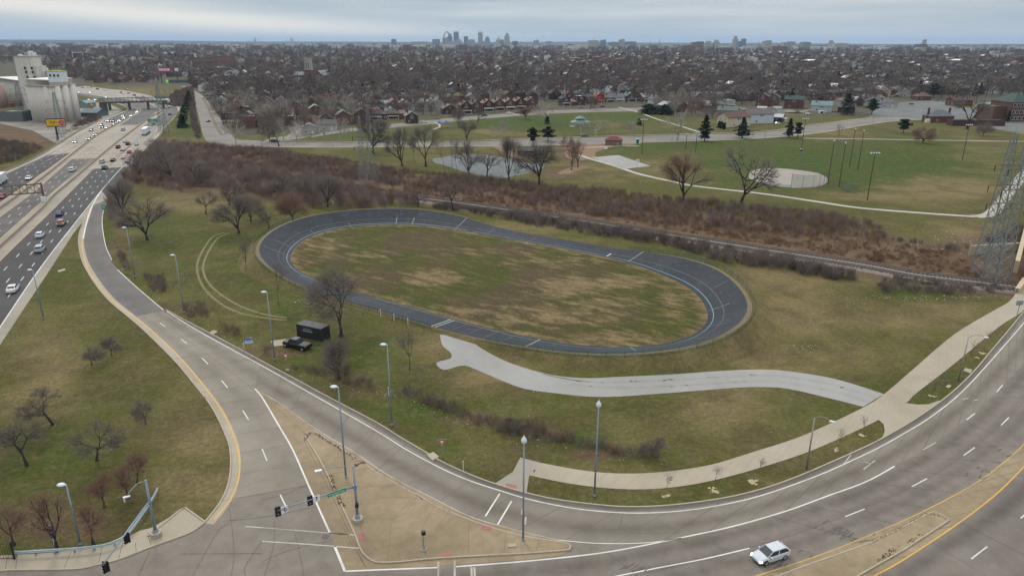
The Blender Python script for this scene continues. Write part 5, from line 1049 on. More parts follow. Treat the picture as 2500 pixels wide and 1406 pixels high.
while y < 7800:
    stp = max(9.0, (y - 300) * .02); wdt = y * 0.80; x = -wdt
    while x < wdt:
        qx = x + rs.uniform(-.5, .5) * stp; qy = y + rs.uniform(-.5, .5) * stp
        px, py = proj(qx, qy, 0)
        if py < urban_row(px) and not any(inpoly(px, py, K) for K in KEEP):
            d = math.hypot(qx, qy)
            clear = sin(qx * .006 + 1) * sin(qy * .0045) + .5 * sin(qx * .017 + qy * .013)
            if not (clear > 1.0 and rs.random() < .7) and rs.random() < (.42 if d < 900 else .88 if d < 1300 else 1):
                s_ = rs.uniform(.7, 1.3) * (1 + max(0, d - 1500) / 9000)
                (near_pts if d < 2200 else far_pts).append((d, qx, qy, s_))
        x += stp
    y += stp
near_pts.sort()
print('trees', len(near_pts), len(far_pts))
# the nearest ones are trees of their own
protos = []
for i in range(6):
    sty = [dict(twig=TWIG), dict(twig=TWIGR), dict(twig=TWIG, bark=BARKD), dict(twig=TWIGP, bark=BARKP), dict(twig=TWIGD, bark=BARKD), dict(twig=TWIG)][i]
    protos.append(bare_tree('bare_tree', 700 + i, [12, 9, 13, 14, 11, 8][i], [11, 9, 11, 12, 9, 8][i], twigs=950, tw=.10, tl=1.5, depth=3, forks=5, up=[.4, .6, .5, .4, .7, .5][i], **sty))
desc = ['grey-brown bare tree', 'reddish bare tree', 'tall dark-trunked bare tree', 'pale-barked bare tree', 'dark upright bare tree', 'low round bare tree']
def area(px):
    return 'left of the divided street' if px < 480 else 'between the divided street and the church' if px < 800 else 'above the pond and centre pylons' if px < 1080 else 'behind the brick row facing the park' if px < 1340 else 'behind the houses above the gazebo' if px < 1640 else 'around the houses above the round pad' if px < 2000 else 'behind the parking lot and the school'
ucnt = 0
for d, qx, qy, s_ in near_pts[:215]:
    k = rs.choice((0, 0, 1, 1, 2, 3, 4, 5)); px, py = proj(qx, qy, 0)
    nm_ = ('small ' if s_ < .82 else 'large ' if s_ > 1.08 else '') + desc[k] + (' in the front line ' if d < 470 else ' in the second line ' if d < 520 else ' farther back ') + area(px)
    dup(protos[k], (qx, qy, tz1(qx, qy)), rs.uniform(0, 6.28), nm_, 'tree', nm_.replace(' bare tree', ' bare trees'), s_ * .95)
for p_ in protos: drop(p_)
P3 = []; S3 = []; R3 = []; I3 = []
for d, qx, qy, s_ in near_pts[215:] + far_pts:
    P3.append((qx, qy, float(rise(d)) - .2)); S3.append(s_); R3.append(rs.uniform(0, 6.28)); I3.append(5 if rs.random() < .05 else rs.randrange(5))
gn_scatter('distant_trees', P3, S3, R3, I3, srcs)
# ============================================================ poles, signs, lights
STEEL = mat('blue_grey_steel', (.17, .23, .28), (.23, .30, .35), .6, .5, .2); STEELD = mat('galvanised', (.22, .22, .21), (.32, .32, .30), 1, .5, .3); WHT = mat('white_enamel', (.62, .66, .68), rough=.35); BLK = mat('black_housing', (.012, .012, .013), rough=.5)
RUST = mat('rusty_steel', (.12, .06, .035), (.20, .11, .07), .8, .8); WOOD = mat('pole_wood', (.055, .035, .028), (.10, .065, .05), .7, .9); REDS = mat('sign_red', (.42, .02, .03), rough=.45); GRNS = mat('sign_green', (.0, .24, .12), rough=.45); BLUS = mat('sign_blue', (.02, .12, .42), rough=.45); WSG = mat('sign_white', (.72, .72, .70), rough=.45); LATT = mat('lattice_steel', (.155, .175, .17), (.24, .262, .25), .5, .6, .2)
def frame_to(o, a, b): pass
def cobra(px, py, tx, ty, label, left=True, group='blue-grey freeway lamp poles', kind='box'):
    p = T(px, py); h = ztop(p, tx, ty); t = thing('street_lamp', label, 'street lamp', p, 0, group)
    mb = MB(); mb.tube([(0, 0, 0), (0, 0, h)], [.13, .075], 10); mb.cyl((0, 0, 0), .2, .45, 10, r2=.15); mb.build('pole', STEEL, t, True)
    if kind == 'box':
        hd = MB(); hd.lathe((-.55, 0, h), [(.0, -.12), (.26, -.08), (.34, 0), (.26, .13), (.0, .18)], 12); hd.v = [((x + .55) * 1.45 - .55, y, z) for x, y, z in hd.v]; hd.build('lamp_head', WHT, t, True)
        MB().tube([(0, 0, h - .05), (-.3, 0, h)], [.09, .08], 8).build('bracket', WHT, t)
    else:
        hd = MB(); hd.lathe((0, 0, h), [(.10, -.1), (.16, 0), (.27, .12), (.33, .32), (.30, .5), (.16, .72), (.05, .9), (.03, 1.02), (0, 1.05)], 14); hd.build('lamp_globe', WHT, t, True)
    return t
for a in [(107, 780, 72, 659, 'blue-grey lamp pole on the grass strip beside the freeway shoulder'), (330, 678, 305, 556, 'blue-grey lamp pole by the inside of the ramp bend, below the broad tree'), (450, 765, 426, 623, 'blue-grey lamp pole by the ramp, left of the wheel ruts'), (671, 880, 650, 713, 'blue-grey lamp pole in front of the black pickup'), (957, 1040, 946, 841, 'blue-grey lamp pole on the grass left of the grey path end'), (845, 1168, 820, 944, 'blue-grey lamp pole standing on the concrete island'), (197, 1332, 153, 1183, 'blue-grey lamp pole at the lower left behind the guardrail'), (268, 480, 259, 418, 'blue-grey lamp pole beside the freeway just above the ramp exit')]: cobra(*a)
for a in [(1277, 1321, 1287, 1082, 'tall blue-grey pole with a white globe at the right end of the island'), (1451, 1213, 1453, 994, 'tall blue-grey pole with a white globe on the verge below the sidewalk')]: cobra(*a, kind='acorn', group='poles with white globes')
def armlamp(px, py, tx, ty, ax, ay, label, m=None):
    p = T(px, py); h = ztop(p, tx, ty); t = thing('street_lamp', label, 'street lamp', p, 0, 'lamps with curved arms'); m = m or STEELD
    MB().tube([(0, 0, 0), (0, 0, h)], [.13, .08], 10).build('pole', m, t, True); e = G(ax, ay, p.z + h + .1) - p
    P = [Vector((0, 0, h - .1)), e * .3 + Vector((0, 0, h * .7 - .03 * 0)) if False else Vector((e.x * .3, e.y * .3, h + .35)), Vector((e.x * .7, e.y * .7, h + .4)), Vector((e.x, e.y, h + .1))]
    MB().tube(cat(P, 4), .045, 6).build('arm', m, t, True); d = Vector((e.x, e.y, 0)).normalized(); c = Vector((e.x, e.y, h + .08)) + d * .3
    MB().box(c, (.8, .32, .16), math.atan2(d.y, d.x), taper=.8).build('lamp_head', WHT, t)
armlamp(1969, 1145, 1985, 1020, 2026, 1027, 'grey lamp with a curved arm on the verge, left of the driveway apron')
armlamp(2340, 930, 2359, 823, 2403, 823, 'grey lamp with a curved arm on the verge near the viaduct')
# signals
def signal(t, c, d, name='signal_head', hgt=1.25):
    a = math.atan2(d.y, d.x); s = thing(name, None, None, c); s.parent = t; s.rotation_euler.z = a
    del_ = [s.pop(k) for k in ('label', 'category') if k in s]
    MB().box((0, 0, 0), (.62, .05, hgt)).build('backplate', BLK, s); MB().box((0, .16, 0), (.34, .26, hgt * .86)).build('housing', BLK, s)
    for k in (-1, 0, 1): mb = MB(); mb.tube([(0, .29, k * .36), (0, .46, k * .36)], [.14, .15], 10, cap=False); mb.build('visor', BLK, s)
    mb = MB(); mb.cyl((0, -.06, -.35), .035, .07, 8); mb.build('cap', WHT, s); return s
def plate(name, w, h, m, t, loc, rz, rx=0.0, th=.02): o = MB().box((0, 0, 0), (w, th, h)).build(name, m, t); o.location = loc; o.rotation_euler = (rx, 0, rz); return o
p = G(873.5, 1270, .15); t = thing('traffic_signal', 'long-armed traffic signal on the island with a green street sign and two black signals', 'traffic signal', p)
h = ztop(p, 864, 1137); ha = ztop(p, 865, 1187)
MB().tube([(0, 0, .35), (0, 0, h)], [.17, .10], 12).build('pole', STEEL, t, True); MB().cyl((0, 0, -.1), .62, .5, 18).build('footing', KERBM, t); MB().lathe((0, 0, .4), [(.34, 0), (.32, .1), (.2, .5), (.17, .55)], 10).build('pole_base', STEEL, t, True)
e = G(676, 1246, p.z + ha + .3) - p; d = Vector((e.x, e.y, 0)).normalized(); az = math.atan2(d.y, d.x)
MB().tube([(0, 0, ha), Vector((e.x * .5, e.y * .5, ha + .25)), e], [.12, .09, .06], 10).build('mast_arm', STEEL, t, True); MB().box((0, 0, ha), (.42, .42, .5)).build('arm_bracket', STEEL, t)
def at_arm(px): # fraction along the arm for a photo column
    best = min(range(101), key=lambda k: abs(proj(*(p + Vector((e.x, e.y, ha)) * 1.0 - Vector((0, 0, 0)))[:2], 0)[0] * 0 + proj(p.x + e.x * k / 100, p.y + e.y * k / 100, p.z + ha + .2)[0] - px)); return best / 100
for px in (757, 679): f = at_arm(px); signal(t, Vector((e.x * f, e.y * f, ha + .15)), -d)
for k, px in ((0, 773), (1, 694)):
    f = at_arm(px); c = Vector((e.x * f, e.y * f, ha + .22)) + Vector((d.y, -d.x, 0)) * .12 * (1 if d.x < 0 else -1); n_ = Vector((-d.y, d.x, 0)); n_ = n_ if n_.y < 0 else -n_; c = Vector((e.x * f, e.y * f, ha + .22)) + n_ * .14
    pl = plate('arrow_sign', .74, .85, WSG, t, c, az + pi); fr = n_ * .02; ar = MB()
    if k == 0: ar.box((0, -.02, -.05), (.07, .012, .4)); ar.quad((-.14, -.026, .12), (.14, -.026, .12), (0, -.026, .32))
    else:
        ar.box((0.02, -.02, -.1), (.07, .012, .45)); ar.quad((-.1, -.026, .12), (.14, -.026, .12), (.02, -.026, .32)); ar.quad((-.02, -.026, -.12), (.05, -.026, -.04), (-.2, -.026, .1), (-.24, -.026, .02)); ar.quad((-.3, -.026, .0), (-.16, -.026, .16), (-.3, -.026, .18)); ar.quad((0, -.026, -.2), (.05, -.026, -.26), (.28, -.026, -.1), (.24, -.026, -.04)); ar.quad((.2, -.026, -.14), (.34, -.026, .02), (.16, -.026, .02))
    ar.build('arrow', BLK, pl)
f = (at_arm(803) + at_arm(840)) / 2; c = Vector((e.x * f, e.y * f, ha + .12)) + n_ * .16; pl = plate('street_sign', 2.25, .5, GRNS, t, c, az + pi); pl2 = plate('border', 2.32, .56, WSG, pl, (0, .012, 0), 0, th=.012)
text('Kingshighway', .36, WSG, pl, (0, -.02, 0), (pi / 2, 0, 0), .004)
e2 = G(780, 1147, p.z + h + .3) - p; MB().tube(cat([Vector((0, 0, h - .1)), Vector((e2.x * .35, e2.y * .35, h + .22)), Vector((e2.x * .75, e2.y * .75, h + .3)), Vector((e2.x, e2.y, h + .2))], 4), .04, 6).build('lamp_arm', STEEL, t, True); MB().box((e2.x - .15, e2.y, h + .2), (.75, .3, .15), math.atan2(e2.y, e2.x)).build('lamp_head', WHT, t)
MB().box((.1, -.25, 2.3), (.36, .3, .5)).build('pedestrian_signal', BLK, t)
# left mast
p = G(382, 1309); t = thing('traffic_signal', 'traffic signal on a concrete drum at the lower left with a broken lamp arm', 'traffic signal', p)
h = ztop(p, 356, 1171); ha = ztop(p, 366, 1223)
MB().cyl((0, 0, -.1), .62, .75, 20).build('footing', KERBM, t, False); MB().tube([(0, 0, .6), (0, 0, h)], [.19, .12], 12).build('pole', STEEL, t, True); MB().lathe((0, 0, .62), [(.36, 0), (.34, .12), (.22, .4)], 10).build('pole_base', STEEL, t, True)
e = G(254, 1374, p.z + ha + .1) - p; d = Vector((e.x, e.y, 0)).normalized()
MB().tube([(0, 0, ha), e * .5 + Vector((0, 0, ha * .5 + .05)) if False else Vector((e.x * .5, e.y * .5, ha + .1)), Vector((e.x, e.y, ha + .1))], [.13, .10, .07], 10).build('mast_arm', STEEL, t, True)
for f in (.55, .98): signal(t, Vector((e.x * f, e.y * f, ha - .45)), Vector((d.y, -d.x, 0)))
e2 = G(309, 1212, p.z + h - .3) - p; MB().tube(cat([Vector((0, 0, h - .2)), Vector((e2.x * .4, e2.y * .4, h + .25)), Vector((e2.x * .8, e2.y * .8, h)), Vector((e2.x, e2.y, h - .3))], 4), .045, 6).build('lamp_arm', STEEL, t, True); mb = MB(); mb.box((e2.x, e2.y, h - .32), (.7, .22, .14), .5); mb.box((e2.x - .25, e2.y - .1, h - .6), (.12, .06, .6), .3); mb.build('lamp_head', WHT, t)
# guardrail
gp_ = cat([G(x, y, .62) for x, y in [(37, 1348), (102, 1344), (179, 1339), (230, 1334), (269, 1326), (302, 1310), (318, 1295), (333, 1276), (345, 1258), (358, 1240), (372, 1216), (384, 1194)]], 5)
t = thing('guardrail', 'pale blue-grey curved guardrail running along the lower left sidewalk and up into the grass', 'guardrail', gp_[0] * 1.0); t.location.z = 0
rel = [q - Vector((gp_[0].x, gp_[0].y, 0)) for q in gp_]; mb = MB(); pr = [(0, .2), (.09, .14), (.09, .06), (.02, .0), (.09, -.06), (.09, -.14), (0, -.2)]; prev = None
for i, q in enumerate(rel):
    d = rel[min(i + 1, len(rel) - 1)] - rel[max(i - 1, 0)]; d.z = 0; d.normalize(); n = Vector((d.y, -d.x, 0)); s_ = [q + n * a + Vector((0, 0, b)) for a, b in pr]
    if prev:
        for k in range(6): mb.quad(prev[k], s_[k], s_[k + 1], prev[k + 1])
    prev = s_
mb.build('beam', mat('guardrail_steel', (.30, .37, .39), (.38, .45, .46), .8, .4, .3), t)
for q in resample(rel, step=1.9): MB().box((q.x - .05, q.y + .1, .35), (.12, .16, .75)).build('post', STEELD, t)
# black gate
a_, b_ = G(-20, 1366), G(36, 1365); t = thing('gate', 'black metal gate with thin bars at the lower left corner', 'gate', b_); dv_ = a_ - b_
L_ = dv_.length; t.rotation_euler.z = math.atan2(dv_.y, dv_.x)
MB().box((0, 0, 1.15), (.16, .16, 2.3)).build('post', BLK, t); MB().box((L_, 0, 1.15), (.16, .16, 2.3)).build('post', BLK, t)
for z_ in (.2, 2.1): MB().box((L_ / 2, 0, z_), (L_, .05, .06)).build('rail', BLK, t)
for k in range(1, int(L_ / .28)): MB().cyl((k * .28, 0, .1), .018, 2.05, 5).build('bar', BLK, t)
# signs
def yield_sign(px, py, cy, label):
    p = T(px, py); h = ztop(p, px, cy); t = thing('yield_sign', label, 'yield sign', p, rad(8), 'yield signs'); MB().box((0, .02, h * .5), (.06, .04, h)).build('post', STEELD, t); s = .55; mb = MB()
    def tri(s, y, z0): return [(-s, y, z0 + s * .58), (0, y, z0 - s * 1.15), (s, y, z0 + s * .58)]
    pl = MB(); pl.quad(*tri(.60, 0, 0)); pl.quad(*[(x, .02, z) for x, _, z in tri(.60, 0, 0)][::-1])
    o = pl.build('border', WSG, t); o.location = (0, -.01, h); o = MB().quad(*tri(.56, -.006, 0)).build('panel', REDS, t); o.location = (0, -.01, h); o = MB().quad(*tri(.27, -.012, .0)).build('centre', WSG, t); o.location = (0, -.01, h); return t
t = yield_sign(701, 905, 868, 'yield sign in front of the pickup with a small pink plate at its foot'); plate('lower_plate', .62, .42, mat('pink_plate', (.62, .42, .44)), t, (.1, -.08, .25), 0)
yield_sign(1080, 1113, 1078, 'red and white yield sign beside the drain slab at the slip lane')
p = T(497, 982); t = thing('small_sign', 'small pink and white plate sign leaning by the ramp curb on the left slope', 'sign', p, .2); MB().box((0, .03, .5), (.04, .03, 1)).build('post', STEELD, t); q = plate('panel', .75, .45, mat('pink_plate', (.6, .4, .4)), t, (0, 0, .85), 0, .25); plate('stripe', .6, .12, REDS, q, (0, -.014, 0), 0, th=.006)
p = T(611, 862); t = thing('park_sign', 'blue and white information sign behind the ramp kerb left of the pickup', 'sign', p, rad(14)); hs = ztop(p, 608, 832)
for x_ in (-.35, .35): MB().box((x_, .03, hs * .5), (.06, .05, hs)).build('post', STEELD, t)
q = plate('panel', 1.35, .95, mat('pale_blue_panel', (.45, .56, .68)), t, (0, 0, hs), 0); plate('header', 1.35, .34, BLUS, q, (0, -.012, .3), 0, th=.008); o = MB().cyl((.42, -.02, .48), .16, .02, 12).build('emblem', mat('emblem_tan', (.4, .34, .2)), q); plate('text_line', 1.0, .06, BLUS, q, (0, -.014, .0), 0, th=.004); plate('text_line', .8, .06, BLUS, q, (0, -.014, -.2), 0, th=.004)
p = T(136, 1340); t = thing('sign_post', 'white post with two blue route signs behind the guardrail at the lower left', 'sign', p, rad(70)); hs = ztop(p, 126, 1285); MB().tube([(0, 0, 0), (0, 0, hs + .2)], .05, 8).build('post', WSG, t)
for k, z_ in enumerate((hs - .2, hs - 1.0)): q = plate('panel', .7, .75, BLUS, t, (0, -.06, z_), 0); plate('shield', .4, .42, WSG if k else REDS, q, (0, -.014, 0), 0, th=.006)
def post(px, py, ty, m, label, name='post', w=.07, cap=None):
    p = T(px, py); h = ztop(p, px, ty); o = MB().box((0, 0, h / 2), (w, w, h)).box((0, 0, h + .03), (w * 1.5, w * 1.5, .06)).build(name, m); o.location = p; return tag(o, label, 'post', 'thin posts on the verge')
post(596, 852, 838, WSG, 'thin white marker post left of the blue and white information sign'); post(1131, 1148, 1126, WSG, 'thin white marker post on the verge right of the lower yield sign'); post(949, 966, 945, WSG, 'thin white marker post just left of the lamp pole by the hedge')
p = T(1303, 1192); t = thing('bus_stop_sign', 'blue and white bus stop sign on a thin post at the start of the sidewalk', 'sign', p, rad(60)); hs = ztop(p, 1304, 1144); MB().box((0, 0, hs / 2), (.05, .05, hs)).build('post', STEELD, t); q = plate('panel', .5, .95, WSG, t, (0, -.04, hs - .45), 0); plate('stripe', .5, .3, BLUS, q, (0, -.014, .2), 0, th=.006)
p = T(2301, 941); t = thing('street_sign', 'slim green sign on a post on the verge left of the far street lamp', 'sign', p, rad(75)); hs = ztop(p, 2308, 906); MB().box((0, 0, hs / 2), (.06, .06, hs)).build('post', mat('green_post', (.12, .2, .15)), t); plate('panel', .5, .5, GRNS, t, (0, -.05, hs - .2), 0)
p = T(2481, 777); t = thing('road_sign', 'back of a large grey-blue road sign on a dark post by the viaduct', 'sign', p, rad(8)); hs = ztop(p, 2487, 740); MB().box((0, 0, hs / 2 + .2), (.1, .1, hs + .6)).build('post', STEELD, t); plate('panel', 1.7, 1.0, mat('sign_back', (.26, .29, .30)), t, (0, .07, hs), 0)
p = T(256, 521); t = thing('exit_sign', 'small green sign on white posts beside the top of the ramp', 'sign', p, rad(-10)); hs = ztop(p, 256, 506); 
for x_ in (-.5, .5): MB().box((x_, .04, hs * .5), (.07, .07, hs)).build('post', WSG, t)
q = plate('panel', 1.5, 1.7, GRNS, t, (0, 0, hs), 0); plate('text_line', 1.0, .14, WSG, q, (0, -.014, .3), 0, th=.006); plate('text_line', .8, .14, WSG, q, (0, -.014, -.1), 0, th=.006)
# pedestrian signal and box on the island
p = G(1035, 1342, .15); t = thing('pedestrian_signal', 'short grey pedestrian signal post with a black head in the middle of the island', 'pedestrian signal', p); hs = ztop(p, 1039, 1298); MB().cyl((0, 0, 0), .3, .12, 14).build('footing', KERBM, t); MB().lathe((0, 0, .12), [(.2, 0), (.18, .12), (.08, .4), (.06, .5)], 10).build('pole_base', STEELD, t, True); MB().tube([(0, 0, .2), (0, 0, hs)], .055, 8).build('pole', STEELD, t, True); MB().box((.05, -.12, hs), (.45, .36, .46), .3).build('signal_head', BLK, t)
p = G(1250, 1332, .15); o = MB().box((0, 0, .06), (.95, .5, .12), .05).box((.2, .0, .13), (.2, .3, .03), .05).build('utility_cover', WALK); o.location = p; tag(o, 'pale concrete utility cover on the right part of the island', 'utility cover')
# freeway gantry
p = G(109, 491); t = thing('sign_gantry', 'rusty steel truss gantry reaching over the freeway from a post in the median', 'gantry', p); h = ztop(p, 107, 449); hb = ztop(p, 108, 470)
MB().box((0, 0, h / 2 + .2), (.45, .45, h + .4)).build('post', RUST, t); a_ = G(107, 448, h) - p; b_ = G(-40, 458, h) - p; b_ = (b_ - a_); L_ = b_.length; b_.z = 0; b_.normalize(); mb = MB(); mb2 = MB(); n = Vector((-b_.y, b_.x, 0)); hh_ = h - hb
for s in (-.6, .6):
    for z_ in (hb, h): mb.tube([n * s + Vector((0, 0, z_)), n * s + b_ * L_ + Vector((0, 0, z_))], .13, 6)
N_ = int(L_ / 2.2)
for k in range(N_):
    for s in (-.6, .6):
        A_, B_ = n * s + b_ * (L_ * k / N_), n * s + b_ * (L_ * (k + 1) / N_); mb2.tube([A_ + Vector((0, 0, hb)), A_ + Vector((0, 0, h))], .06, 4); mb2.tube([A_ + Vector((0, 0, hb)), B_ + Vector((0, 0, h))], .06, 4)
    A_ = b_ * (L_ * k / N_); mb2.tube([A_ + n * .6 + Vector((0, 0, h)), A_ - n * .6 + Vector((0, 0, h))], .06, 4); mb2.tube([A_ + n * .6 + Vector((0, 0, hb)), A_ - n * .6 + Vector((0, 0, hb))], .06, 4)
mb.build('chords', RUST, t); mb2.build('bracing', RUST, t); MB().box((0, -.5, .85), (1.5, .5, 1.7)).build('base_panel', WSG, t)
# green overhead signs
def green_sign(cx, cy, wpx, hpx, bx, by, lines, label):
    p = G(bx, by); h = ztop(p, cx, cy); w_ = (G(cx + wpx / 2, cy, h) - G(cx - wpx / 2, cy, h)).length; hgt = ztop(p, cx, cy - hpx / 2) - ztop(p, cx, cy + hpx / 2); c = G(cx, cy, h) - p; k = p.y / (p.y + c.y); t = thing('overhead_sign', label, 'overhead sign', p, 0, 'green freeway signs')
    X_ = c.x; MB().box((0, 0, h / 2 + .8), (.4, .4, h + 1.6)).build('post', STEELD, t); MB().tube([(0, 0, h), (X_ - w_ / 2, 0, h)], .18, 6).build('arm', STEELD, t); q = plate('panel', w_, hgt, GRNS, t, (X_, -.3, h), rad(-12)); plate('border', w_ + .16, hgt + .16, WSG, q, (0, .016, 0), 0, th=.012)
    for i, s in enumerate(lines): text(s, hgt * .36, WSG, q, (0, -.02, hgt * (.22 - .42 * i)), (pi / 2, 0, 0), .01)
green_sign(373, 295, 29, 9, 400, 312, ['EXIT', 'Kingshighway'], 'large green overhead sign above the outbound lanes by the bridge'); green_sign(384, 237.5, 14, 7.5, 408, 252, ['70'], 'green overhead sign at the footbridge, left one of two'); green_sign(401, 236.5, 12, 7.5, 412, 250, ['EXIT'], 'green overhead sign at the footbridge, right one of two')
# billboards
def billboard(x0, y0, x1, y1, hpx, bx, by, mats, label, fn=None, rz=None):
    p = G(bx, by); h0 = ztop(p, (x0 + x1) / 2, (y0 + y1) / 2 + hpx / 2); h1 = ztop(p, (x0 + x1) / 2, (y0 + y1) / 2 - hpx / 2); A_, B_ = G(x0, y0, (h0 + h1) / 2) - p, G(x1, y1, (h0 + h1) / 2) - p
    A_ = A_ * 1.0; w_ = (B_ - A_).length; t = thing('billboard', label, 'billboard', p); d = (B_ - A_); rz = math.atan2(d.y, d.x) if rz is None else rz; rz = max(-.35, min(.35, rz))
    cx = (A_.x + B_.x) / 2; w_ = abs(B_.x - A_.x) / cos(rz); MB().tube([(0, 0, 0), (0, 0, h0 + .5)], .55 if w_ > 10 else .45, 10).build('column', mat('dark_column', (.025, .02, .022), rough=.6), t)
    MB().tube([(0, .7, h0 + .4), (cx * .98, .7, h0 + .6)], .3, 6).build('beam', mat('dark_column', (.025, .02, .022)), t)
    q = plate('panel', w_, h1 - h0, mats[0], t, (cx, (A_.y + B_.y) / 2 * .1 - .8, (h0 + h1) / 2), rz, th=.35)
    plate('frame', w_ + .6, h1 - h0 + .9, mat('dark_frame', (.02, .025, .04)), q, (0, .25, .1), 0, th=.3); MB().box((0, -.9, -(h1 - h0) / 2 - .2), (w_, 1.2, .08)).build('catwalk', mat('dark_frame', (.02, .025, .04)), q)
    if fn: fn(q, w_, h1 - h0)
def yb(q, w, h):
    o = MB().tube([(w * .33, -.18, 0), (w * .33, -.2, 0)], h * .47, 28).build('white_disc_field', mat('panel_cream', (.62, .50, .30)), q); o = MB().tube([(w * .33, -.2, 0), (w * .33, -.23, 0)], h * .42, 28).build('red_disc', mat('disc_red', (.5, .05, .07)), q)
    text('W', h * .75, BLK, q, (-w * .2, -.2, h * .05), (pi / 2, 0, 0), .01); text('THE\nSTORE', h * .25, mat('panel_cream', (.62, .50, .30)), q, (w * .33, -.25, 0), (pi / 2, 0, 0), .01); plate('line', w * .6, h * .05, BLK, q, (-w * .16, -.19, -h * .36), 0, th=.02); plate('line', w * .18, h * .06, BLK, q, (0, -.19, h * .16), 0, th=.02); plate('line', w * .16, h * .05, BLK, q, (0, -.19, 0), 0, th=.02); plate('divider', w * .012, h, mat('disc_red', (.5, .05, .07)), q, (w * .145, -.19, 0), 0, th=.02)
billboard(108, 302, 168, 298, 16.5, 142, 341, [mat('panel_yellow', (.72, .42, .02))], 'yellow billboard with a black script letter and a red disc beside the silos', yb)
def pb(q, w, h): plate('white_band', w * .86, h * .62, mat('pale_pink', (.72, .52, .62)), q, (0, -.19, h * .08), 0, th=.02); text('000 00 0000', h * .42, mat('sign_pink', (.55, .08, .25)), q, (0, -.21, h * .08), (pi / 2, 0, 0), .01)
billboard(387.5, 171, 417, 171, 8, 396, 204, [mat('panel_pink', (.60, .12, .30))], 'pink and white billboard on a dark column beyond the freeway', pb)
def wb(q, w, h): plate('green_mark', w * .5, h * .18, mat('mark_green', (.08, .25, .08)), q, (0, -.19, 0), .0, .5, th=.02)
billboard(427, 170.5, 436, 170.5, 8, 435, 203, [mat('panel_white', (.66, .70, .62))], 'small white billboard with a green mark right of the pink one', wb)
# lattice pylons
def pylon(name, bx, by, tx, ty, w0, label, arms, wtop=1.3, bpx=None):
    p = T(bx, by); h = ztop(p, tx, ty) if ty is not None else bpx; t = thing('transmission_tower', label, 'transmission tower', p, rad(12), 'lattice pylons'); lg, br = MB(), MB(); n = 16; lv = [h * (1 - (1 - i / n) ** 1.25) for i in range(n + 1)]
    def W(z): f = z / h; return w0 / 2 * (1 - .8 * f ** .9)
    for i in range(n):
        a, b = lv[i], lv[i + 1]; A = [(sx * W(a), sy * W(a), a) for sx, sy in ((-1, -1), (1, -1), (1, 1), (-1, 1))]; B = [(sx * W(b), sy * W(b), b) for sx, sy in ((-1, -1), (1, -1), (1, 1), (-1, 1))]
        for k in range(4):
            j = (k + 1) % 4; lg.tube([A[k], B[k]], .15 - .05 * a / h, 4, cap=False); br.tube([A[k], B[j]], .065, 4, cap=False); br.tube([A[j], B[k]], .065, 4, cap=False); br.tube([B[k], B[j]], .065, 4, cap=False)
    lg.tube([(0, 0, h), (0, 0, h * 1.0 + 2.0)], .05, 4); lg.build('legs', LATT, t); br.build('bracing', LATT, t)
    for z, L_ in arms:
        z *= h; m = MB()
        for sy in (-.35, .35): m.tube([(-L_, 0, z), (-W(z), sy, z), (W(z), sy, z), (L_, 0, z)], .07, 4)
        m.tube([(-L_, 0, z), (-W(z), 0, z + 1.3)], .05, 4); m.tube([(L_, 0, z), (W(z), 0, z + 1.3)], .05, 4); m.build('crossarm', LATT if z < 0 else RUST, t)
        for s in (-1, 1): MB().tube([(s * L_, 0, z), (s * L_, 0, z - 1.5)], .11, 6).build('insulator', BLK, t)
    return t
AR = [(.86, 2.5), (.73, 3.0), (.60, 2.6)]
pylon('a', 888, 466, 880, 284, 3.5, 'tall grey lattice pylon behind the far track, left of the centre pair', AR); pylon('b', 908, 448, 895, 258, 3.7, 'tall grey lattice pylon behind the far track, right of the centre pair', AR)
pylon('c', 2399, 672, 2473, 331, 4.2, 'tall grey lattice pylon at the right edge, left of the right pair', [(.80, 3.6), (.66, 4.2), (.53, 3.6)]); hC = ztop(T(2399, 672), 2473, 331)
pylon('d', 2429, 690, 0, None, 4.2, 'tall grey lattice pylon at the right edge, nearer the viaduct', [(.80, 3.6), (.66, 4.2), (.53, 3.6)], bpx=hC)
pylon('e', 60, 300, 62, 205, 7.5, 'slim lattice pylon standing in front of the silos', [(.88, 4.5), (.72, 6), (.56, 5)]); pylon('f', 152, 335, 145, 225, 5, 'slim lattice pylon behind the billboard', [(.80, 5), (.62, 6)]); pylon('g', 400, 322, 386, 205, 5, 'slim lattice pylon beside the freeway bend', [(.86, 4), (.6, 6)])
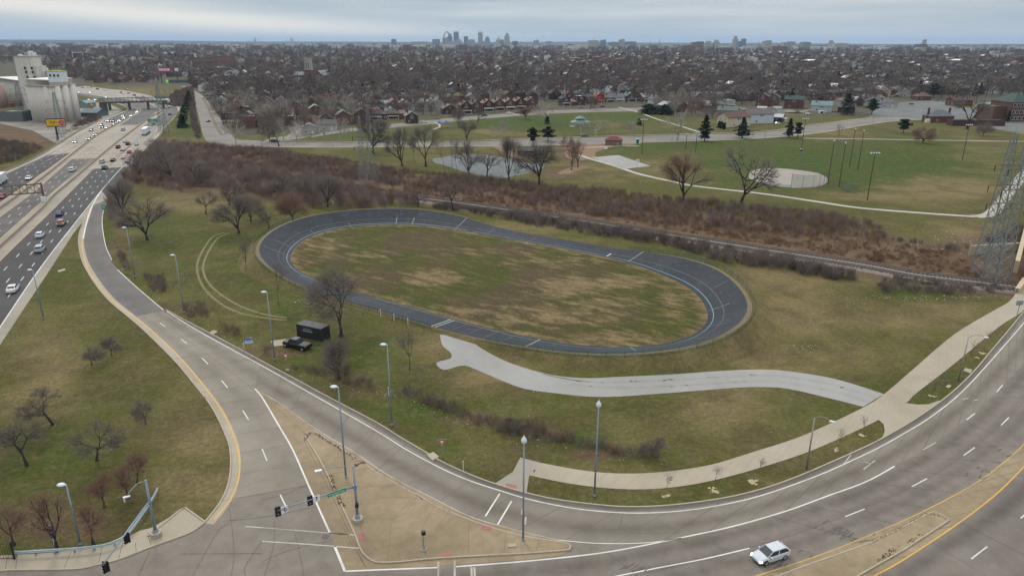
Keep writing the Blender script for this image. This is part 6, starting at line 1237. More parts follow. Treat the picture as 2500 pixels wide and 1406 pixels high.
# sports field light poles
def field_pole(bx, by, tx, ty, lamps, label, m=None):
    p = T(bx, by); h = ztop(p, tx, ty); t = thing('field_light', label, 'field light', p, 0, 'tall wooden field light poles'); MB().tube([(0, 0, 0), (0, 0, h)], [.2, .13], 7).build('pole', m or WOOD, t)
    if lamps > 1: MB().box((0, 0, h - .1), (lamps * .9, .12, .12), .1).build('crossbar', WOOD, t)
    for k in range(lamps): q = (k - (lamps - 1) / 2) * .95; o = MB().lathe((0, 0, 0), [(.05, .3), (.2, .25), (.33, -.1), (.0, -.12)], 10).build('floodlight', WHT, t); o.location = (q, -.1, h + .15); o.rotation_euler = (.7, 0, q * .2)
for a in [(1567, 376, 1572, 293, 4, 'field light pole right of the basketball court'), (1674, 365, 1675, 328, 2, 'field light pole left of the evergreen on the park road'), (1698, 371, 1701, 327, 4, 'field light pole just left of the large park evergreen'), (2021, 450, 2033, 345, 1, 'field light pole at the right end of the round pad'), (2048, 457, 2068, 350, 1, 'field light pole by the chain link backstop'), (2074, 408, 2087, 316, 1, 'field light pole behind the round pad, left of a close pair'), (2094, 415, 2112, 320, 1, 'field light pole behind the round pad, right of a close pair'), (2117, 490, 2136, 375, 4, 'nearest field light pole, with four lamps on a crossbar'), (1956, 369, 1965, 291, 4, 'field light pole in front of the two evergreens at the road curve'), (2349, 391, 2367, 306, 4, 'field light pole in front of the large dark tree by the school')]: field_pole(*a)
for px, py, ty, lb in [(1561, 376, 300, 'thin pole'), (1867, 338, 285, 'thin lamp pole on the park road before the yellow house'), (2130, 302, 272, 'thin pole on the park road curve'), (2250, 300, 262, 'thin pole by the parking lot'), (1640, 345, 318, 'thin lamp pole on the near side of the park road'), (1480, 350, 322, 'thin lamp pole by the red roofed shelter'), (82, 370, 312, 'thin grey pole by the rail yard left of the billboard'), (190, 320, 295, 'thin grey pole at the freeway edge right of the billboard'), (425, 262, 225, 'thin dark pole above the freeway bend'), (640, 358, 320, 'thin pole on the verge of the park road'), (812, 358, 318, 'thin pole near the centre pylons'), (1265, 344, 325, 'thin lamp pole above the pond'), (507, 238, 205, 'thin pole at the head of the divided street'), (1850, 262, 225, 'pale utility pole behind the brick flats')][1:]:
    p = T(px, py); h = ztop(p, px, ty); t = thing('utility_pole', lb, 'utility pole', p, 0, 'thin poles around the park'); MB().tube([(0, 0, 0), (0, 0, h)], [.11, .07], 6).build('pole', STEELD, t); MB().box((.4, 0, h), (1.1, .16, .1)).build('lamp', WHT, t)
# hoops
for px, py, ty, lb in ((1478, 378, 366, 'white basketball hoop at the far end of the court'), (1555, 411, 393, 'white basketball hoop at the near end of the court')):
    p = T(px, py); h = max(3.2, ztop(p, px, ty)); t = thing('basketball_hoop', lb, 'basketball hoop', p, 0, 'basketball hoops'); MB().tube([(0, 0, 0), (0, 0, h)], .08, 7).build('post', STEELD, t); o = MB(); o.quad(*[(cos(a) * .95, -.5, sin(a) * .62 + .2) for a in [i * pi / 8 for i in range(16)]][::-1]); o.quad(*[(cos(a) * .95, -.44, sin(a) * .62 + .2) for a in [i * pi / 8 for i in range(16)]]); o = o.build('backboard', WHT, t); o.location = (0, 0, h); MB().tube([(.22 * cos(i * pi / 6), -.75 + .22 * sin(i * pi / 6), h - .1) for i in range(13)], .02, 4).build('rim', RUST, t)
# backstop fences
def panel_fence(pts, hgt, label, step=4.5, col=CHAIN):
    P = resample(cat([T(*q) for q in pts], 4), step=step); t = thing('backstop_fence', label, 'fence', P[0]); mb = MB(); 
    for q in P: MB().cyl(q - P[0], .07, hgt, 6).build('post', mat('fence_red_post', (.16, .10, .09), (.25, .2, .19), 1), t)
    for a, b in zip(P[:-1], P[1:]): a, b = a - P[0], b - P[0]; mb.quad(a, b, b + Vector((0, 0, hgt)), a + Vector((0, 0, hgt)))
    mb.build('mesh', col, t)
panel_fence([(1931, 455), (1950, 458), (1975, 459), (2000, 455), (2018, 447), (2022, 438)], 5.0, 'curved chain link backstop round the right end of the round pad'); panel_fence([(2051, 456), (2056, 464), (2072, 471), (2094, 476)], 3.4, 'small chain link backstop on the grass right of the round pad'); panel_fence([(1860, 452), (1900, 459), (1931, 461)], 1.4, 'low fence along the near edge of the round pad')
# ============================================================ vehicles
PAINT = mat_obj('car_paint', .25, .06, 1.0, spec=.6); GLASS = mat('car_glass', (.018, .024, .026), rough=.08, spec=.8); TYRE = mat('tyre', (.02, .02, .02), rough=.9); RIM = mat('alloy_rim', (.42, .42, .43), rough=.35, metal=.6); HL = mat('lit_headlight', (.9, .9, .85), emit=(1, .98, .9, 9)); HLO = mat('clear_headlight', (.7, .7, .7), rough=.15); TL = mat('tail_light', (.35, .01, .015), rough=.3, emit=(1, .05, .05, .5)); TLB = mat('brake_light', (.6, .02, .03), emit=(1, .08, .08, 2.5)); TRIM = mat('black_trim', (.015, .015, .016), rough=.6)
CT = {  # L, W, hull [(x, zlow, zup, hw)], cabin base (x0,x1), roof (x0,x1), belt z, roof z
 'hatch': (4.3, 1.78, [(-2.12, .45, .85, .74), (-2.02, .26, .98, .84), (-1.5, .2, 1.0, .89), (0, .18, .96, .89), (1.0, .2, .93, .88), (1.6, .22, .84, .85), (2.05, .28, .68, .76), (2.17, .4, .56, .62)], (-1.98, 1.12), (-1.45, .30), .94, 1.46),
 'sedan': (4.75, 1.82, [(-2.36, .5, .82, .72), (-2.25, .28, 1.0, .82), (-1.6, .2, 1.02, .9), (0, .18, .95, .91), (1.15, .2, .92, .89), (1.8, .22, .82, .86), (2.28, .3, .68, .76), (2.38, .42, .58, .62)], (-1.85, 1.2), (-1.05, .35), .94, 1.44),
 'suv': (4.75, 1.9, [(-2.36, .55, .95, .8), (-2.28, .35, 1.08, .88), (-1.6, .26, 1.1, .94), (0, .24, 1.08, .94), (1.2, .26, 1.06, .93), (1.85, .3, .98, .9), (2.28, .36, .82, .82), (2.38, .5, .7, .68)], (-2.25, 1.25), (-2.0, .45), 1.06, 1.74),
 'pickup': (5.8, 2.0, [(-2.9, .6, 1.05, .92), (-2.85, .45, 1.12, .97), (-1.9, .35, 1.14, .98), (0, .34, 1.14, .98), (1.5, .36, 1.14, .98), (2.3, .4, 1.1, .95), (2.8, .42, .95, .88), (2.9, .55, .8, .76)], (-.75, 1.6), (-.55, .95), 1.12, 1.86)}
def make_car(kind, lights='tail'):
    L_, W_, hull, cb, rf, zb, zr = CT[kind]; t = thing({'hatch': 'hatchback', 'sedan': 'sedan', 'suv': 'suv', 'pickup': 'pickup_truck'}[kind], None, None); mb = MB(); prev = None; sec = []
    for x, zl, zu, hw_ in hull:
        zm = (zl + zu) / 2; q = [(x, hw_ * .82, zl), (x, hw_ * .98, zl + .1), (x, hw_, zm), (x, hw_ * .97, zu - .1), (x, hw_ * .86, zu), (x, 0, zu + .025)]; sec.append(q + [(a, -b, c) for a, b, c in q[-2::-1]])
    for a, b in zip(sec[:-1], sec[1:]):
        for k in range(10): mb.quad(a[k], a[k + 1], b[k + 1], b[k])
        mb.quad(a[10], a[0], b[0], b[10])
    mb.quad(*sec[0][::-1]); mb.quad(*sec[-1])
    hb, hr = W_ * .455, W_ * .37
    lo = [(cb[0], -hb, zb), (cb[1], -hb, zb), (cb[1], hb, zb), (cb[0], hb, zb)]; up_ = [(rf[0], -hr, zr - .05), (rf[1], -hr, zr - .05), (rf[1], hr, zr - .05), (rf[0], hr, zr - .05)]; top = [(rf[0] + .12, -hr + .1, zr), (rf[1] - .15, -hr + .1, zr), (rf[1] - .15, hr - .1, zr), (rf[0] + .12, hr - .1, zr)]
    for k in range(4): j = (k + 1) % 4; mb.quad(lo[k], lo[j], up_[j], up_[k]); mb.quad(up_[k], up_[j], top[j], top[k])
    mb.quad(*top)
    if kind == 'pickup': mb.box((-1.85, 0, 1.135), (1.95, 1.5, .02))
    body = mb.build('body', PAINT, t, smooth=False)
    if kind == 'pickup': MB().box((-1.85, 0, 1.155), (1.9, 1.45, .015)).build('cargo_bed', TRIM, t)
    def gl(name, A, B, C_, D, ins=.1, o=.012):
        A, B, C_, D = map(Vector, (A, B, C_, D)); c = (A + B + C_ + D) / 4; n = (B - A).cross(D - A).normalized(); n = n if n.dot(c - Vector((0, 0, 1.1))) > 0 else -n; MB().quad(*[q.lerp(c, ins) + n * o for q in (A, B, C_, D)]).build(name, GLASS, t)
    gl('windscreen', lo[1], lo[2], up_[2], up_[1], .07); gl('rear_window', lo[3], lo[0], up_[0], up_[3], .14 if kind != 'pickup' else .1)
    for s, (a, b, c, d) in ((0, (lo[0], lo[1], up_[1], up_[0])), (1, (lo[3], lo[2], up_[2], up_[3]))):
        m1, m2 = Vector(a).lerp(Vector(b), .52), Vector(d).lerp(Vector(c), .52); gl('side_window', a, m1, m2, d, .12); gl('side_window', m1, b, c, m2, .12)
    wx = (L_ / 2 - .85, -L_ / 2 + .88); wr = .32 if kind in ('hatch', 'sedan') else .38
    for x in wx:
        for s in (-1, 1):
            w_ = MB().tube([(0, -.11, 0), (0, .11, 0)], wr, 16).build('wheel', TYRE, t); w_.location = (x, s * (W_ / 2 - .10), wr); r_ = MB().tube([(0, 0, 0), (0, s * .125, 0)], [wr * .62, wr * .58], 14).build('rim', RIM, w_)
            MB().tube([(x, s * (W_ / 2 - .25), wr + .02), (x, s * (W_ / 2 - .03), wr + .02)], wr + .07, 16).build('wheel_arch', TRIM, t)
    zf = hull[-2][2] - .08; zt = hull[1][2] - .16; ml = {'tail': (HLO, TL), 'lit': (HL, TL), 'brake': (HLO, TLB)}[lights]
    for s in (-1, 1):
        MB().box((L_ / 2 - .2, s * W_ * .34, zf), (.26, .36, .15), -s * .35).build('headlight', ml[0], t); MB().box((-L_ / 2 + .1, s * W_ * .39, zt), (.16, .26, .2), s * .25).build('tail_light', ml[1], t); MB().box((cb[1] - .35, s * (W_ / 2 + .06), zb + .02), (.16, .2, .13)).build('mirror', PAINT, t)
    MB().box((L_ / 2 - .03, 0, .42), (.08, W_ * .62, .22)).build('grille', TRIM, t); MB().box((-L_ / 2 + .05, 0, .72 if kind != 'pickup' else .8), (.03, .34, .14)).build('number_plate', WSG, t)
    for c in t.children: c.color = (1, 1, 1, 1)
    return t
def setc(r, c):
    for k in r.children:
        if k.name.split('.')[0] in ('body', 'mirror', 'cab', 'box'): k.color = (*c, 1)
PR = {}
def car(kind, lights, p, rz, col_, label, cat_='car', group='cars on the freeway', sc=1.0):
    k = (kind, lights)
    if k not in PR: PR[k] = make_car(kind, lights); t = PR[k]; t.location = p; t.rotation_euler.z = rz; tag(t, label, cat_, group); kids(t); [kids(c) for c in kids(t)]; setc(t, col_); t.scale = (sc,) * 3; return t
    t = dup(PR[k], p, rz, label, cat_, group, sc); setc(t, col_); return t
WH, SI, GY, BK, TA, RD, DR, BL_, GG = (.70, .72, .73), (.42, .45, .47), (.16, .165, .17), (.015, .015, .018), (.27, .22, .17), (.38, .02, .03), (.13, .012, .02), (.02, .045, .16), (.06, .09, .085)
FWL = cat(gp([(-200, 800), (0, 607), (60, 552), (107, 508), (172, 446), (222, 403), (276, 357), (329, 316), (368, 287), (392, 275), (395, 266), (378, 257), (320, 245), (260, 236), (190, 226), (100, 218)]), 5)
def road_dir(p): i = min(range(1, len(FWL) - 1), key=lambda i: (FWL[i] - p).length); d = FWL[i + 1] - FWL[i - 1]; return math.atan2(d.y, d.x)
def road_dir2(p, L): i = min(range(1, len(L) - 1), key=lambda i: (L[i] - p).length); d = L[i + 1] - L[i - 1]; return math.atan2(d.y, d.x)
OUT, INB = 0.0, pi
for x, y, kd, lt, cl, dr, lb in [
 (33, 710, 'sedan', 'tail', WH, OUT, 'white sedan nearest the camera on the outbound freeway lanes'), (99, 613, 'suv', 'tail', SI, OUT, 'silver SUV behind the white hatchback in the outbound lanes'), (99, 578, 'hatch', 'tail', WH, OUT, 'white hatchback beside the tan SUV in the outbound lanes'), (151, 549, 'suv', 'brake', TA, OUT, 'tan SUV following the dark blue sedan in the outbound lanes'), (146, 526, 'sedan', 'tail', BL_, OUT, 'dark blue sedan in the outbound lanes near the gore'),
 (256, 413, 'suv', 'tail', GG, OUT, 'dark green-grey SUV at the seam where the light concrete begins'), (250, 398, 'suv', 'tail', SI, OUT, 'silver SUV on the light concrete, leftmost of its row'), (276, 394, 'sedan', 'tail', BK, OUT, 'black sedan in the middle of the row on the light concrete'), (313, 397, 'sedan', 'tail', BK, OUT, 'black sedan nearest the right parapet'), (302, 387, 'sedan', 'brake', SI, OUT, 'silver sedan with brake lights on'), (316, 374, 'hatch', 'tail', RD, OUT, 'bright red hatchback near the right parapet'), (300, 368, 'sedan', 'tail', SI, OUT, 'silver sedan between the dark red and the bright red cars'), (289, 362, 'suv', 'tail', DR, OUT, 'dark red SUV left of the silver sedan'), (306, 348, 'sedan', 'tail', SI, OUT, 'silver sedan left of the black SUV near the semi trailer'), (313, 354, 'suv', 'tail', BK, OUT, 'black SUV just behind the semi trailer'), (334, 355, 'sedan', 'tail', SI, OUT, 'silver sedan alone by the right parapet behind the semi trailer'), (375, 304, 'sedan', 'tail', GY, OUT, 'dark grey sedan under the large green overhead sign'), (415, 281, 'hatch', 'tail', DR, OUT, 'dark red hatchback on the bend of the freeway'), (414, 263, 'sedan', 'tail', SI, OUT, 'silver sedan on the bend just behind the white box truck'), (391, 255, 'sedan', 'tail', BK, OUT, 'black sedan left of the white box truck'),
 (177, 418, 'suv', 'tail', WH, OUT, 'white SUV alone in the dark middle lanes'), (301, 319, 'suv', 'tail', SI, OUT, 'silver SUV alone on the light middle lanes'),
 (71, 438, 'sedan', 'tail', WH, INB, 'white sedan in the dark inbound lanes'), (6, 483, 'sedan', 'tail', RD, INB, 'red sedan at the left edge under the gantry'), (183, 349, 'sedan', 'lit', SI, INB, 'silver car with headlights on, nearest of the inbound group'), (217, 341, 'sedan', 'lit', GY, INB, 'grey car with headlights on, second of the inbound group'), (234, 331, 'sedan', 'lit', TA, INB, 'tan car with headlights on in the inbound group'), (223, 320, 'sedan', 'tail', TA, INB, 'pale gold car without headlights by the left shoulder'), (249, 313, 'suv', 'lit', BK, INB, 'black SUV with headlights on beside the white sedan'), (260, 315, 'sedan', 'tail', WH, INB, 'white sedan beside the black SUV in the inbound lanes'), (247, 307, 'sedan', 'lit', GY, INB, 'grey car with headlights on just behind the black SUV'), (263, 298, 'suv', 'lit', WH, INB, 'white SUV with headlights on, left of a row of three'), (275, 298, 'suv', 'lit', BK, INB, 'black SUV with headlights on, middle of a row of three'), (292, 298, 'sedan', 'lit', SI, INB, 'silver car with headlights on, right of a row of three'), (277, 306, 'sedan', 'tail', GG, INB, 'grey-green sedan behind the row of three'), (304, 291, 'sedan', 'lit', TA, INB, 'tan car with headlights on before the freeway bend'), (301, 286, 'sedan', 'lit', GY, INB, 'grey car with headlights on at the start of the bend'), (321, 285, 'sedan', 'lit', SI, INB, 'silver car with headlights on in the inner lane of the bend'), (335, 276, 'sedan', 'lit', WH, INB, 'white car with headlights on at the tip of the bend'), (315, 262, 'hatch', 'lit', RD, INB, 'red car beyond the bend just under the footbridge'), (301, 253, 'sedan', 'lit', WH, INB, 'white car with headlights on beyond the footbridge'),
 (216, 246, 'sedan', 'lit', SI, INB, 'silver car with headlights on by the yellow machine'), (231, 246, 'sedan', 'lit', WH, INB, 'white car with headlights on right of the yellow machine'), (257, 240, 'sedan', 'tail', WH, INB, 'white car on the curve before the footbridge'), (191, 228, 'sedan', 'tail', WH, INB, 'white car just right of the silos on the upper carriageway'), (218, 228, 'sedan', 'tail', WH, INB, 'white sedan in the middle of the upper carriageway'), (216, 215, 'sedan', 'tail', WH, OUT, 'white car on the farthest carriageway beside a dark one'), (223, 214, 'sedan', 'tail', BK, OUT, 'dark car on the farthest carriageway beside the white one'), (202, 215, 'sedan', 'tail', GY, OUT, 'dark grey car on the farthest carriageway nearest the silos'), (238, 219, 'suv', 'tail', BK, OUT, 'black SUV on the farthest carriageway'), (257, 222, 'sedan', 'tail', WH, OUT, 'white car on the farthest carriageway, right of the black SUV'), (296, 227, 'sedan', 'tail', BL_, OUT, 'dark blue car on the farthest carriageway'), (300, 230, 'sedan', 'tail', WH, OUT, 'white car just below the dark blue one on the farthest carriageway'), (314, 229, 'sedan', 'tail', GY, OUT, 'grey car right of the dark blue one on the farthest carriageway'), (309, 219, 'sedan', 'tail', RD, OUT, 'bright red car on the slip road beyond the freeway'), (349, 237, 'sedan', 'tail', SI, OUT, 'silver car behind the footbridge railing'), (328, 234, 'suv', 'tail', GY, OUT, 'grey SUV behind the footbridge railing')]:
    p = G(x, y, .03); car(kd, lt, p, road_dir(p) + dr, cl, lb, sc=1.06)
# others
car('hatch', 'lit', G(1880, 1361, .03), math.atan2(*(G(1862, 1366) - G(1914, 1349)).yx), (.50, .54, .56), 'silver hatchback with one headlight glaring on the arterial road', group='cars on the arterial').scale = (1.0,) * 3
a_ = G(700, 848) - G(755, 850); t = car('pickup', 'tail', G(726, 848, .03), math.atan2(*(G(700, 841) - G(750, 853)).yx), (.012, .012, .014), 'black crew cab pickup parked on the grass beside the container', 'pickup truck', 'parked trucks')
for x, y, kd, cl, lb in [(509, 298, 'sedan', BK, 'dark car driving down the divided street'), (494, 330, 'sedan', GY, None), (672, 348, 'suv', BK, 'dark SUV parked on the park road below the side street'), (748, 314, 'sedan', BK, 'dark car parked on the side street'), (1035, 300, 'sedan', WH, 'white car parked at the left of the house street'), (1067, 292, 'sedan', GY, 'grey car at the corner left of the brick row'), (1183, 284, 'sedan', BK, 'black car parked in front of the brick row'), (1244, 278, 'sedan', WH, 'white car parked in front of the brick row'), (1264, 277, 'sedan', DR, 'dark red car parked behind the white one at the brick row'), (1280, 276, 'sedan', GY, 'grey car parked second behind the white one at the brick row'), (1295, 275, 'sedan', BK, 'black car parked last in line at the right of the brick row'), (1418, 265, 'sedan', TA, 'tan car parked before the dark brick flats'), (1450, 263, 'suv', SI, 'silver SUV parked before the red gambrel house'), (1471, 262, 'sedan', BL_, 'dark blue car parked right of the silver SUV'), (1428, 334, 'sedan', GG, 'grey-green car on the park road below the gazebo'), (1973, 280, 'sedan', WH, 'white car on the grass by the pale green house'), (2288, 247, 'sedan', BK, 'dark car by the green lawn at the upper right'), (572, 206, 'sedan', GY, None), (1899, 304, 'hatch', WH, 'white car parked right of the small brick house'), (495, 240, 'sedan', WH, 'white car parked at the head of the service road'), (2225, 256, 'sedan', BK, 'dark car at the top of the parking lot')]:
    if lb: p = T(x, y); p.z += .03; car(kd, 'tail', p, rad(18) if x > 800 else (rad(100) if x < 560 else rad(0)), cl, lb, group='cars parked around the park', sc=1.05)
for k_, r_ in PR.items():
    if not r_.get('label'): drop(r_)
def truck(kind, p, rz, label, cat_='truck'):
    t = thing({'semi': 'semi_truck', 'box': 'box_truck'}[kind], label, cat_, p, rz, 'trucks on the freeway'); TW = mat('trailer_white', (.50, .53, .54), (.60, .63, .64), .5, .5); L_ = 14.5 if kind == 'semi' else 7.5
    MB().box((-L_ / 2, 0, 2.6), (L_, 2.6, 2.85)).box((-L_ / 2, 0, 1.05), (L_ * .96, 1.0, .25)).build('trailer' if kind == 'semi' else 'cargo_box', TW, t); mb = MB(); mb.box((1.7, 0, 1.9), (2.6, 2.4, 2.4)); mb.box((3.4, 0, 1.25), (1.4, 2.1, 1.3)); mb.box((1.3, 0, 3.3), (1.6, 2.2, .5), taper=.85); mb.build('cab', TW, t); MB().box((3.02, 0, 2.45), (.05, 2.0, .8)).build('windscreen', GLASS, t)
    for x in ((3.2, .2, -L_ + 1, -L_ + 2.3, -.8) if kind == 'semi' else (3.0, -L_ + 1.6)):
        for s in (-1, 1): w_ = MB().tube([(0, -.15, 0), (0, .15, 0)], .5, 12).build('wheel', TYRE, t); w_.location = (x, s * 1.1, .5)
    for s in (-1, 1): MB().box((-L_ - .02, s * 1.05, 1.0), (.06, .25, .16)).build('tail_light', TL, t)
    MB().box((-L_ - .01, 0, 2.6), (.03, .05, 2.6)).build('door_seam', TRIM, t); return t
p = G(360, 325, .03); truck('semi', p, road_dir(p), 'white semi truck with a long box trailer on the outbound lanes'); p = G(407, 253, .03); truck('box', p, road_dir(p), 'white box truck on the bend by the footbridge'); p = G(-2, 452, .03); truck('box', p, road_dir(p) + pi, 'white box truck cut by the left edge above the gantry')
# black container
t = thing('shipping_container', 'black shipping container with white lettering beside the forked tree', 'container'); A_, B_, D_ = G(729, 822), G(783, 834), G(800, 824)
ux = (B_ - A_); ux.z = 0; Lc = 6.06; rz = math.atan2(ux.y, ux.x); c = (A_ + B_) / 2 + Vector((-sin(rz), cos(rz), 0)) * 1.22; t.location = c; t.rotation_euler.z = rz; CB = mat('container_black', (.012, .013, .014), (.022, .024, .026), 1, .6); CTM = mat('container_roof', (.045, .042, .047), (.075, .07, .075), .8, .7)
mb = MB(); N_ = 28; z0, z1 = .12, 2.5
for s in (-1, 1):
    for k in range(N_):
        x0 = -Lc / 2 + .12 + (Lc - .24) * k / N_; x1 = -Lc / 2 + .12 + (Lc - .24) * (k + 1) / N_; y0 = s * (1.19 if k % 2 else 1.16); mb.quad((x0, y0, z0), (x1, y0, z0), (x1, y0, z1), (x0, y0, z1)); mb.quad((x1, s * 1.19, z0), (x1, s * 1.16, z0), (x1, s * 1.16, z1), (x1, s * 1.19, z1))
mb.quad((-Lc / 2 + .05, -1.17, z0), (-Lc / 2 + .05, 1.17, z0), (-Lc / 2 + .05, 1.17, z1), (-Lc / 2 + .05, -1.17, z1)); mb.build('side_wall', CB, t)
mb = MB()
for sx in (-1, 1):
    for sy in (-1, 1): mb.box((sx * (Lc / 2 - .07), sy * 1.15, 1.3), (.14, .14, 2.6))
    for z_ in (.08, 2.53): mb.box((sx * (Lc / 2 - .07), 0, z_), (.12, 2.16, .14))
for sy in (-1, 1):
    for z_ in (.08, 2.53): mb.box((0, sy * 1.15, z_), (Lc - .28, .12, .14))
mb.build('frame', CB, t); MB().box((0, 0, 2.585), (Lc - .1, 2.3, .04)).build('roof', CTM, t)
for s in (-1, 1): dr_ = MB().box((Lc / 2 - .04, s * .55, 1.3), (.06, 1.07, 2.3)).build('door', CB, t); MB().cyl((Lc / 2 + .02, s * .25, .2), .02, 2.2, 6).build('lock_rod', TRIM, dr_)
WL_ = mat('faded_lettering', (.50, .56, .55)); text('PENROSE PARK', .26, WL_, t, (-.35, -1.215, 1.95), (pi / 2, 0, 0), .004); text('VELODROME', .40, WL_, t, (-.35, -1.215, 1.55), (pi / 2, 0, 0), .004)
# litter and rubble
LT = MB(); pal = 0
def bits(pts, n, sp, s0=.06, s1=.2):
    P = resample(cat(gp(pts), 3), n=150); n = int(n * .75); s0 *= .7; s1 *= .62
    for i in range(n):
        q = P[rnd.randrange(150)] + Vector((rnd.gauss(0, sp), rnd.gauss(0, sp), 0)); q.z = tz1(q.x, q.y) + .03; s_ = rnd.uniform(s0, s1); a = rnd.uniform(0, 6); LT.box((q.x, q.y, q.z + s_ * .2), (s_, s_ * rnd.uniform(.4, 1), s_ * .5), a, m=rnd.choice((0, 0, 1, 2)))
bits([(700, 905), (760, 925), (850, 945), (950, 962), (1050, 1000), (1200, 1050), (1320, 1082), (1440, 1105), (1590, 1125)], 260, .8, .06, .22); bits([(2130, 725), (2250, 730), (2400, 722)], 150, 1.0, .12, .35); bits([(2060, 745), (2090, 735)], 40, 2, .1, .25); bits([(1940, 845), (1990, 850)], 50, 1.5, .1, .25); bits([(2300, 590), (2380, 580), (2420, 600)], 120, 3, .2, .5); bits([(2180, 585), (2280, 605), (2360, 612)], 70, 1.2, .2, .5); bits([(300, 560), (270, 620), (330, 690), (420, 755), (600, 860)], 180, .9, .06, .25); bits([(1300, 1000), (1600, 1000), (1950, 1020)], 60, 6, .1, .2); bits([(1150, 1080), (1250, 1130)], 60, 3, .06, .12); bits([(1450, 860), (1800, 860), (1950, 800)], 40, 3, .1, .25); bits([(100, 900), (300, 1100), (480, 1200), (300, 1330)], 170, 6, .06, .18); bits([(900, 1010), (1000, 1050)], 30, 3, .06, .15); bits([(1310, 1180), (1700, 1200)], 50, 1.5, .05, .12); bits([(1260, 548), (1560, 590), (1800, 640)], 40, .6, .15, .4); bits([(718, 735), (760, 745)], 25, .5, .1, .45); bits([(150, 1350), (260, 1340)], 30, .8, .08, .16); bits([(1200, 700), (1700, 750)], 16, 12, .1, .2)
tag(LT.build('litter_and_rubble', [mat('litter_white', (.50, .48, .44)), mat('rubble_tan', (.30, .22, .15)), mat('rubble_grey', (.27, .25, .23))]), kind='stuff')
# ============================================================ houses
WALLM = mat_obj('house_wall', .85, .3, 1.5, 'brick'); ROOFM = mat_obj('house_roof', .9, .3, .8, 'shingle'); TRIMW = mat('house_trim', (.52, .50, .46), (.66, .64, .6), 1, .7); PANE = mat('window_pane', (.03, .035, .04), rough=.15); 
def hip(mb, w, d, z0, rh, o=.5):
    a, b = w / 2 + o, d / 2 + o; r = max(d - w, 0) / 2 if d > w else 0; rx = max(w - d, 0) / 2 if w > d else 0; A, B = (-rx, -r, z0 + rh), (rx, r, z0 + rh)
    if d >= w: mb.quad((-a, -b, z0), (a, -b, z0), A); mb.quad((a, -b, z0), (a, b, z0), B, A); mb.quad((a, b, z0), (-a, b, z0), B); mb.quad((-a, b, z0), (-a, -b, z0), A, B)
    else: mb.quad((-a, -b, z0), (a, -b, z0), B, A); mb.quad((a, -b, z0), (a, b, z0), B); mb.quad((a, b, z0), (-a, b, z0), A, B); mb.quad((-a, b, z0), (-a, -b, z0), A)
    mb.quad((-a, b, z0 - .02), (a, b, z0 - .02), (a, -b, z0 - .02), (-a, -b, z0 - .02))
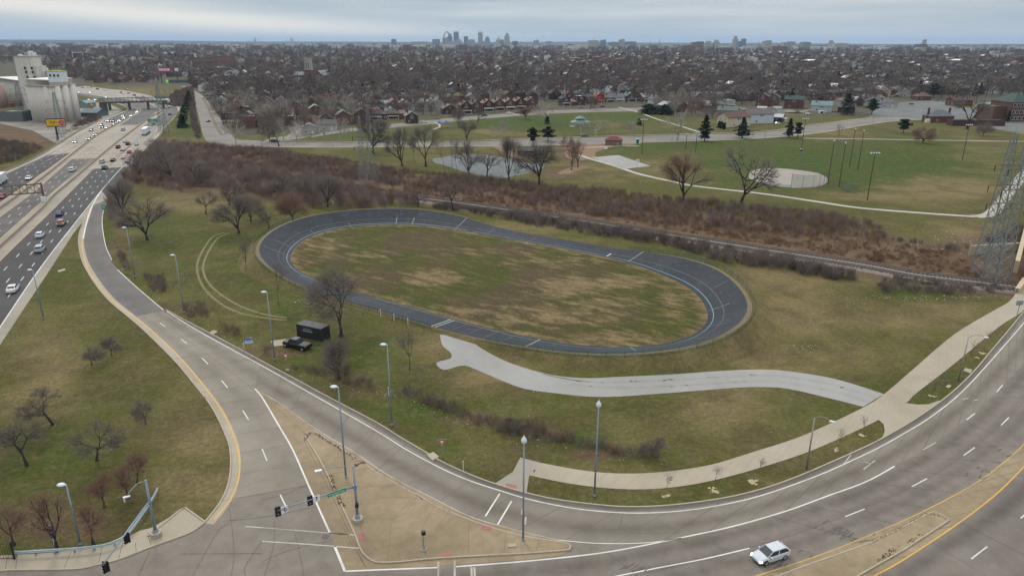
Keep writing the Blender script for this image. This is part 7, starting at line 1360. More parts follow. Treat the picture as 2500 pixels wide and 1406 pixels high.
def house(name, label, cat_, w, d, h, rh, style='gable', wall=(.14, .06, .045), roof=(.16, .12, .09), porch=(.2, .15, .1), two=True, chim=1, loc=(0, 0, 0), rz=0, group=None, trim=TRIMW, det=True):
    t = thing(name, label, cat_, loc, rz, group); mb = MB(); mb.box((0, 0, h / 2 - .3), (w, d, h + .6)); a, b, o = w / 2, d / 2, .45; rf = MB(); th = .22
    if style == 'gable':
        mb.quad((-a, -b, h), (a, -b, h), (0, -b, h + rh)); mb.quad((a, b, h), (-a, b, h), (0, b, h + rh)); k = rh / a
        for s in (-1, 1): q = [(s * (a + o), -b - o, h - k * o), (0, -b - o, h + rh), (0, b + o, h + rh), (s * (a + o), b + o, h - k * o)]; u = [(x, y, z + th) for x, y, z in q]; rf.quad(*u); rf.quad(*q[::-1]); rf.quad(q[0], q[1], u[1], u[0]); rf.quad(q[3], q[2], u[2], u[3]); rf.quad(q[0], q[3], u[3], u[0])
    elif style == 'side':
        mb.quad((-a, -b, h), (-a, b, h), (-a, 0, h + rh)); mb.quad((a, -b, h), (a, b, h), (a, 0, h + rh)); k = rh / b
        for s in (-1, 1): q = [(-a - o, s * (b + o), h - k * o), (a + o, s * (b + o), h - k * o), (a + o, 0, h + rh), (-a - o, 0, h + rh)]; u = [(x, y, z + th) for x, y, z in q]; rf.quad(*u); rf.quad(*q[::-1]); rf.quad(q[0], q[1], u[1], u[0]); rf.quad(q[1], q[2], u[2], u[1]); rf.quad(q[3], q[0], u[0], u[3])
    elif style == 'gambrel':
        P = [(-a, h), (-a * .62, h + rh * .68), (0, h + rh), (a * .62, h + rh * .68), (a, h)]
        for yy in (-b, b): mb.quad(*[(x, yy, z) for x, z in P])
        for (x0, z0), (x1, z1) in zip(P[:-1], P[1:]): rf.quad((x0 * 1.06, -b - o, z0 + .12), (x1 * 1.06, -b - o, z1 + .12), (x1 * 1.06, b + o, z1 + .12), (x0 * 1.06, b + o, z0 + .12)); rf.quad((x0 * 1.06, -b - o, z0 - .1), (x1 * 1.06, -b - o, z1 - .1), (x1 * 1.06, -b - o, z1 + .12), (x0 * 1.06, -b - o, z0 + .12))
    elif style == 'hip': hip(rf, w, d, h, rh)
    else: rf.box((0, 0, h + .12), (w - .3, d - .3, .1)); mb.box((0, -b + .15, h + .35), (w, .3, .7)); mb.box((0, b - .15, h + .3), (w, .3, .6)); mb.box((-a + .15, 0, h + .3), (.3, d - .6, .6)); mb.box((a - .15, 0, h + .3), (.3, d - .6, .6))
    o_ = mb.build('wall', WALLM, t); o_.color = (*wall, 1); o_ = rf.build('roof', ROOFM, t); o_.color = (*roof, 1)
    for k in range(chim): c_ = MB().box((-a * .55, -b * .3 + k * 1.8, h + rh * .5 + .6), (.7, .9, rh + 1.4)).build('chimney', WALLM, t); c_.color = (.10, .045, .035, 1)
    def win(x, z, ww=1.0, wh=1.4, side=0):
        if side: f = MB().box((side * (a + .03), x, z), (.08, ww, wh)).build('window', trim, t); MB().box((side * (a + .075), x, z), (.02, ww * .76, wh * .8)).build('pane', PANE, f)
        else: f = MB().box((x, -b - .03, z), (ww, .08, wh)).build('window', trim, t); MB().box((x, -b - .075, z), (ww * .76, .02, wh * .8)).build('pane', PANE, f)
    if det:
        hs = h / 2 if two and h > 4.5 else h
        win(-w * .22, 1.6, 1.5, 1.4); MB().box((w * .22, -b - .03, 1.15), (1.0, .08, 2.1)).build('door', trim if wall[0] > .3 else mat('dark_door', (.06, .04, .035)), t)
        if two and h > 4.5: win(-.75, h - 1.2, 1.1, 1.5); win(.75, h - 1.2, 1.1, 1.5)
        if style in ('gable', 'gambrel') and rh > 2: win(0, h + rh * .3, 1.3, 1.1)
        for s in (-1, 1):
            for y in (-d * .25, d * .2):
                win(y, h - 1.5, .9, 1.3, s)
                if two and h > 4.5: win(y, 1.6, .9, 1.3, s)
        if porch:
            m = MB(); m.quad((-a * .95, -b - 2.5, 2.55), (a * .95, -b - 2.5, 2.55), (a * .95, -b, 3.2), (-a * .95, -b, 3.2)); m.box((0, -b - 1.3, 2.45), (w * .92, 2.5, .2)); q = m.build('porch_roof', ROOFM, t); q.color = (*porch, 1)
            for x in (-a * .85, a * .85): MB().box((x, -b - 2.3, 1.2), (.35, .35, 2.4)).build('porch_post', trim, t)
            MB().box((0, -b - 1.3, .2), (w * .92, 2.5, .5)).build('porch_floor', KERBM, t)
    return t
BRK, DBR, TANR, BRR, GRR, DGR, WHS, GRNR = (.115, .055, .043), (.062, .032, .028), (.20, .14, .088), (.13, .07, .052), (.185, .19, .19), (.06, .063, .07), (.42, .42, .40), (.14, .17, .155)
FR = rad(14)
def hp_(px, py): q = T(px, py); return Vector((q.x, q.y, q.z))
for x, y, w_, d_, h_, rh_, st, wl, rf, po, lb in [
 (1096, 277, 11.5, 13, 4.0, 3.0, 'gable', DBR, TANR, None, 'dark brick bungalow with tan roof at the left end of the brick row'), (1135, 277, 9, 14, 6.6, 3.0, 'gable', DBR, BRR, (.3, .24, .17), 'dark brick house with red-brown roof, second in the row facing the park'), (1161, 274, 8.5, 14, 6.4, 2.8, 'gable', (.12, .06, .05), BRR, None, 'plain brown brick house without a porch, third in the row facing the park'), (1189, 271, 8.8, 14, 6.6, 2.9, 'gable', DBR, (.23, .145, .08), (.4, .46, .41), 'dark brick house with orange-tan roof and pale green porch canopy'), (1215, 269, 8.8, 14, 6.6, 2.9, 'gable', BRK, TANR, (.3, .24, .17), 'brick house with tan roof and white porch posts, fifth in the row'), (1241, 268, 8.6, 14, 6.6, 2.7, 'gable', BRK, (.24, .18, .14), (.5, .46, .42), 'brick house with grey-brown roof and pale flat porch, sixth in the row'), (1266, 266, 8.8, 14, 6.6, 3.0, 'gable', DBR, TANR, (.34, .28, .2), 'dark brick house with wide tan roof, second from the right of the row'), (1295, 264, 9.2, 14, 6.6, 3.0, 'gable', BRK, (.17, .09, .07), None, 'brown brick house behind the whitish sycamore, right end of the row'),
 (1377, 258, 7.6, 13, 6.2, 2.5, 'gable', DBR, DGR, (.25, .26, .27), 'dark house with white-trimmed gable and slate roof, right of the sycamore'), (1395, 257, 7, 11, 3.4, 2.2, 'hip', BRK, (.30, .16, .14), None, 'low brick house with pinkish hipped roof and white awnings'), (1413, 255, 7.5, 16, 7.2, .1, 'flat', DBR, (.55, .55, .53), None, 'dark brick flat-roofed flats left of the red gambrel house'), (1432, 254, 9, 12, 6.6, 2.0, 'side', (.05, .04, .04), (.045, .075, .065), (.1, .08, .07), 'dark house with deep green mansard roof'), (1459, 252, 8, 12, 4.6, 4.6, 'gambrel', (.42, .02, .03), (.30, .14, .08), (.2, .1, .08), 'bright red gambrel-fronted house facing the park'), (1484, 250, 8.6, 12, 4.6, 3.2, 'side', (.12, .10, .09), (.15, .13, .12), (.22, .2, .17), 'dark bungalow with a big white dormer'), (1508, 249, 8.8, 12, 4.6, 3.4, 'side', (.58, .60, .60), (.13, .15, .16), (.4, .42, .42), 'white bungalow with grey roof, right of the red gambrel house'), (1535, 248, 9, 13, 5.6, 3.2, 'gable', (.10, .085, .075), (.12, .15, .15), (.15, .15, .15), 'brown gabled house at the right end of the row above the gazebo'),
 (1386, 246, 8, 12, 6, 3, 'gable', BRK, BRR, None, 'brick house with red roof behind the slate-roofed one'), (1415, 244, 9, 12, 6.5, 3, 'gable', (.2, .2, .19), (.14, .18, .19), None, 'grey house with a blue-grey roof behind the dark flats'), (1448, 242, 9, 14, 6.5, 3, 'side', (.3, .3, .28), GRR, None, 'pale grey-roofed house behind the red gambrel house'), (1490, 236, 10, 15, 7, 3.6, 'gable', (.11, .06, .05), (.2, .23, .23), None, 'large pale-roofed house behind the white bungalow'), (1520, 236, 10, 16, 7, 3.6, 'side', (.4, .4, .38), (.17, .2, .2), None, 'grey-green roofed house with white dormer, second row'),
 (1598, 258, 9, 12, 6, 3.4, 'gable', (.5, .5, .48), (.13, .13, .14), None, 'white gabled house behind the dark evergreens, left of two'), (1633, 260, 9, 12, 6.4, 3.4, 'gable', (.62, .63, .62), (.11, .11, .12), None, 'white gabled house behind the dark evergreens, right of two'), (1668, 250, 8, 10, 5, 3, 'gable', (.55, .55, .53), BRR, None, 'small white gabled house behind the white pair'), (1700, 252, 9, 13, 6.5, 3, 'gable', BRK, GRR, (.3, .28, .25), 'brick house with grey roof and white trim above the pinkish shed'), (1770, 243, 10, 12, 5, 2.4, 'side', BRK, (.34, .22, .11), None, 'brick house with orange-tan hipped roof above the garages'),
 (1862, 258, 11, 14, 8, 2.6, 'gable', (.145, .055, .042), DGR, None, 'two-storey red brick flats behind the garages, leftmost'), (1890, 258, 9, 14, 7.5, 2.6, 'gable', (.16, .10, .08), DGR, None, 'tan fronted brick house between the red brick flats'), (1938, 264, 16, 12, 7.5, 2.8, 'side', (.13, .055, .045), (.045, .075, .07), None, 'wide red brick flats with dark green roof'), (1860, 272, 7, 6, 2.8, 1.2, 'side', (.26, .09, .06), WHS, None, 'small red garage with a white gable'), (1884, 275, 7, 7, 2.8, 1.3, 'gable', WHS, GRR, None, 'small white garage on the lane'), (1898, 272, 6, 6, 2.7, 1.2, 'side', (.5, .52, .5), (.3, .34, .32), None, 'pale garage right of the white one'),
 (2005, 272, 16, 12, 5.0, 3.2, 'side', (.50, .54, .55), (.19, .27, .26), None, 'pale blue-grey house with green roof by the parked cars'), (1776, 287, 15, 9, 5.5, 2.6, 'side', (.33, .25, .20), GRNR, None, 'long pinkish building with pale green roof behind the yellow house'), (2065, 275, 13, 9, 4.5, 2.4, 'side', DBR, (.13, .12, .12), None, 'dark brick shed behind the tall cedar'), (2160, 262, 17, 10, 4, 3.2, 'hip', (.45, .46, .44), (.16, .155, .15), None, 'low white house with grey-brown hipped roof behind the sycamore'), (2120, 258, 15, 9, 4, 2.8, 'side', (.5, .5, .48), (.12, .14, .12), None, 'low white house with dark green roof left of the sycamore'), (2205, 236, 10, 11, 5, 4, 'gable', (.5, .53, .5), GRR, None, 'pale gabled house with ivy at the top of the parking lot'), (2248, 244, 14, 11, 3.6, 3.6, 'hip', BRK, (.15, .085, .07), None, 'brick house with brown hipped roof at the top of the parking lot'), (2340, 258, 18, 12, 5, 2.4, 'side', (.13, .055, .045), (.12, .045, .048), None, 'red brick house with dark red roof by the green lawn'),
 (1004, 300, 8.5, 12, 5.2, 2.6, 'gable', DBR, (.20, .19, .17), None, 'brick house with a white front left of the corner'), (897, 284, 18, 11, 4, 2.2, 'side', (.12, .06, .05), (.22, .10, .08), None, 'long low brick building with red roof behind the centre pylons'), (955, 290, 20, 12, 4, 1.8, 'side', (.13, .07, .06), (.20, .11, .09), None, 'long low red-brown building left of the corner house'), (925, 268, 16, 12, 5, 2.4, 'side', (.5, .5, .48), (.30, .33, .32), None, 'white house with pale green roof behind the centre pylons'), (700, 262, 20, 12, 4, 1.5, 'side', BRK, (.26, .29, .30), None, 'long building with grey-green roof above the side street'), (870, 216, 12, 12, 6, 3, 'gable', (.5, .5, .48), GRR, None, 'white gabled house in the trees above the pylons'), (1060, 228, 14, 14, 7, .1, 'flat', (.30, .20, .16), (.28, .12, .1), None, 'pinkish brick flat-roofed building left of the brick row'), (585, 238, 22, 12, 4.5, .1, 'flat', (.28, .24, .19), (.45, .42, .37), None, 'tan flat-roofed shop with a yellow sign right of the divided street'), (600, 216, 13, 12, 6, 2.4, 'side', (.15, .07, .055), (.26, .30, .30), None, 'house with pale grey-green roof above the tan shop'), (566, 218, 9, 10, 7, .1, 'flat', (.18, .07, .05), (.3, .3, .3), None, 'tall brick flats with white windows above the tan shop'), (516, 214, 9, 9, 7, 2, 'hip', (.22, .05, .05), (.1, .1, .11), None, 'dark red house at the head of the divided street'), (345, 201, 13, 11, 5, 4, 'gable', (.2, .12, .09), (.30, .20, .13), None, 'tan-roofed cottage with a round-topped front beyond the freeway'), (243, 190, 12, 11, 6, 3, 'gable', (.17, .06, .05), WHS, None, 'brick house with a white flat roof beyond the freeway right of the silos'), (300, 200, 14, 10, 5, 3, 'side', (.16, .05, .05), (.14, .06, .06), None, 'dark red low house beyond the freeway'), (756, 326, 9, 9, 4, 2, 'gable', WHS, GRR, None, 'small white house beside the side street'), (800, 318, 12, 9, 4, 2.4, 'side', (.5, .5, .47), (.13, .12, .12), None, 'white-fronted house behind the two pale trees')]:
    t = house('house' if 'garage' not in lb else 'garage', lb, 'house' if 'garage' not in lb else 'garage', w_, d_, h_, rh_, st, wl, rf, po, loc=hp_(x, y), rz=FR if x < 1340 else rad(12) if x < 1760 else rad(-24) if x < 2100 else rad(5), chim=0 if h_ < 3.1 else (2 if 1120 < x < 1300 else 1))
# the two big park-side houses
yl = house('house', 'cream yellow two-storey house with brown roof by the park road', 'house', 19, 11, 6.4, 3.0, 'side', (.62, .56, .40), (.14, .075, .06), None, loc=hp_(1790, 308), rz=rad(24), chim=0)
house('house', 'white two-storey house with grey-brown roof right of the cream yellow house', 'house', 19, 11, 6.6, 3.0, 'side', (.60, .63, .68), (.15, .125, .12), None, loc=hp_(1848, 300), rz=rad(14), chim=0)
house('house', 'small dark brick house with white roof and a porch right of the white house', 'house', 9, 15, 3.6, 1.8, 'gable', DBR, (.5, .52, .54), (.5, .5, .5), loc=hp_(1885, 297), rz=rad(60), chim=0)
# rows of houses among the trees
RSS = random.Random(21); hpro = []
sp = [('gable', BRK, TANR, 6.2, 3), ('gable', DBR, BRR, 6.2, 3), ('side', BRK, GRR, 4.4, 3), ('gable', WHS, GRR, 4.6, 3), ('flat', BRK, WHS, 6.6, .1), ('side', (.4, .38, .34), (.13, .13, .135), 4.4, 3.2), ('hip', BRK, GRNR, 5.6, 2.6)]
for st, wl, rf, h_, rh_ in sp: hpro.append(house('house', None, None, 9.0, 13, h_, rh_, st, wl, rf, (.3, .28, .24), chim=1))
wn = {BRK: 'brick', DBR: 'dark brick', WHS: 'white', (.4, .38, .34): 'pale', (.17, .08, .062): 'red brick'}; rn = {TANR: 'tan', BRR: 'red-brown', GRR: 'grey', DGR: 'slate', WHS: 'white', GRNR: 'grey-green'}
slots = []
O0 = G(1100, 262); O0.z = 0
for r in range(0, 60):
    off = r * 40 + (18 if r % 2 else 0) - 320
    for c in range(-150, 160):
        q = O0 + V_ * off + U_ * (c * 12.5 + (r * 37 % 9)); px, py = proj(q.x, q.y, 0)
        if q.y < 200 or not (-60 < px < 2560) or py > urban_row(px) - 1 or any(inpoly(px, py, K) for K in KEEP): continue
        if RSS.random() < .22: continue
        slots.append((math.hypot(q.x, q.y), q.x, q.y, r))
slots.sort(); print('house slots', len(slots)); hn = 0
for d, qx, qy, r in slots[:215]:
    k = RSS.randrange(len(hpro)); wl = RSS.choice([BRK, BRK, DBR, WHS, (.4, .38, .34), (.17, .08, .062), BRK]); rf = RSS.choice([TANR, BRR, GRR, GRR, DGR, DGR, WHS, GRNR]) if sp[k][0] != 'flat' else RSS.choice([WHS, GRR]); px, py = proj(qx, qy, 0)
    t = dup(hpro[k], (qx, qy, 0), th21 * .7 + (pi if r % 2 else 0) + RSS.gauss(0, .02), '%s house with %s %s roof %s' % (wn[wl], rn[rf], {'gable': 'gabled', 'side': 'side-gabled', 'flat': 'flat', 'hip': 'hipped'}[sp[k][0]], area(px)), 'house', 'houses in rows ' + area(px), (RSS.uniform(.9, 1.12), RSS.uniform(.9, 1.1), RSS.uniform(.88, 1.08)))
    for ch in t.children:
        nm = ch.name.split('.')[0]
        if nm == 'wall': ch.color = (*wl, 1)
        if nm == 'roof': ch.color = (*rf, 1)
for p_ in hpro:
    drop(p_)
DH = MB(); hm = [mat('far_wall_%d' % i, c) for i, c in enumerate([BRK, (.17, .08, .062), (.55, .54, .5)])] + [mat('far_roof_%d' % i, c, rough=.9) for i, c in enumerate([TANR, BRR, GRR, DGR, (.62, .62, .6), GRNR])]
def simple(x, y, w, d, h, rh, rz, mw, mr):
    c, s = cos(rz), sin(rz); z0 = float(rise(math.hypot(x, y))); R = lambda a, b, z: (x + a * c - b * s, y + a * s + b * c, z + z0); DH.box((x, y, z0 + h / 2 - .3), (w, d, h + .6), rz, m=mw); a, b = w / 2 + .4, d / 2 + .4
    DH.quad(R(-a, -b, h), R(0, -b, h + rh), R(0, b, h + rh), R(-a, b, h), m=mr); DH.quad(R(a, b, h), R(0, b, h + rh), R(0, -b, h + rh), R(a, -b, h), m=mr); DH.quad(R(-a, -b, h), R(a, -b, h), R(0, -b, h + rh), m=mw)
for d, qx, qy, r in slots[215:]:
    if RSS.random() < (.75 if d < 1000 else .45 if d < 1500 else .2): simple(qx, qy, 9 * RSS.uniform(.9, 1.3), 13, RSS.choice((4.4, 6.4, 6.4)), RSS.choice((3, 3, .3)), th21 * RSS.uniform(.4, 1), RSS.choice((0, 0, 0, 1, 2)), 3 + RSS.choice((0, 1, 1, 2, 3, 3, 3, 4, 5)))
for i in range(150):                       # roofs showing through farther out
    y = 1700 * math.exp(RSS.uniform(0, 1.6)); x = RSS.uniform(-.75, .75) * y; s_ = RSS.uniform(1, 2.6); simple(x, y, 12 * s_, 14 * s_, RSS.uniform(9, 15), RSS.choice((.3, .3, 3)), RSS.uniform(-.3, .5), RSS.choice((0, 0, 1, 2)), 3 + RSS.choice((2, 3, 2, 4, 3, 1)))
for i in range(520):                       # pale low city blocks between the trees and the far ridge
    y = RSS.uniform(3600, 8500); x = RSS.uniform(-.75, .75) * y; simple(x, y, RSS.uniform(15, 70), RSS.uniform(15, 30), RSS.uniform(12, 26), .3, RSS.uniform(-.2, .2), RSS.choice((1, 2, 2, 2)), 3 + RSS.choice((2, 4, 4, 5)))
tag(DH.build('distant_houses', hm), kind='stuff')

# ============================================================ larger buildings
CS, CSD = mat('silo_concrete', (.36, .32, .275), (.72, .68, .61), .55, .9, stretch=(1, 1, .05)), mat('silo_concrete_dark', (.28, .24, .2), (.5, .45, .38), .5, .9, stretch=(1, 1, .08)); ROOFW = mat('white_roof', (.52, .52, .49), (.66, .65, .62), .2, .8); WHP = mat('white_panel', (.55, .60, .62), (.66, .70, .72), .2, .6); LIME = mat('lime_roof', (.30, .36, .06), rough=.8)
def wall_win(t, P, n, z, w, h, m=PANE, name='window', fr=None, sp_=None):   # windows on the line P[0]->P[1]
    A_, B_ = Vector(P[0]), Vector(P[1]); d = (B_ - A_); a = math.atan2(d.y, d.x)
    for i in range(n):
        q = A_.lerp(B_, (i + .5) / n)
        if fr: f = MB().box((q.x, q.y, z), (w, .16, h), a).build(name, fr, t); MB().box((q.x, q.y - .1 * abs(cos(a)), z), (w * .8, .1, h * .85), a).build('pane', m, f)
        else: MB().box((q.x, q.y, z), (w, .16, h), a).build(name, m, t)
def at_top(px, py, h): q = G(px, py, h); return Vector((q.x, q.y, 0))
hS = 24.4
A1, A2, A3 = G(81, 298), G(143, 303), G(199, 292)
t = thing('grain_elevator', 'tall weathered concrete grain elevator with ribbed silos and a stepped head tower', 'grain elevator', A1)
def silo(par, q, r, h, m=CS, k=14): o = MB().cyl((0, 0, -.3), r, h + .3, k).build('silo', m, par, True); o.location = q - A1; return o
ddv = (A2 - A1) / 10; dd2 = (A3 - A2) / 3; du, dn = ddv.normalized(), dd2.normalized(); ang = math.atan2(ddv.y, ddv.x); rs_ = ddv.length / 2
for i in range(10): silo(t, A1 + ddv * (i + .5) + dn * rs_, rs_ * 1.03, hS); silo(t, A1 + ddv * (i + .5) + dn * (30 - rs_), rs_ * 1.03, hS)
for i in range(3): silo(t, A2 + dd2 * (i + .5) - du * dd2.length * .42, dd2.length * .49, hS)
for i in range(8): silo(t, A1 + dn * (2 + i * 3.6) + du * 1.5, 1.9, hS)
def slab(o1, z0, z1, m, name, e=0.0): # outline of the block, inset by o1
    P = [A1 + du * o1 + dn * o1, A2 - du * o1 + dn * o1, A3 - du * o1 - dn * o1, A1 + dn * 30 + du * o1 - dn * o1]; return MB().prism([q - A1 for q in P], z0, z1).build(name, m, t)
slab(1.8, 0, hS - .1, CSD, 'core'); slab(-.5, hS, hS + .7, CSD, 'roof_slab'); slab(1.0, hS + .7, hS + 4.2, CSD, 'gallery'); slab(.6, hS + 4.2, hS + 4.6, ROOFW, 'gallery_roof')
wall_win(t, ((1.5, .6, 0), tuple((A2 - A1) * .92 + Vector((0, .6, 0)))), 16, hS + 2.5, .45, 2.6, m=mat('dark_slot', (.09, .065, .05)))
def tb(c, w, d, z0, z1, m, name, a=None): return MB().box((c.x, c.y, (z0 + z1) / 2), (w, d, z1 - z0), -.1 if a is None else a).build(name, m, t)
def zrow(q, py): return ztop(Vector((q.x + A1.x, q.y + A1.y, 0)), 0, py)
def tp(px, py, h): return at_top(px, py, h) - A1
T0 = tp(80, 190, 28.5)
tb(T0 + Vector((2.2, 0, 0)), 11.5, 11, 0, zrow(T0, 161), CS, 'tower_lower'); tb(T0 + Vector((-1.6, 1, 0)), 12.6, 11, 0, zrow(T0, 139), CS, 'tower_upper'); tb(T0 + Vector((-1.6, 1, 0)), 13.4, 11.8, zrow(T0, 139), zrow(T0, 137), CSD, 'parapet')
for dx, w_, z_ in ((-6.2, 2.0, 133), (-1, 2.6, 129), (1.6, 2.2, 125), (4.0, 1.6, 128)): tb(T0 + Vector((dx, 1, 0)), w_, 2.6, zrow(T0, 137), zrow(T0, z_), WHP if dx != -1 else CSD, 'roof_machine')
for dx, py in ((-1.6, 166), (5, 166), (-1.2, 176), (5.2, 176), (-1, 188), (6, 188)): q = T0 + Vector((dx * .8 + .6, -5.6 - dx * .1, zrow(T0, py))); MB().box(q, (1.2, .5, 1.6), -.1).build('window', PANE, t)
q = tp(114, 186, hS + 5); tb(q, 13, 9, hS + 4, zrow(q, 175), CSD, 'hoist_house'); tb(q + Vector((-3.4, 0, 0)), 7.5, 6, zrow(q, 175), zrow(q, 166), WHP, 'penthouse'); tb(q + Vector((-3.4, 0, 0)), 7.9, 6.4, zrow(q, 166), zrow(q, 165), LIME, 'penthouse_roof')
q = tp(143, 198, hS + 4.6); zt_ = zrow(q, 175); tb(q, 8.6, 7, hS + 4, zt_, WHP, 'white_house'); tb(q, 9, 7.4, zt_, zt_ + .5, LIME, 'white_house_roof')
for dx in (-2.7, 0, 2.7): MB().box(q + Vector((dx, -3.6 - dx * .1, zt_ - 2.4)), (1.1, .4, 1.5), -.1).build('window', PANE, t)
# second block to the left
B1, B2 = at_top(3, 188, hS - 2), at_top(62, 196, hS - 2); t = thing('grain_elevator', 'lower block of ribbed concrete silos left of the head tower', 'grain elevator', B1); ddv2 = (B2 - B1) / 8; r_ = ddv2.length / 2
for i in range(8):
    for j in range(2): o = MB().cyl((0, 0, -.3), r_ * 1.03, hS - 2.7, 12).build('silo', CS, t, True); o.location = ddv2 * (i + .5) + Vector((0, 1, 0)) * (r_ * 2 * j + r_)
q = (B2 - B1) / 2 + Vector((0, r_ * 2, 0)); MB().box((q.x, q.y, hS - 2.6), ((B2 - B1).length + 1, r_ * 4.3, .7), math.atan2(ddv2.y, ddv2.x)).build('roof_slab', ROOFW, t)
p = G(-8, 262); o = MB().cyl((0, 0, 0), 9, ztop(p, -8, 205), 20).build('round_bin', mat('rust_pink_concrete', (.30, .20, .16), (.4, .29, .24), .2, .9, stretch=(1, 1, .2)), None, True); o.location = p; tag(o, 'pinkish round concrete bin cut by the left edge beside the silos', 'silo')
def shed(x0, x1, yb, yt, d, wl, rf, label, cat_='shed', style='flat', rz=0.0, rh=.1, wins=0, **k):
    A_, B_ = T(x0, yb), T(x1, yb); w_ = (B_ - A_).length; c = (A_ + B_) / 2; h = ztop(c, 0, yt); c.y += d / 2
    t = house(cat_.replace(' ', '_'), label, cat_, w_, d, h, rh, style, wl, rf, None, chim=0, loc=c, rz=rz, det=False)
    if wins:
        for fl in range(k.get('floors', 1)): wall_win(t, ((-w_ * .47, -d / 2 - .05, 0), (w_ * .47, -d / 2 - .05, 0)), wins, h * (fl + .55) / k.get('floors', 1), k.get('ww', 1.2), k.get('wh', 1.5), fr=k.get('fr'))
    return t
shed(12, 46, 301, 275, 14, (.14, .15, .15), (.30, .32, .31), 'grey open shed at the foot of the left silos'); shed(-20, 30, 262, 254, 16, (.2, .1, .07), (.34, .18, .12), 'long rusty-roofed shed between the silos'); shed(192, 213, 264, 253, 14, (.16, .30, .29), (.24, .33, .36), 'teal and grey metal shed right of the silos', style='gable', rh=2); shed(197, 238, 286, 276, 16, (.10, .14, .17), (.17, .21, .22), 'dark blue-grey metal shed behind the freeway parapet', style='side', rh=2.5); shed(177, 195, 212, 206, 10, (.3, .3, .3), (.6, .6, .58), 'white flat canopy beyond the silos')
p = T(221, 266); t = thing('tank_truck', 'yellow and rust industrial machine between the sheds', 'machine', p, .3); MB().tube([(0, -2, 2), (0, 3, 2)], 2.0, 12).build('tank', mat('tank_yellow', (.32, .22, .07), (.2, .12, .06), .5), t); MB().box((0, .5, .3), (3, 6, .6)).build('base', RUST, t); MB().box((0, -1, 4.4), (1.4, 1.4, 1.2)).build('hopper', RUST, t)
# footbridge over the freeway
A_, B_ = G(244, 250, 6.5), G(408, 246, 6.5); t = thing('footbridge', 'dark steel bridge with tall railings crossing over the freeway on concrete piers', 'bridge', (A_.x, A_.y, 0)); d = B_ - A_; L_ = d.length; t.rotation_euler.z = math.atan2(d.y, d.x); DK_ = mat('bridge_steel', (.045, .04, .038), (.08, .07, .065), .3, .8)
MB().box((L_ / 2, 0, 6.2), (L_, 6, 1.3)).build('deck', DK_, t)
for s in (-3, 3):
    mb = MB(); mb.box((L_ / 2, s, 9.4), (L_, .2, .25))
    for i in range(int(L_ / 3)): mb.box((i * 3, s, 8), (.18, .18, 2.9)); mb.tube([(i * 3, s, 6.8), (i * 3 + 3, s, 9.3)], .07, 4)
    mb.build('railing', DK_, t)
for f in (.13, .42, .70, .93): MB().box((L_ * f, 0, 2.8), (1.6, 5, 5.6)).build('pier', DK_, t)
MB().box((L_ * .04, 0, 3), (L_ * .1, 7, 6)).build('abutment', DK_, t)
# church
p = G(757, 201); t = thing('church', 'brick church with a tall pale stone tower and grey roofs among the trees', 'church', p, rad(-8)); CHB = mat('church_brick', (.09, .045, .035), (.13, .07, .055), .5); STN = mat('church_stone', (.27, .245, .21), (.36, .33, .29), .4); SLT = mat('slate', (.17, .19, .19), (.23, .25, .25), .3)
hT = ztop(p, 757, 141); MB().box((0, 0, hT * .25), (9.5, 9.5, hT * .5)).build('tower_base', CHB, t); MB().box((0, 0, hT * .73), (8.6, 8.6, hT * .46), taper=.93).build('tower', STN, t)
for sx in (-1, 1):
    for sy in (-1, 1): MB().box((sx * 3.9, sy * 3.9, hT * .97), (1.5, 1.5, hT * .1), taper=.6).build('pinnacle', STN, t)
for x in (-1.6, 1.6): MB().box((x, -4.35, hT * .68), (1.3, .2, hT * .22)).build('belfry_opening', mat('louvre', (.12, .11, .1)), t)
hN = hT * .40
for nm, cx, cy, w_, d_ in (('nave', 17, 2, 15, 26), ('hall', -14, 8, 22, 12)):
    mb, rf = MB(), MB(); a, b = w_ / 2, d_ / 2; mb.box((cx, cy, hN * .35), (w_, d_, hN * .7)); mb.quad((cx - a, cy - b, hN * .7), (cx + a, cy - b, hN * .7), (cx, cy - b, hN * 1.2)) if nm == 'nave' else mb.quad((cx - a, cy - b, hN * .7), (cx - a, cy + b, hN * .7), (cx - a, cy, hN))
    if nm == 'nave':
        for s in (-1, 1): rf.quad((cx + s * (a + .5), cy - b + .3, hN * .68), (cx, cy - b + .3, hN * 1.22), (cx, cy + b, hN * 1.22), (cx + s * (a + .5), cy + b, hN * .68))
    else:
        for s in (-1, 1): rf.quad((cx - a, cy + s * (b + .5), hN * .66), (cx + a, cy + s * (b + .5), hN * .66), (cx + a, cy, hN * 1.02), (cx - a, cy, hN * 1.02))
    mb.build(nm, CHB, t); rf.build(nm + '_roof', SLT, t)
w_ = MB(); w_.quad(*[(17 + 4.3 * cos(a), -11.1, hN * .42 + (4.3 * sin(a) if a <= pi else 0) - (5 if a > pi else 0)) for a in [i * pi / 8 for i in range(9)] + [pi * 1.001, 2 * pi]]); w_.build('great_window', mat('tracery', (.33, .33, .30)), t)
for x in (13.8, 16, 18, 20.2): MB().box((x, -11.2, hN * .38), (.9, .2, 8)).build('pane', PANE, t)
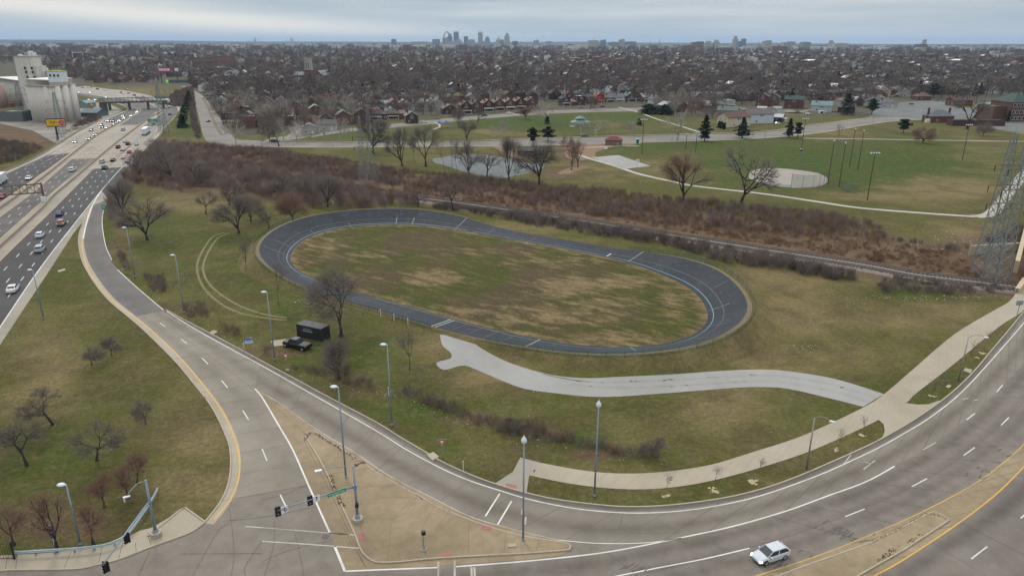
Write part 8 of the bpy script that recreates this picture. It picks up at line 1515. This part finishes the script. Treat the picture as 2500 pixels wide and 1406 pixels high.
# brick institution far left of centre, school, park buildings
shed(470, 528, 168, 142, 30, (.15, .085, .065), WHS, 'long brick institution with a white roof line beyond the freeway trees', 'institution', wins=11, floors=2, ww=2.2, wh=3, fr=TRIMW); shed(523, 566, 168, 138, 26, (.18, .085, .065), (.2, .13, .11), 'taller brick wing right of the long institution', 'institution', wins=6, floors=2, ww=2, wh=3, fr=TRIMW)
o = polymesh('institution_yard', gp([(484, 158), (566, 162), (562, 171), (486, 167)]), mat('yard_pale', (.40, .37, .32), (.5, .47, .42), .05, world=True), z=4.0, thick=.2); struct(o)
shed(2462, 2520, 298, 251, 24, (.13, .062, .042), (.05, .08, .065), 'three-storey brick school with a green hipped roof at the right edge', 'school', 'hip', rh=6, wins=6, floors=3, ww=1.9, wh=2.6, fr=TRIMW); shed(2421, 2462, 296, 262, 20, (.125, .062, .042), (.25, .22, .18), 'plain brick block with a stone band beside the school', 'school'); shed(2404, 2432, 274, 257, 14, (.58, .59, .58), (.30, .36, .35), 'white building with grey-green roof behind the school', 'hall', style='side', rh=1.5)
t = shed(2325, 2452, 308, 296, 7, (.09, .035, .035), (.40, .39, .38), 'long low canopy with a pale flat roof in front of the school', 'canopy')
t = house('house', 'small brick building with grey hipped roof and two chimneys at the edge of the park', 'park building', 17, 11, 4.4, 4.2, 'hip', (.15, .045, .038), (.15, .155, .165), None, loc=hp_(2288, 298), rz=rad(4), chim=0)
for s in (-1, 1): c_ = MB().box((s * 7.9, 0, 5), (.9, 1.4, 10)).build('chimney', WALLM, t); c_.color = (.08, .035, .03, 1)
MB().box((-9.8, -3.6, 1.2), (3.0, 2.4, 2.4)).build('white_annex', TRIMW, t)
# red roofed shelter, shed, gazebo, playground, toilets, seesaw things
t = house('shelter', 'small tan brick park building with a bright red hipped roof on orange clay', 'park building', 9, 6.5, 2.9, 1.9, 'hip', (.22, .155, .115), (.20, .04, .05), None, loc=hp_(1498, 354), rz=rad(-12), chim=0, det=False); MB().box((2.4, -3.3, 1.05), (1, .1, 2.1)).build('door', mat('blue_door', (.16, .2, .27)), t); struct(polymesh('shelter_pad', gp([(1473, 347), (1484, 356), (1525, 355), (1515, 351)]), KERBM, z=.035))
t = house('shelter', 'purplish dark roofed open shelter behind the pond trees', 'park shelter', 12, 6, 2.3, 1.5, 'hip', (.05, .04, .04), (.095, .07, .085), None, loc=hp_(1295, 378), rz=rad(-6), chim=0, det=False)
p = T(1416, 309); t = thing('gazebo', 'octagonal gazebo with a two-tier teal roof on the lawn', 'gazebo', p); TEAL = mat('teal_roof', (.07, .15, .14), (.1, .19, .18), .5, .6)
MB().lathe((0, 0, 0), [(7.2, 3.0), (3.4, 4.6), (3.4, 4.9)], 8).build('lower_roof', TEAL, t); MB().lathe((0, 0, 0), [(3.9, 5.3), (.2, 7.2), (0, 7.4)], 8).build('upper_roof', TEAL, t); MB().cyl((0, 0, 4.7), 2.9, .7, 8).build('cupola', PANE, t); MB().cyl((0, 0, 0), 7.6, .12, 8).build('floor', WALK, t)
for i in range(8): a = i * pi / 4; MB().box((6.4 * cos(a), 6.4 * sin(a), 1.6), (.25, .25, 3.1)).build('post', TRIMW, t)
MB().cyl((0, 0, .1), 2.2, .8, 8).build('table', mat('table_brown', (.10, .06, .05)), t)
p = T(1083, 314); t = thing('playground', 'orange and blue climbing frame with two pointed blue roofs', 'playground', p); OR_, BU_ = mat('play_orange', (.45, .12, .05)), mat('play_blue', (.04, .14, .42))
for x, y in ((-2.6, 0), (1.6, 1.5)):
    for i, j in ((-1, -1), (1, -1), (1, 1), (-1, 1)): MB().cyl((x + i, y + j, 0), .1, 3.4, 6).build('post', OR_, t)
    MB().lathe((x, y, 0), [(1.7, 3.3), (0, 5.0)], 4).build('roof', BU_, t); MB().box((x, y, 1.4), (2.2, 2.2, .15)).build('platform', OR_, t)
MB().box((4.2, 0, 1.2), (3.4, .8, .1)).build('slide', BU_, t); MB().box((-.5, .7, 1.7), (2.4, .8, .1)).build('bridge', OR_, t)
def small_box(px, py, dx, dy, dz, m, lb, cat_, nm, roof=None): p = T(px, py); t = thing(nm, lb, cat_, p); MB().box((0, 0, dz / 2), (dx, dy, dz)).build('body', m, t); MB().box((0, 0, dz + .08), (dx * 1.06, dy * 1.06, .16), taper=.8).build('roof', roof or WHP, t); MB().box((0, -dy / 2 - .02, dz * .45), (dx * .6, .04, dz * .8)).build('door', TRIM, t)
small_box(1556, 351, 1.4, 1.4, 2.6, mat('toilet_teal', (.02, .30, .25)), 'teal portable toilet by the red roofed building', 'portable toilet', 'portable_toilet'); small_box(2005, 273 + 4, 4, 2, 1.8, WHP, 'white camper trailer beside the pale green house', 'trailer', 'trailer'); small_box(1956, 370, .9, .7, 1.2, mat('bin_blue', (.03, .1, .2)), 'blue bin at the foot of a field light pole', 'bin', 'bin')
# gas station canopy
t = shed(411, 460, 203, 197, 12, (.12, .14, .13), (.50, .55, .48), 'pale flat fuel canopy beyond the freeway under the billboards', 'canopy')
p = G(409, 203); o = MB().box((0, 0, ztop(p, 409, 196) / 2), (1.2, .6, ztop(p, 409, 196))).box((0, 0, ztop(p, 409, 196) - 1.5), (3, .5, 3)).build('price_sign', mat('lime_sign', (.15, .6, .1), emit=(.2, .9, .15, .4))); o.location = p; tag(o, 'bright lime green sign at the fuel canopy', 'sign')
q = shed(557, 576, 242, 236, 2, (.6, .42, .05), (.6, .42, .05), 'bright yellow sign board on the tan shop', 'sign')
# viaduct at the right edge
t = thing('viaduct', 'tan concrete viaduct with an arched parapet at the right edge over the railway', 'viaduct', G(2482, 716)); b0 = t.location; VD = mat('viaduct_stone', (.40, .30, .18), (.50, .40, .26), .4, .8)
P_ = [G(2482, 716) - b0, G(2500, 690) - b0, G(2560, 600) - b0, G(2640, 480) - b0]; mb = MB(); kerb(P_, .5, 1.1, 0, mb); kerb(P_[:2], 1.0, 1.2, 0, mb); mb.build('parapet', VD, t)
q0, q1 = G(2474, 680, -2) - b0, G(2505, 560, -2) - b0; mb = MB(); d = (q1 - q0); a = math.atan2(d.y, d.x); L_ = d.length; c = (q0 + q1) / 2
for i in range(8): f = (i + .5) / 8; z_ = 1.0 + 2.4 * math.sin(pi * f); mb.box((q0.x + d.x * f, q0.y + d.y * f, (3.6 + z_) / 2 - 1.5), (L_ / 8, 1.0, 3.6 - z_ + 1), a)
mb.build('arch_wall', VD, t)
p = G(2366, 618); b_ = G(2495, 610); d = b_ - p; o = MB().box((d.length / 2, 0, .4), (d.length, .6, 3.4)).build('retaining_wall', KERBM); o.location = p; o.rotation_euler.z = math.atan2(d.y, d.x); tag(o, 'pale concrete retaining wall behind the right-hand pylons', 'wall')
# ============================================================ skyline
def bm_(n, c1, c2): # far facade with window bands
    m, t, b = nodes(n); q = oco(t); s = add(t, 'ShaderNodeSeparateXYZ'); t.links.new(q, s.inputs[0]); f = mth(t, 'GREATER_THAN', mth(t, 'FRACT', mth(t, 'MULTIPLY', s.outputs[2], .14)), .5); g = mth(t, 'GREATER_THAN', mth(t, 'FRACT', mth(t, 'MULTIPLY', mth(t, 'ADD', s.outputs[0], s.outputs[1]), .07)), .35)
    t.links.new(mixn(t, mth(t, 'MULTIPLY', mth(t, 'MULTIPLY', f, g), .7), c1, c2), b.inputs['Base Color']); b.inputs['Roughness'].default_value = .6; return m
FM = {'blue': bm_('blue_glass', (.16, .21, .27), (.08, .12, .17)), 'grey': bm_('grey_facade', (.30, .32, .34), (.16, .19, .22)), 'pale': bm_('pale_facade', (.36, .35, .32), (.2, .2, .2)), 'brick': bm_('brick_facade', (.16, .10, .095), (.10, .07, .07)), 'green': bm_('green_facade', (.19, .25, .25), (.10, .15, .16)), 'red': bm_('red_facade', (.19, .085, .07), (.12, .065, .06))}
FN = {'blue': 'blue glass', 'grey': 'grey', 'pale': 'pale stone', 'brick': 'dark brick', 'green': 'pale green', 'red': 'red brick'}
def tower(cx, wpx, ty, D, m, extra, label, by=112):
    a, b, c_ = ray(cx, by); k = D / b; p = Vector((a * k, D, 0)); h = ztop(p, cx, ty); w_ = wpx * D / F * .9; t = thing('office_tower' if h > 45 else 'far_building', label, 'tower' if h > 45 else 'building', p, rad((cx * 7) % 20 - 10)); M_ = FM[m]; d = min(w_, 45)
    if extra == 'step': MB().box((0, 0, h * .42), (w_, d, h * .84)).build('shaft', M_, t); MB().box((0, 0, h * .92), (w_ * .6, d * .6, h * .16)).build('crown', M_, t)
    elif extra == 'twin': MB().box((-w_ * .27, 0, h * .47), (w_ * .46, d, h * .94)).build('shaft', M_, t); MB().box((w_ * .25, 0, h * .5), (w_ * .5, d, h)).build('shaft', M_, t)
    elif extra == 'pyr': MB().box((0, 0, h * .36), (w_, d, h * .72)).build('shaft', M_, t); MB().box((0, 0, h * .86), (w_ * .95, d * .9, h * .28), taper=.1).build('roof', M_, t)
    elif extra == 'spire': MB().box((0, 0, h * .3), (w_, d, h * .6)).build('shaft', M_, t); MB().box((0, 0, h * .8), (w_ * .5, d * .5, h * .4), taper=.05).build('spire', M_, t)
    elif extra == 'corner': MB().box((0, 0, h * .46), (w_, d, h * .92)).build('shaft', M_, t); [MB().box((s * w_ * .32, 0, h * .96), (w_ * .26, d * .9, h * .09), taper=.5).build('crown', M_, t) for s in (-1, 0, 1)]
    else: MB().box((0, 0, h * .49), (w_, d, h * .98)).build('shaft', M_, t); MB().box((w_ * .1, 0, h * .99), (w_ * .4, d * .5, h * .03)).build('plant_room', M_, t)
DT = 7000
for a in [(1065, 20, 96, DT, 'blue', '', 'low wide blue glass block left of the arch'), (1089, 12, 83 + 10, DT - 300, 'blue', '', 'low block at the left foot of the arch'), (1091, 8, 92, DT - 500, 'grey', '', 'grey block between the arch and the stepped tower'), (1099, 12, 83, DT - 700, 'blue', 'step', 'dark blue stepped tower standing before the right leg of the arch'), (1114, 13, 77, DT - 600, 'blue', 'corner', 'tall blue-grey tower with a notched crown right of the arch'), (1138, 10, 89, DT - 900, 'blue', '', 'square dark blue block between the two tallest towers'), (1173, 12, 77, DT - 500, 'grey', 'corner', 'tallest grey slab tower of downtown'), (1190, 12, 90, DT - 400, 'green', 'step', 'stepped greenish tower right of the tallest slab'), (1217, 12, 90, DT, 'pale', 'pyr', 'pale tower with a pyramid roof'), (1226, 9, 97, DT - 200, 'green', '', 'low green-grey block right of the pyramid roof'), (1238, 13, 82, DT - 900, 'pale', 'step', 'pale ribbed tower at the right end of downtown'),
    (1105, 34, 101, DT - 1200, 'pale', '', 'long pale block in front of downtown, left'), (1150, 20, 97, DT - 1000, 'grey', '', 'low grey building between the dark block and the tallest slab'), (1120, 16, 96, DT - 1100, 'pale', 'step', 'pale stepped building below the notched tower'), (1185, 26, 101, DT - 1300, 'grey', '', 'low grey block below the greenish tower'), (1258, 14, 101, DT - 600, 'brick', '', 'low brick block right of downtown'), (962, 12, 96, 6200, 'blue', '', 'lone square blue-grey tower left of downtown'), (1026, 44, 102, 6500, 'pale', '', 'long white domed roof left of the arch'),
    (1448, 27, 99, 5200, 'pale', '', 'broad pale building with a small tower right of downtown'), (1450, 4, 93, 5200, 'pale', 'spire', 'thin tower on the broad pale building'), (1472, 14, 97, 5100, 'blue', 'twin', 'dark blue block with a sloping roof'), (1517, 13, 96, 5000, 'pale', 'twin', 'pale twin slab tower near the middle right'), (1497, 22, 103, 5000, 'green', '', 'low greenish block left of the twin slab'), (1539, 26, 102, 5000, 'blue', '', 'low dark block right of the twin slab'), (1309, 14, 98, 6000, 'grey', 'twin', 'distant chimneys and works right of downtown'), (1340, 16, 101, 6000, 'pale', '', 'low pale works right of the distant chimneys'), (1587, 2, 97, 5000, 'brick', 'spire', 'dark pointed steeple on the horizon'), (1609, 5, 93, 4300, 'pale', 'spire', 'pale church spire near the middle right'),
    (1702, 28, 102, 4200, 'brick', 'twin', 'broad dark brick hospital block'), (1729, 22, 101, 4300, 'pale', 'step', 'pale hospital block right of the dark brick one'), (1748, 14, 98, 4300, 'pale', 'step', 'taller pale hospital wing'), (1794, 11, 89, 4400, 'pale', 'step', 'slender cream tower, tallest at the right'), (1808, 17, 101, 4300, 'blue', '', 'dark blue hospital block right of the cream tower'), (1814, 10, 95, 4500, 'green', '', 'pale green glass tower behind the dark blue block'), (1851, 2, 96, 4300, 'grey', 'spire', 'dark green spire right of the hospital blocks'), (1871, 18, 99, 4000, 'pale', 'twin', 'large tan hospital slab'), (1903, 34, 113, 3300, 'red', '', 'long low red brick warehouse in the trees'), (1924, 28, 102, 4000, 'grey', 'twin', 'grey towers group behind the red warehouse'), (1965, 20, 103, 4100, 'green', '', 'pale green block right of the grey towers'), (2028, 12, 99, 4500, 'pale', 'step', 'pale stepped block above white roofs'), (2050, 34, 106, 4300, 'pale', '', 'long low white-roofed hospital'), (2255, 8, 97, 4600, 'pale', '', 'lone leaning-looking tan slab at the far right'), (2248, 24, 108, 4500, 'brick', '', 'low brick block below the lone tan slab'), (2336, 2, 105, 4400, 'grey', 'spire', 'small dark steeple at the far right'), (2420, 40, 114, 4200, 'pale', '', 'long pale warehouse at the far right'), (1680, 26, 112, 3800, 'red', '', 'low red brick row left of the hospital block'), (309, 3, 98, 3000, 'grey', 'spire', 'dark tapering tower on the left horizon'), (365, 2, 101, 4000, 'pale', 'spire', 'white mast on the left horizon'), (411, 2, 106, 3500, 'grey', 'spire', 'small spire among the trees at the left'), (110, 30, 112, 7500, 'pale', '', 'long white warehouse roof on the left horizon'), (205, 30, 112, 7500, 'pale', '', 'second long white warehouse roof on the left horizon'), (1465, 3, 124, 2600, 'pale', 'spire', 'small white steeple in the trees'), (1405, 3, 128, 2500, 'pale', 'spire', 'tiny white pointed roof in the trees')]: tower(*a)
# arch
a, b, c_ = ray(1091, 112); D_ = 7200.0; p = Vector((a * D_ / b, D_, 0)); hA = ztop(p, 1092, 78); t = MB(); n = 40; P = []
for i in range(n + 1): x = (i / n * 2 - 1); P.append((x * hA * .5 * .52, x * hA * .3, hA * (1 - (math.cosh(x * 2.2) - 1) / (math.cosh(2.2) - 1))))
t.tube(P, [7 + 6 * abs(i / n * 2 - 1) ** 2 for i in range(n + 1)], 3); o = t.build('gateway_arch', mat('arch_steel', (.30, .31, .32), rough=.4)); o.location = p; tag(o, 'tall thin steel arch at the left of the downtown skyline', 'arch')
# cable-stayed bridge on the left horizon
for cx, lb in ((624, 'left'), (713, 'right')):
    a, b, c_ = ray(cx, 110); D_ = 8500.0; p = Vector((a * D_ / b, D_, 0)); h = ztop(p, cx, 92); t = thing('bridge_pylon', 'pale A-shaped cable-stayed bridge pylon on the horizon, %s one' % lb, 'bridge pylon', p, 0, 'cable-stayed bridge pylons')
    for s in (-1, 1): MB().tube([(s * 17, 0, 0), (s * 4, 0, h * .75), (s * 1.5, 0, h)], [7, 5, 3], 5).build('leg', FM['pale'], t)
    mb = MB()
    for k in range(1, 8):
        for s in (-1, 1): mb.tube([(0, 0, h * (.5 + k * .06)), (s * k * 32, 0, h * .28)], .8, 3)
    mb.box((0, 0, h * .27), (470, 12, 5)); mb.build('deck_and_stays', FM['pale'], t)
# ============================================================ haze
hb_ = MB().box((0, 21000, 160), (84000, 44000, 330)); o = hb_.build('haze', []) ; tag(o, kind='stuff')
m = bpy.data.materials.new('haze_air'); m.use_nodes = True; m.node_tree.nodes.clear(); ou = m.node_tree.nodes.new('ShaderNodeOutputMaterial'); pv = m.node_tree.nodes.new('ShaderNodeVolumePrincipled')
pv.inputs['Color'].default_value = (.58, .76, 1.0, 1); pv.inputs['Density'].default_value = 4.2e-5; pv.inputs['Anisotropy'].default_value = .1; m.node_tree.links.new(pv.outputs[0], ou.inputs['Volume']); o.data.materials.append(m)
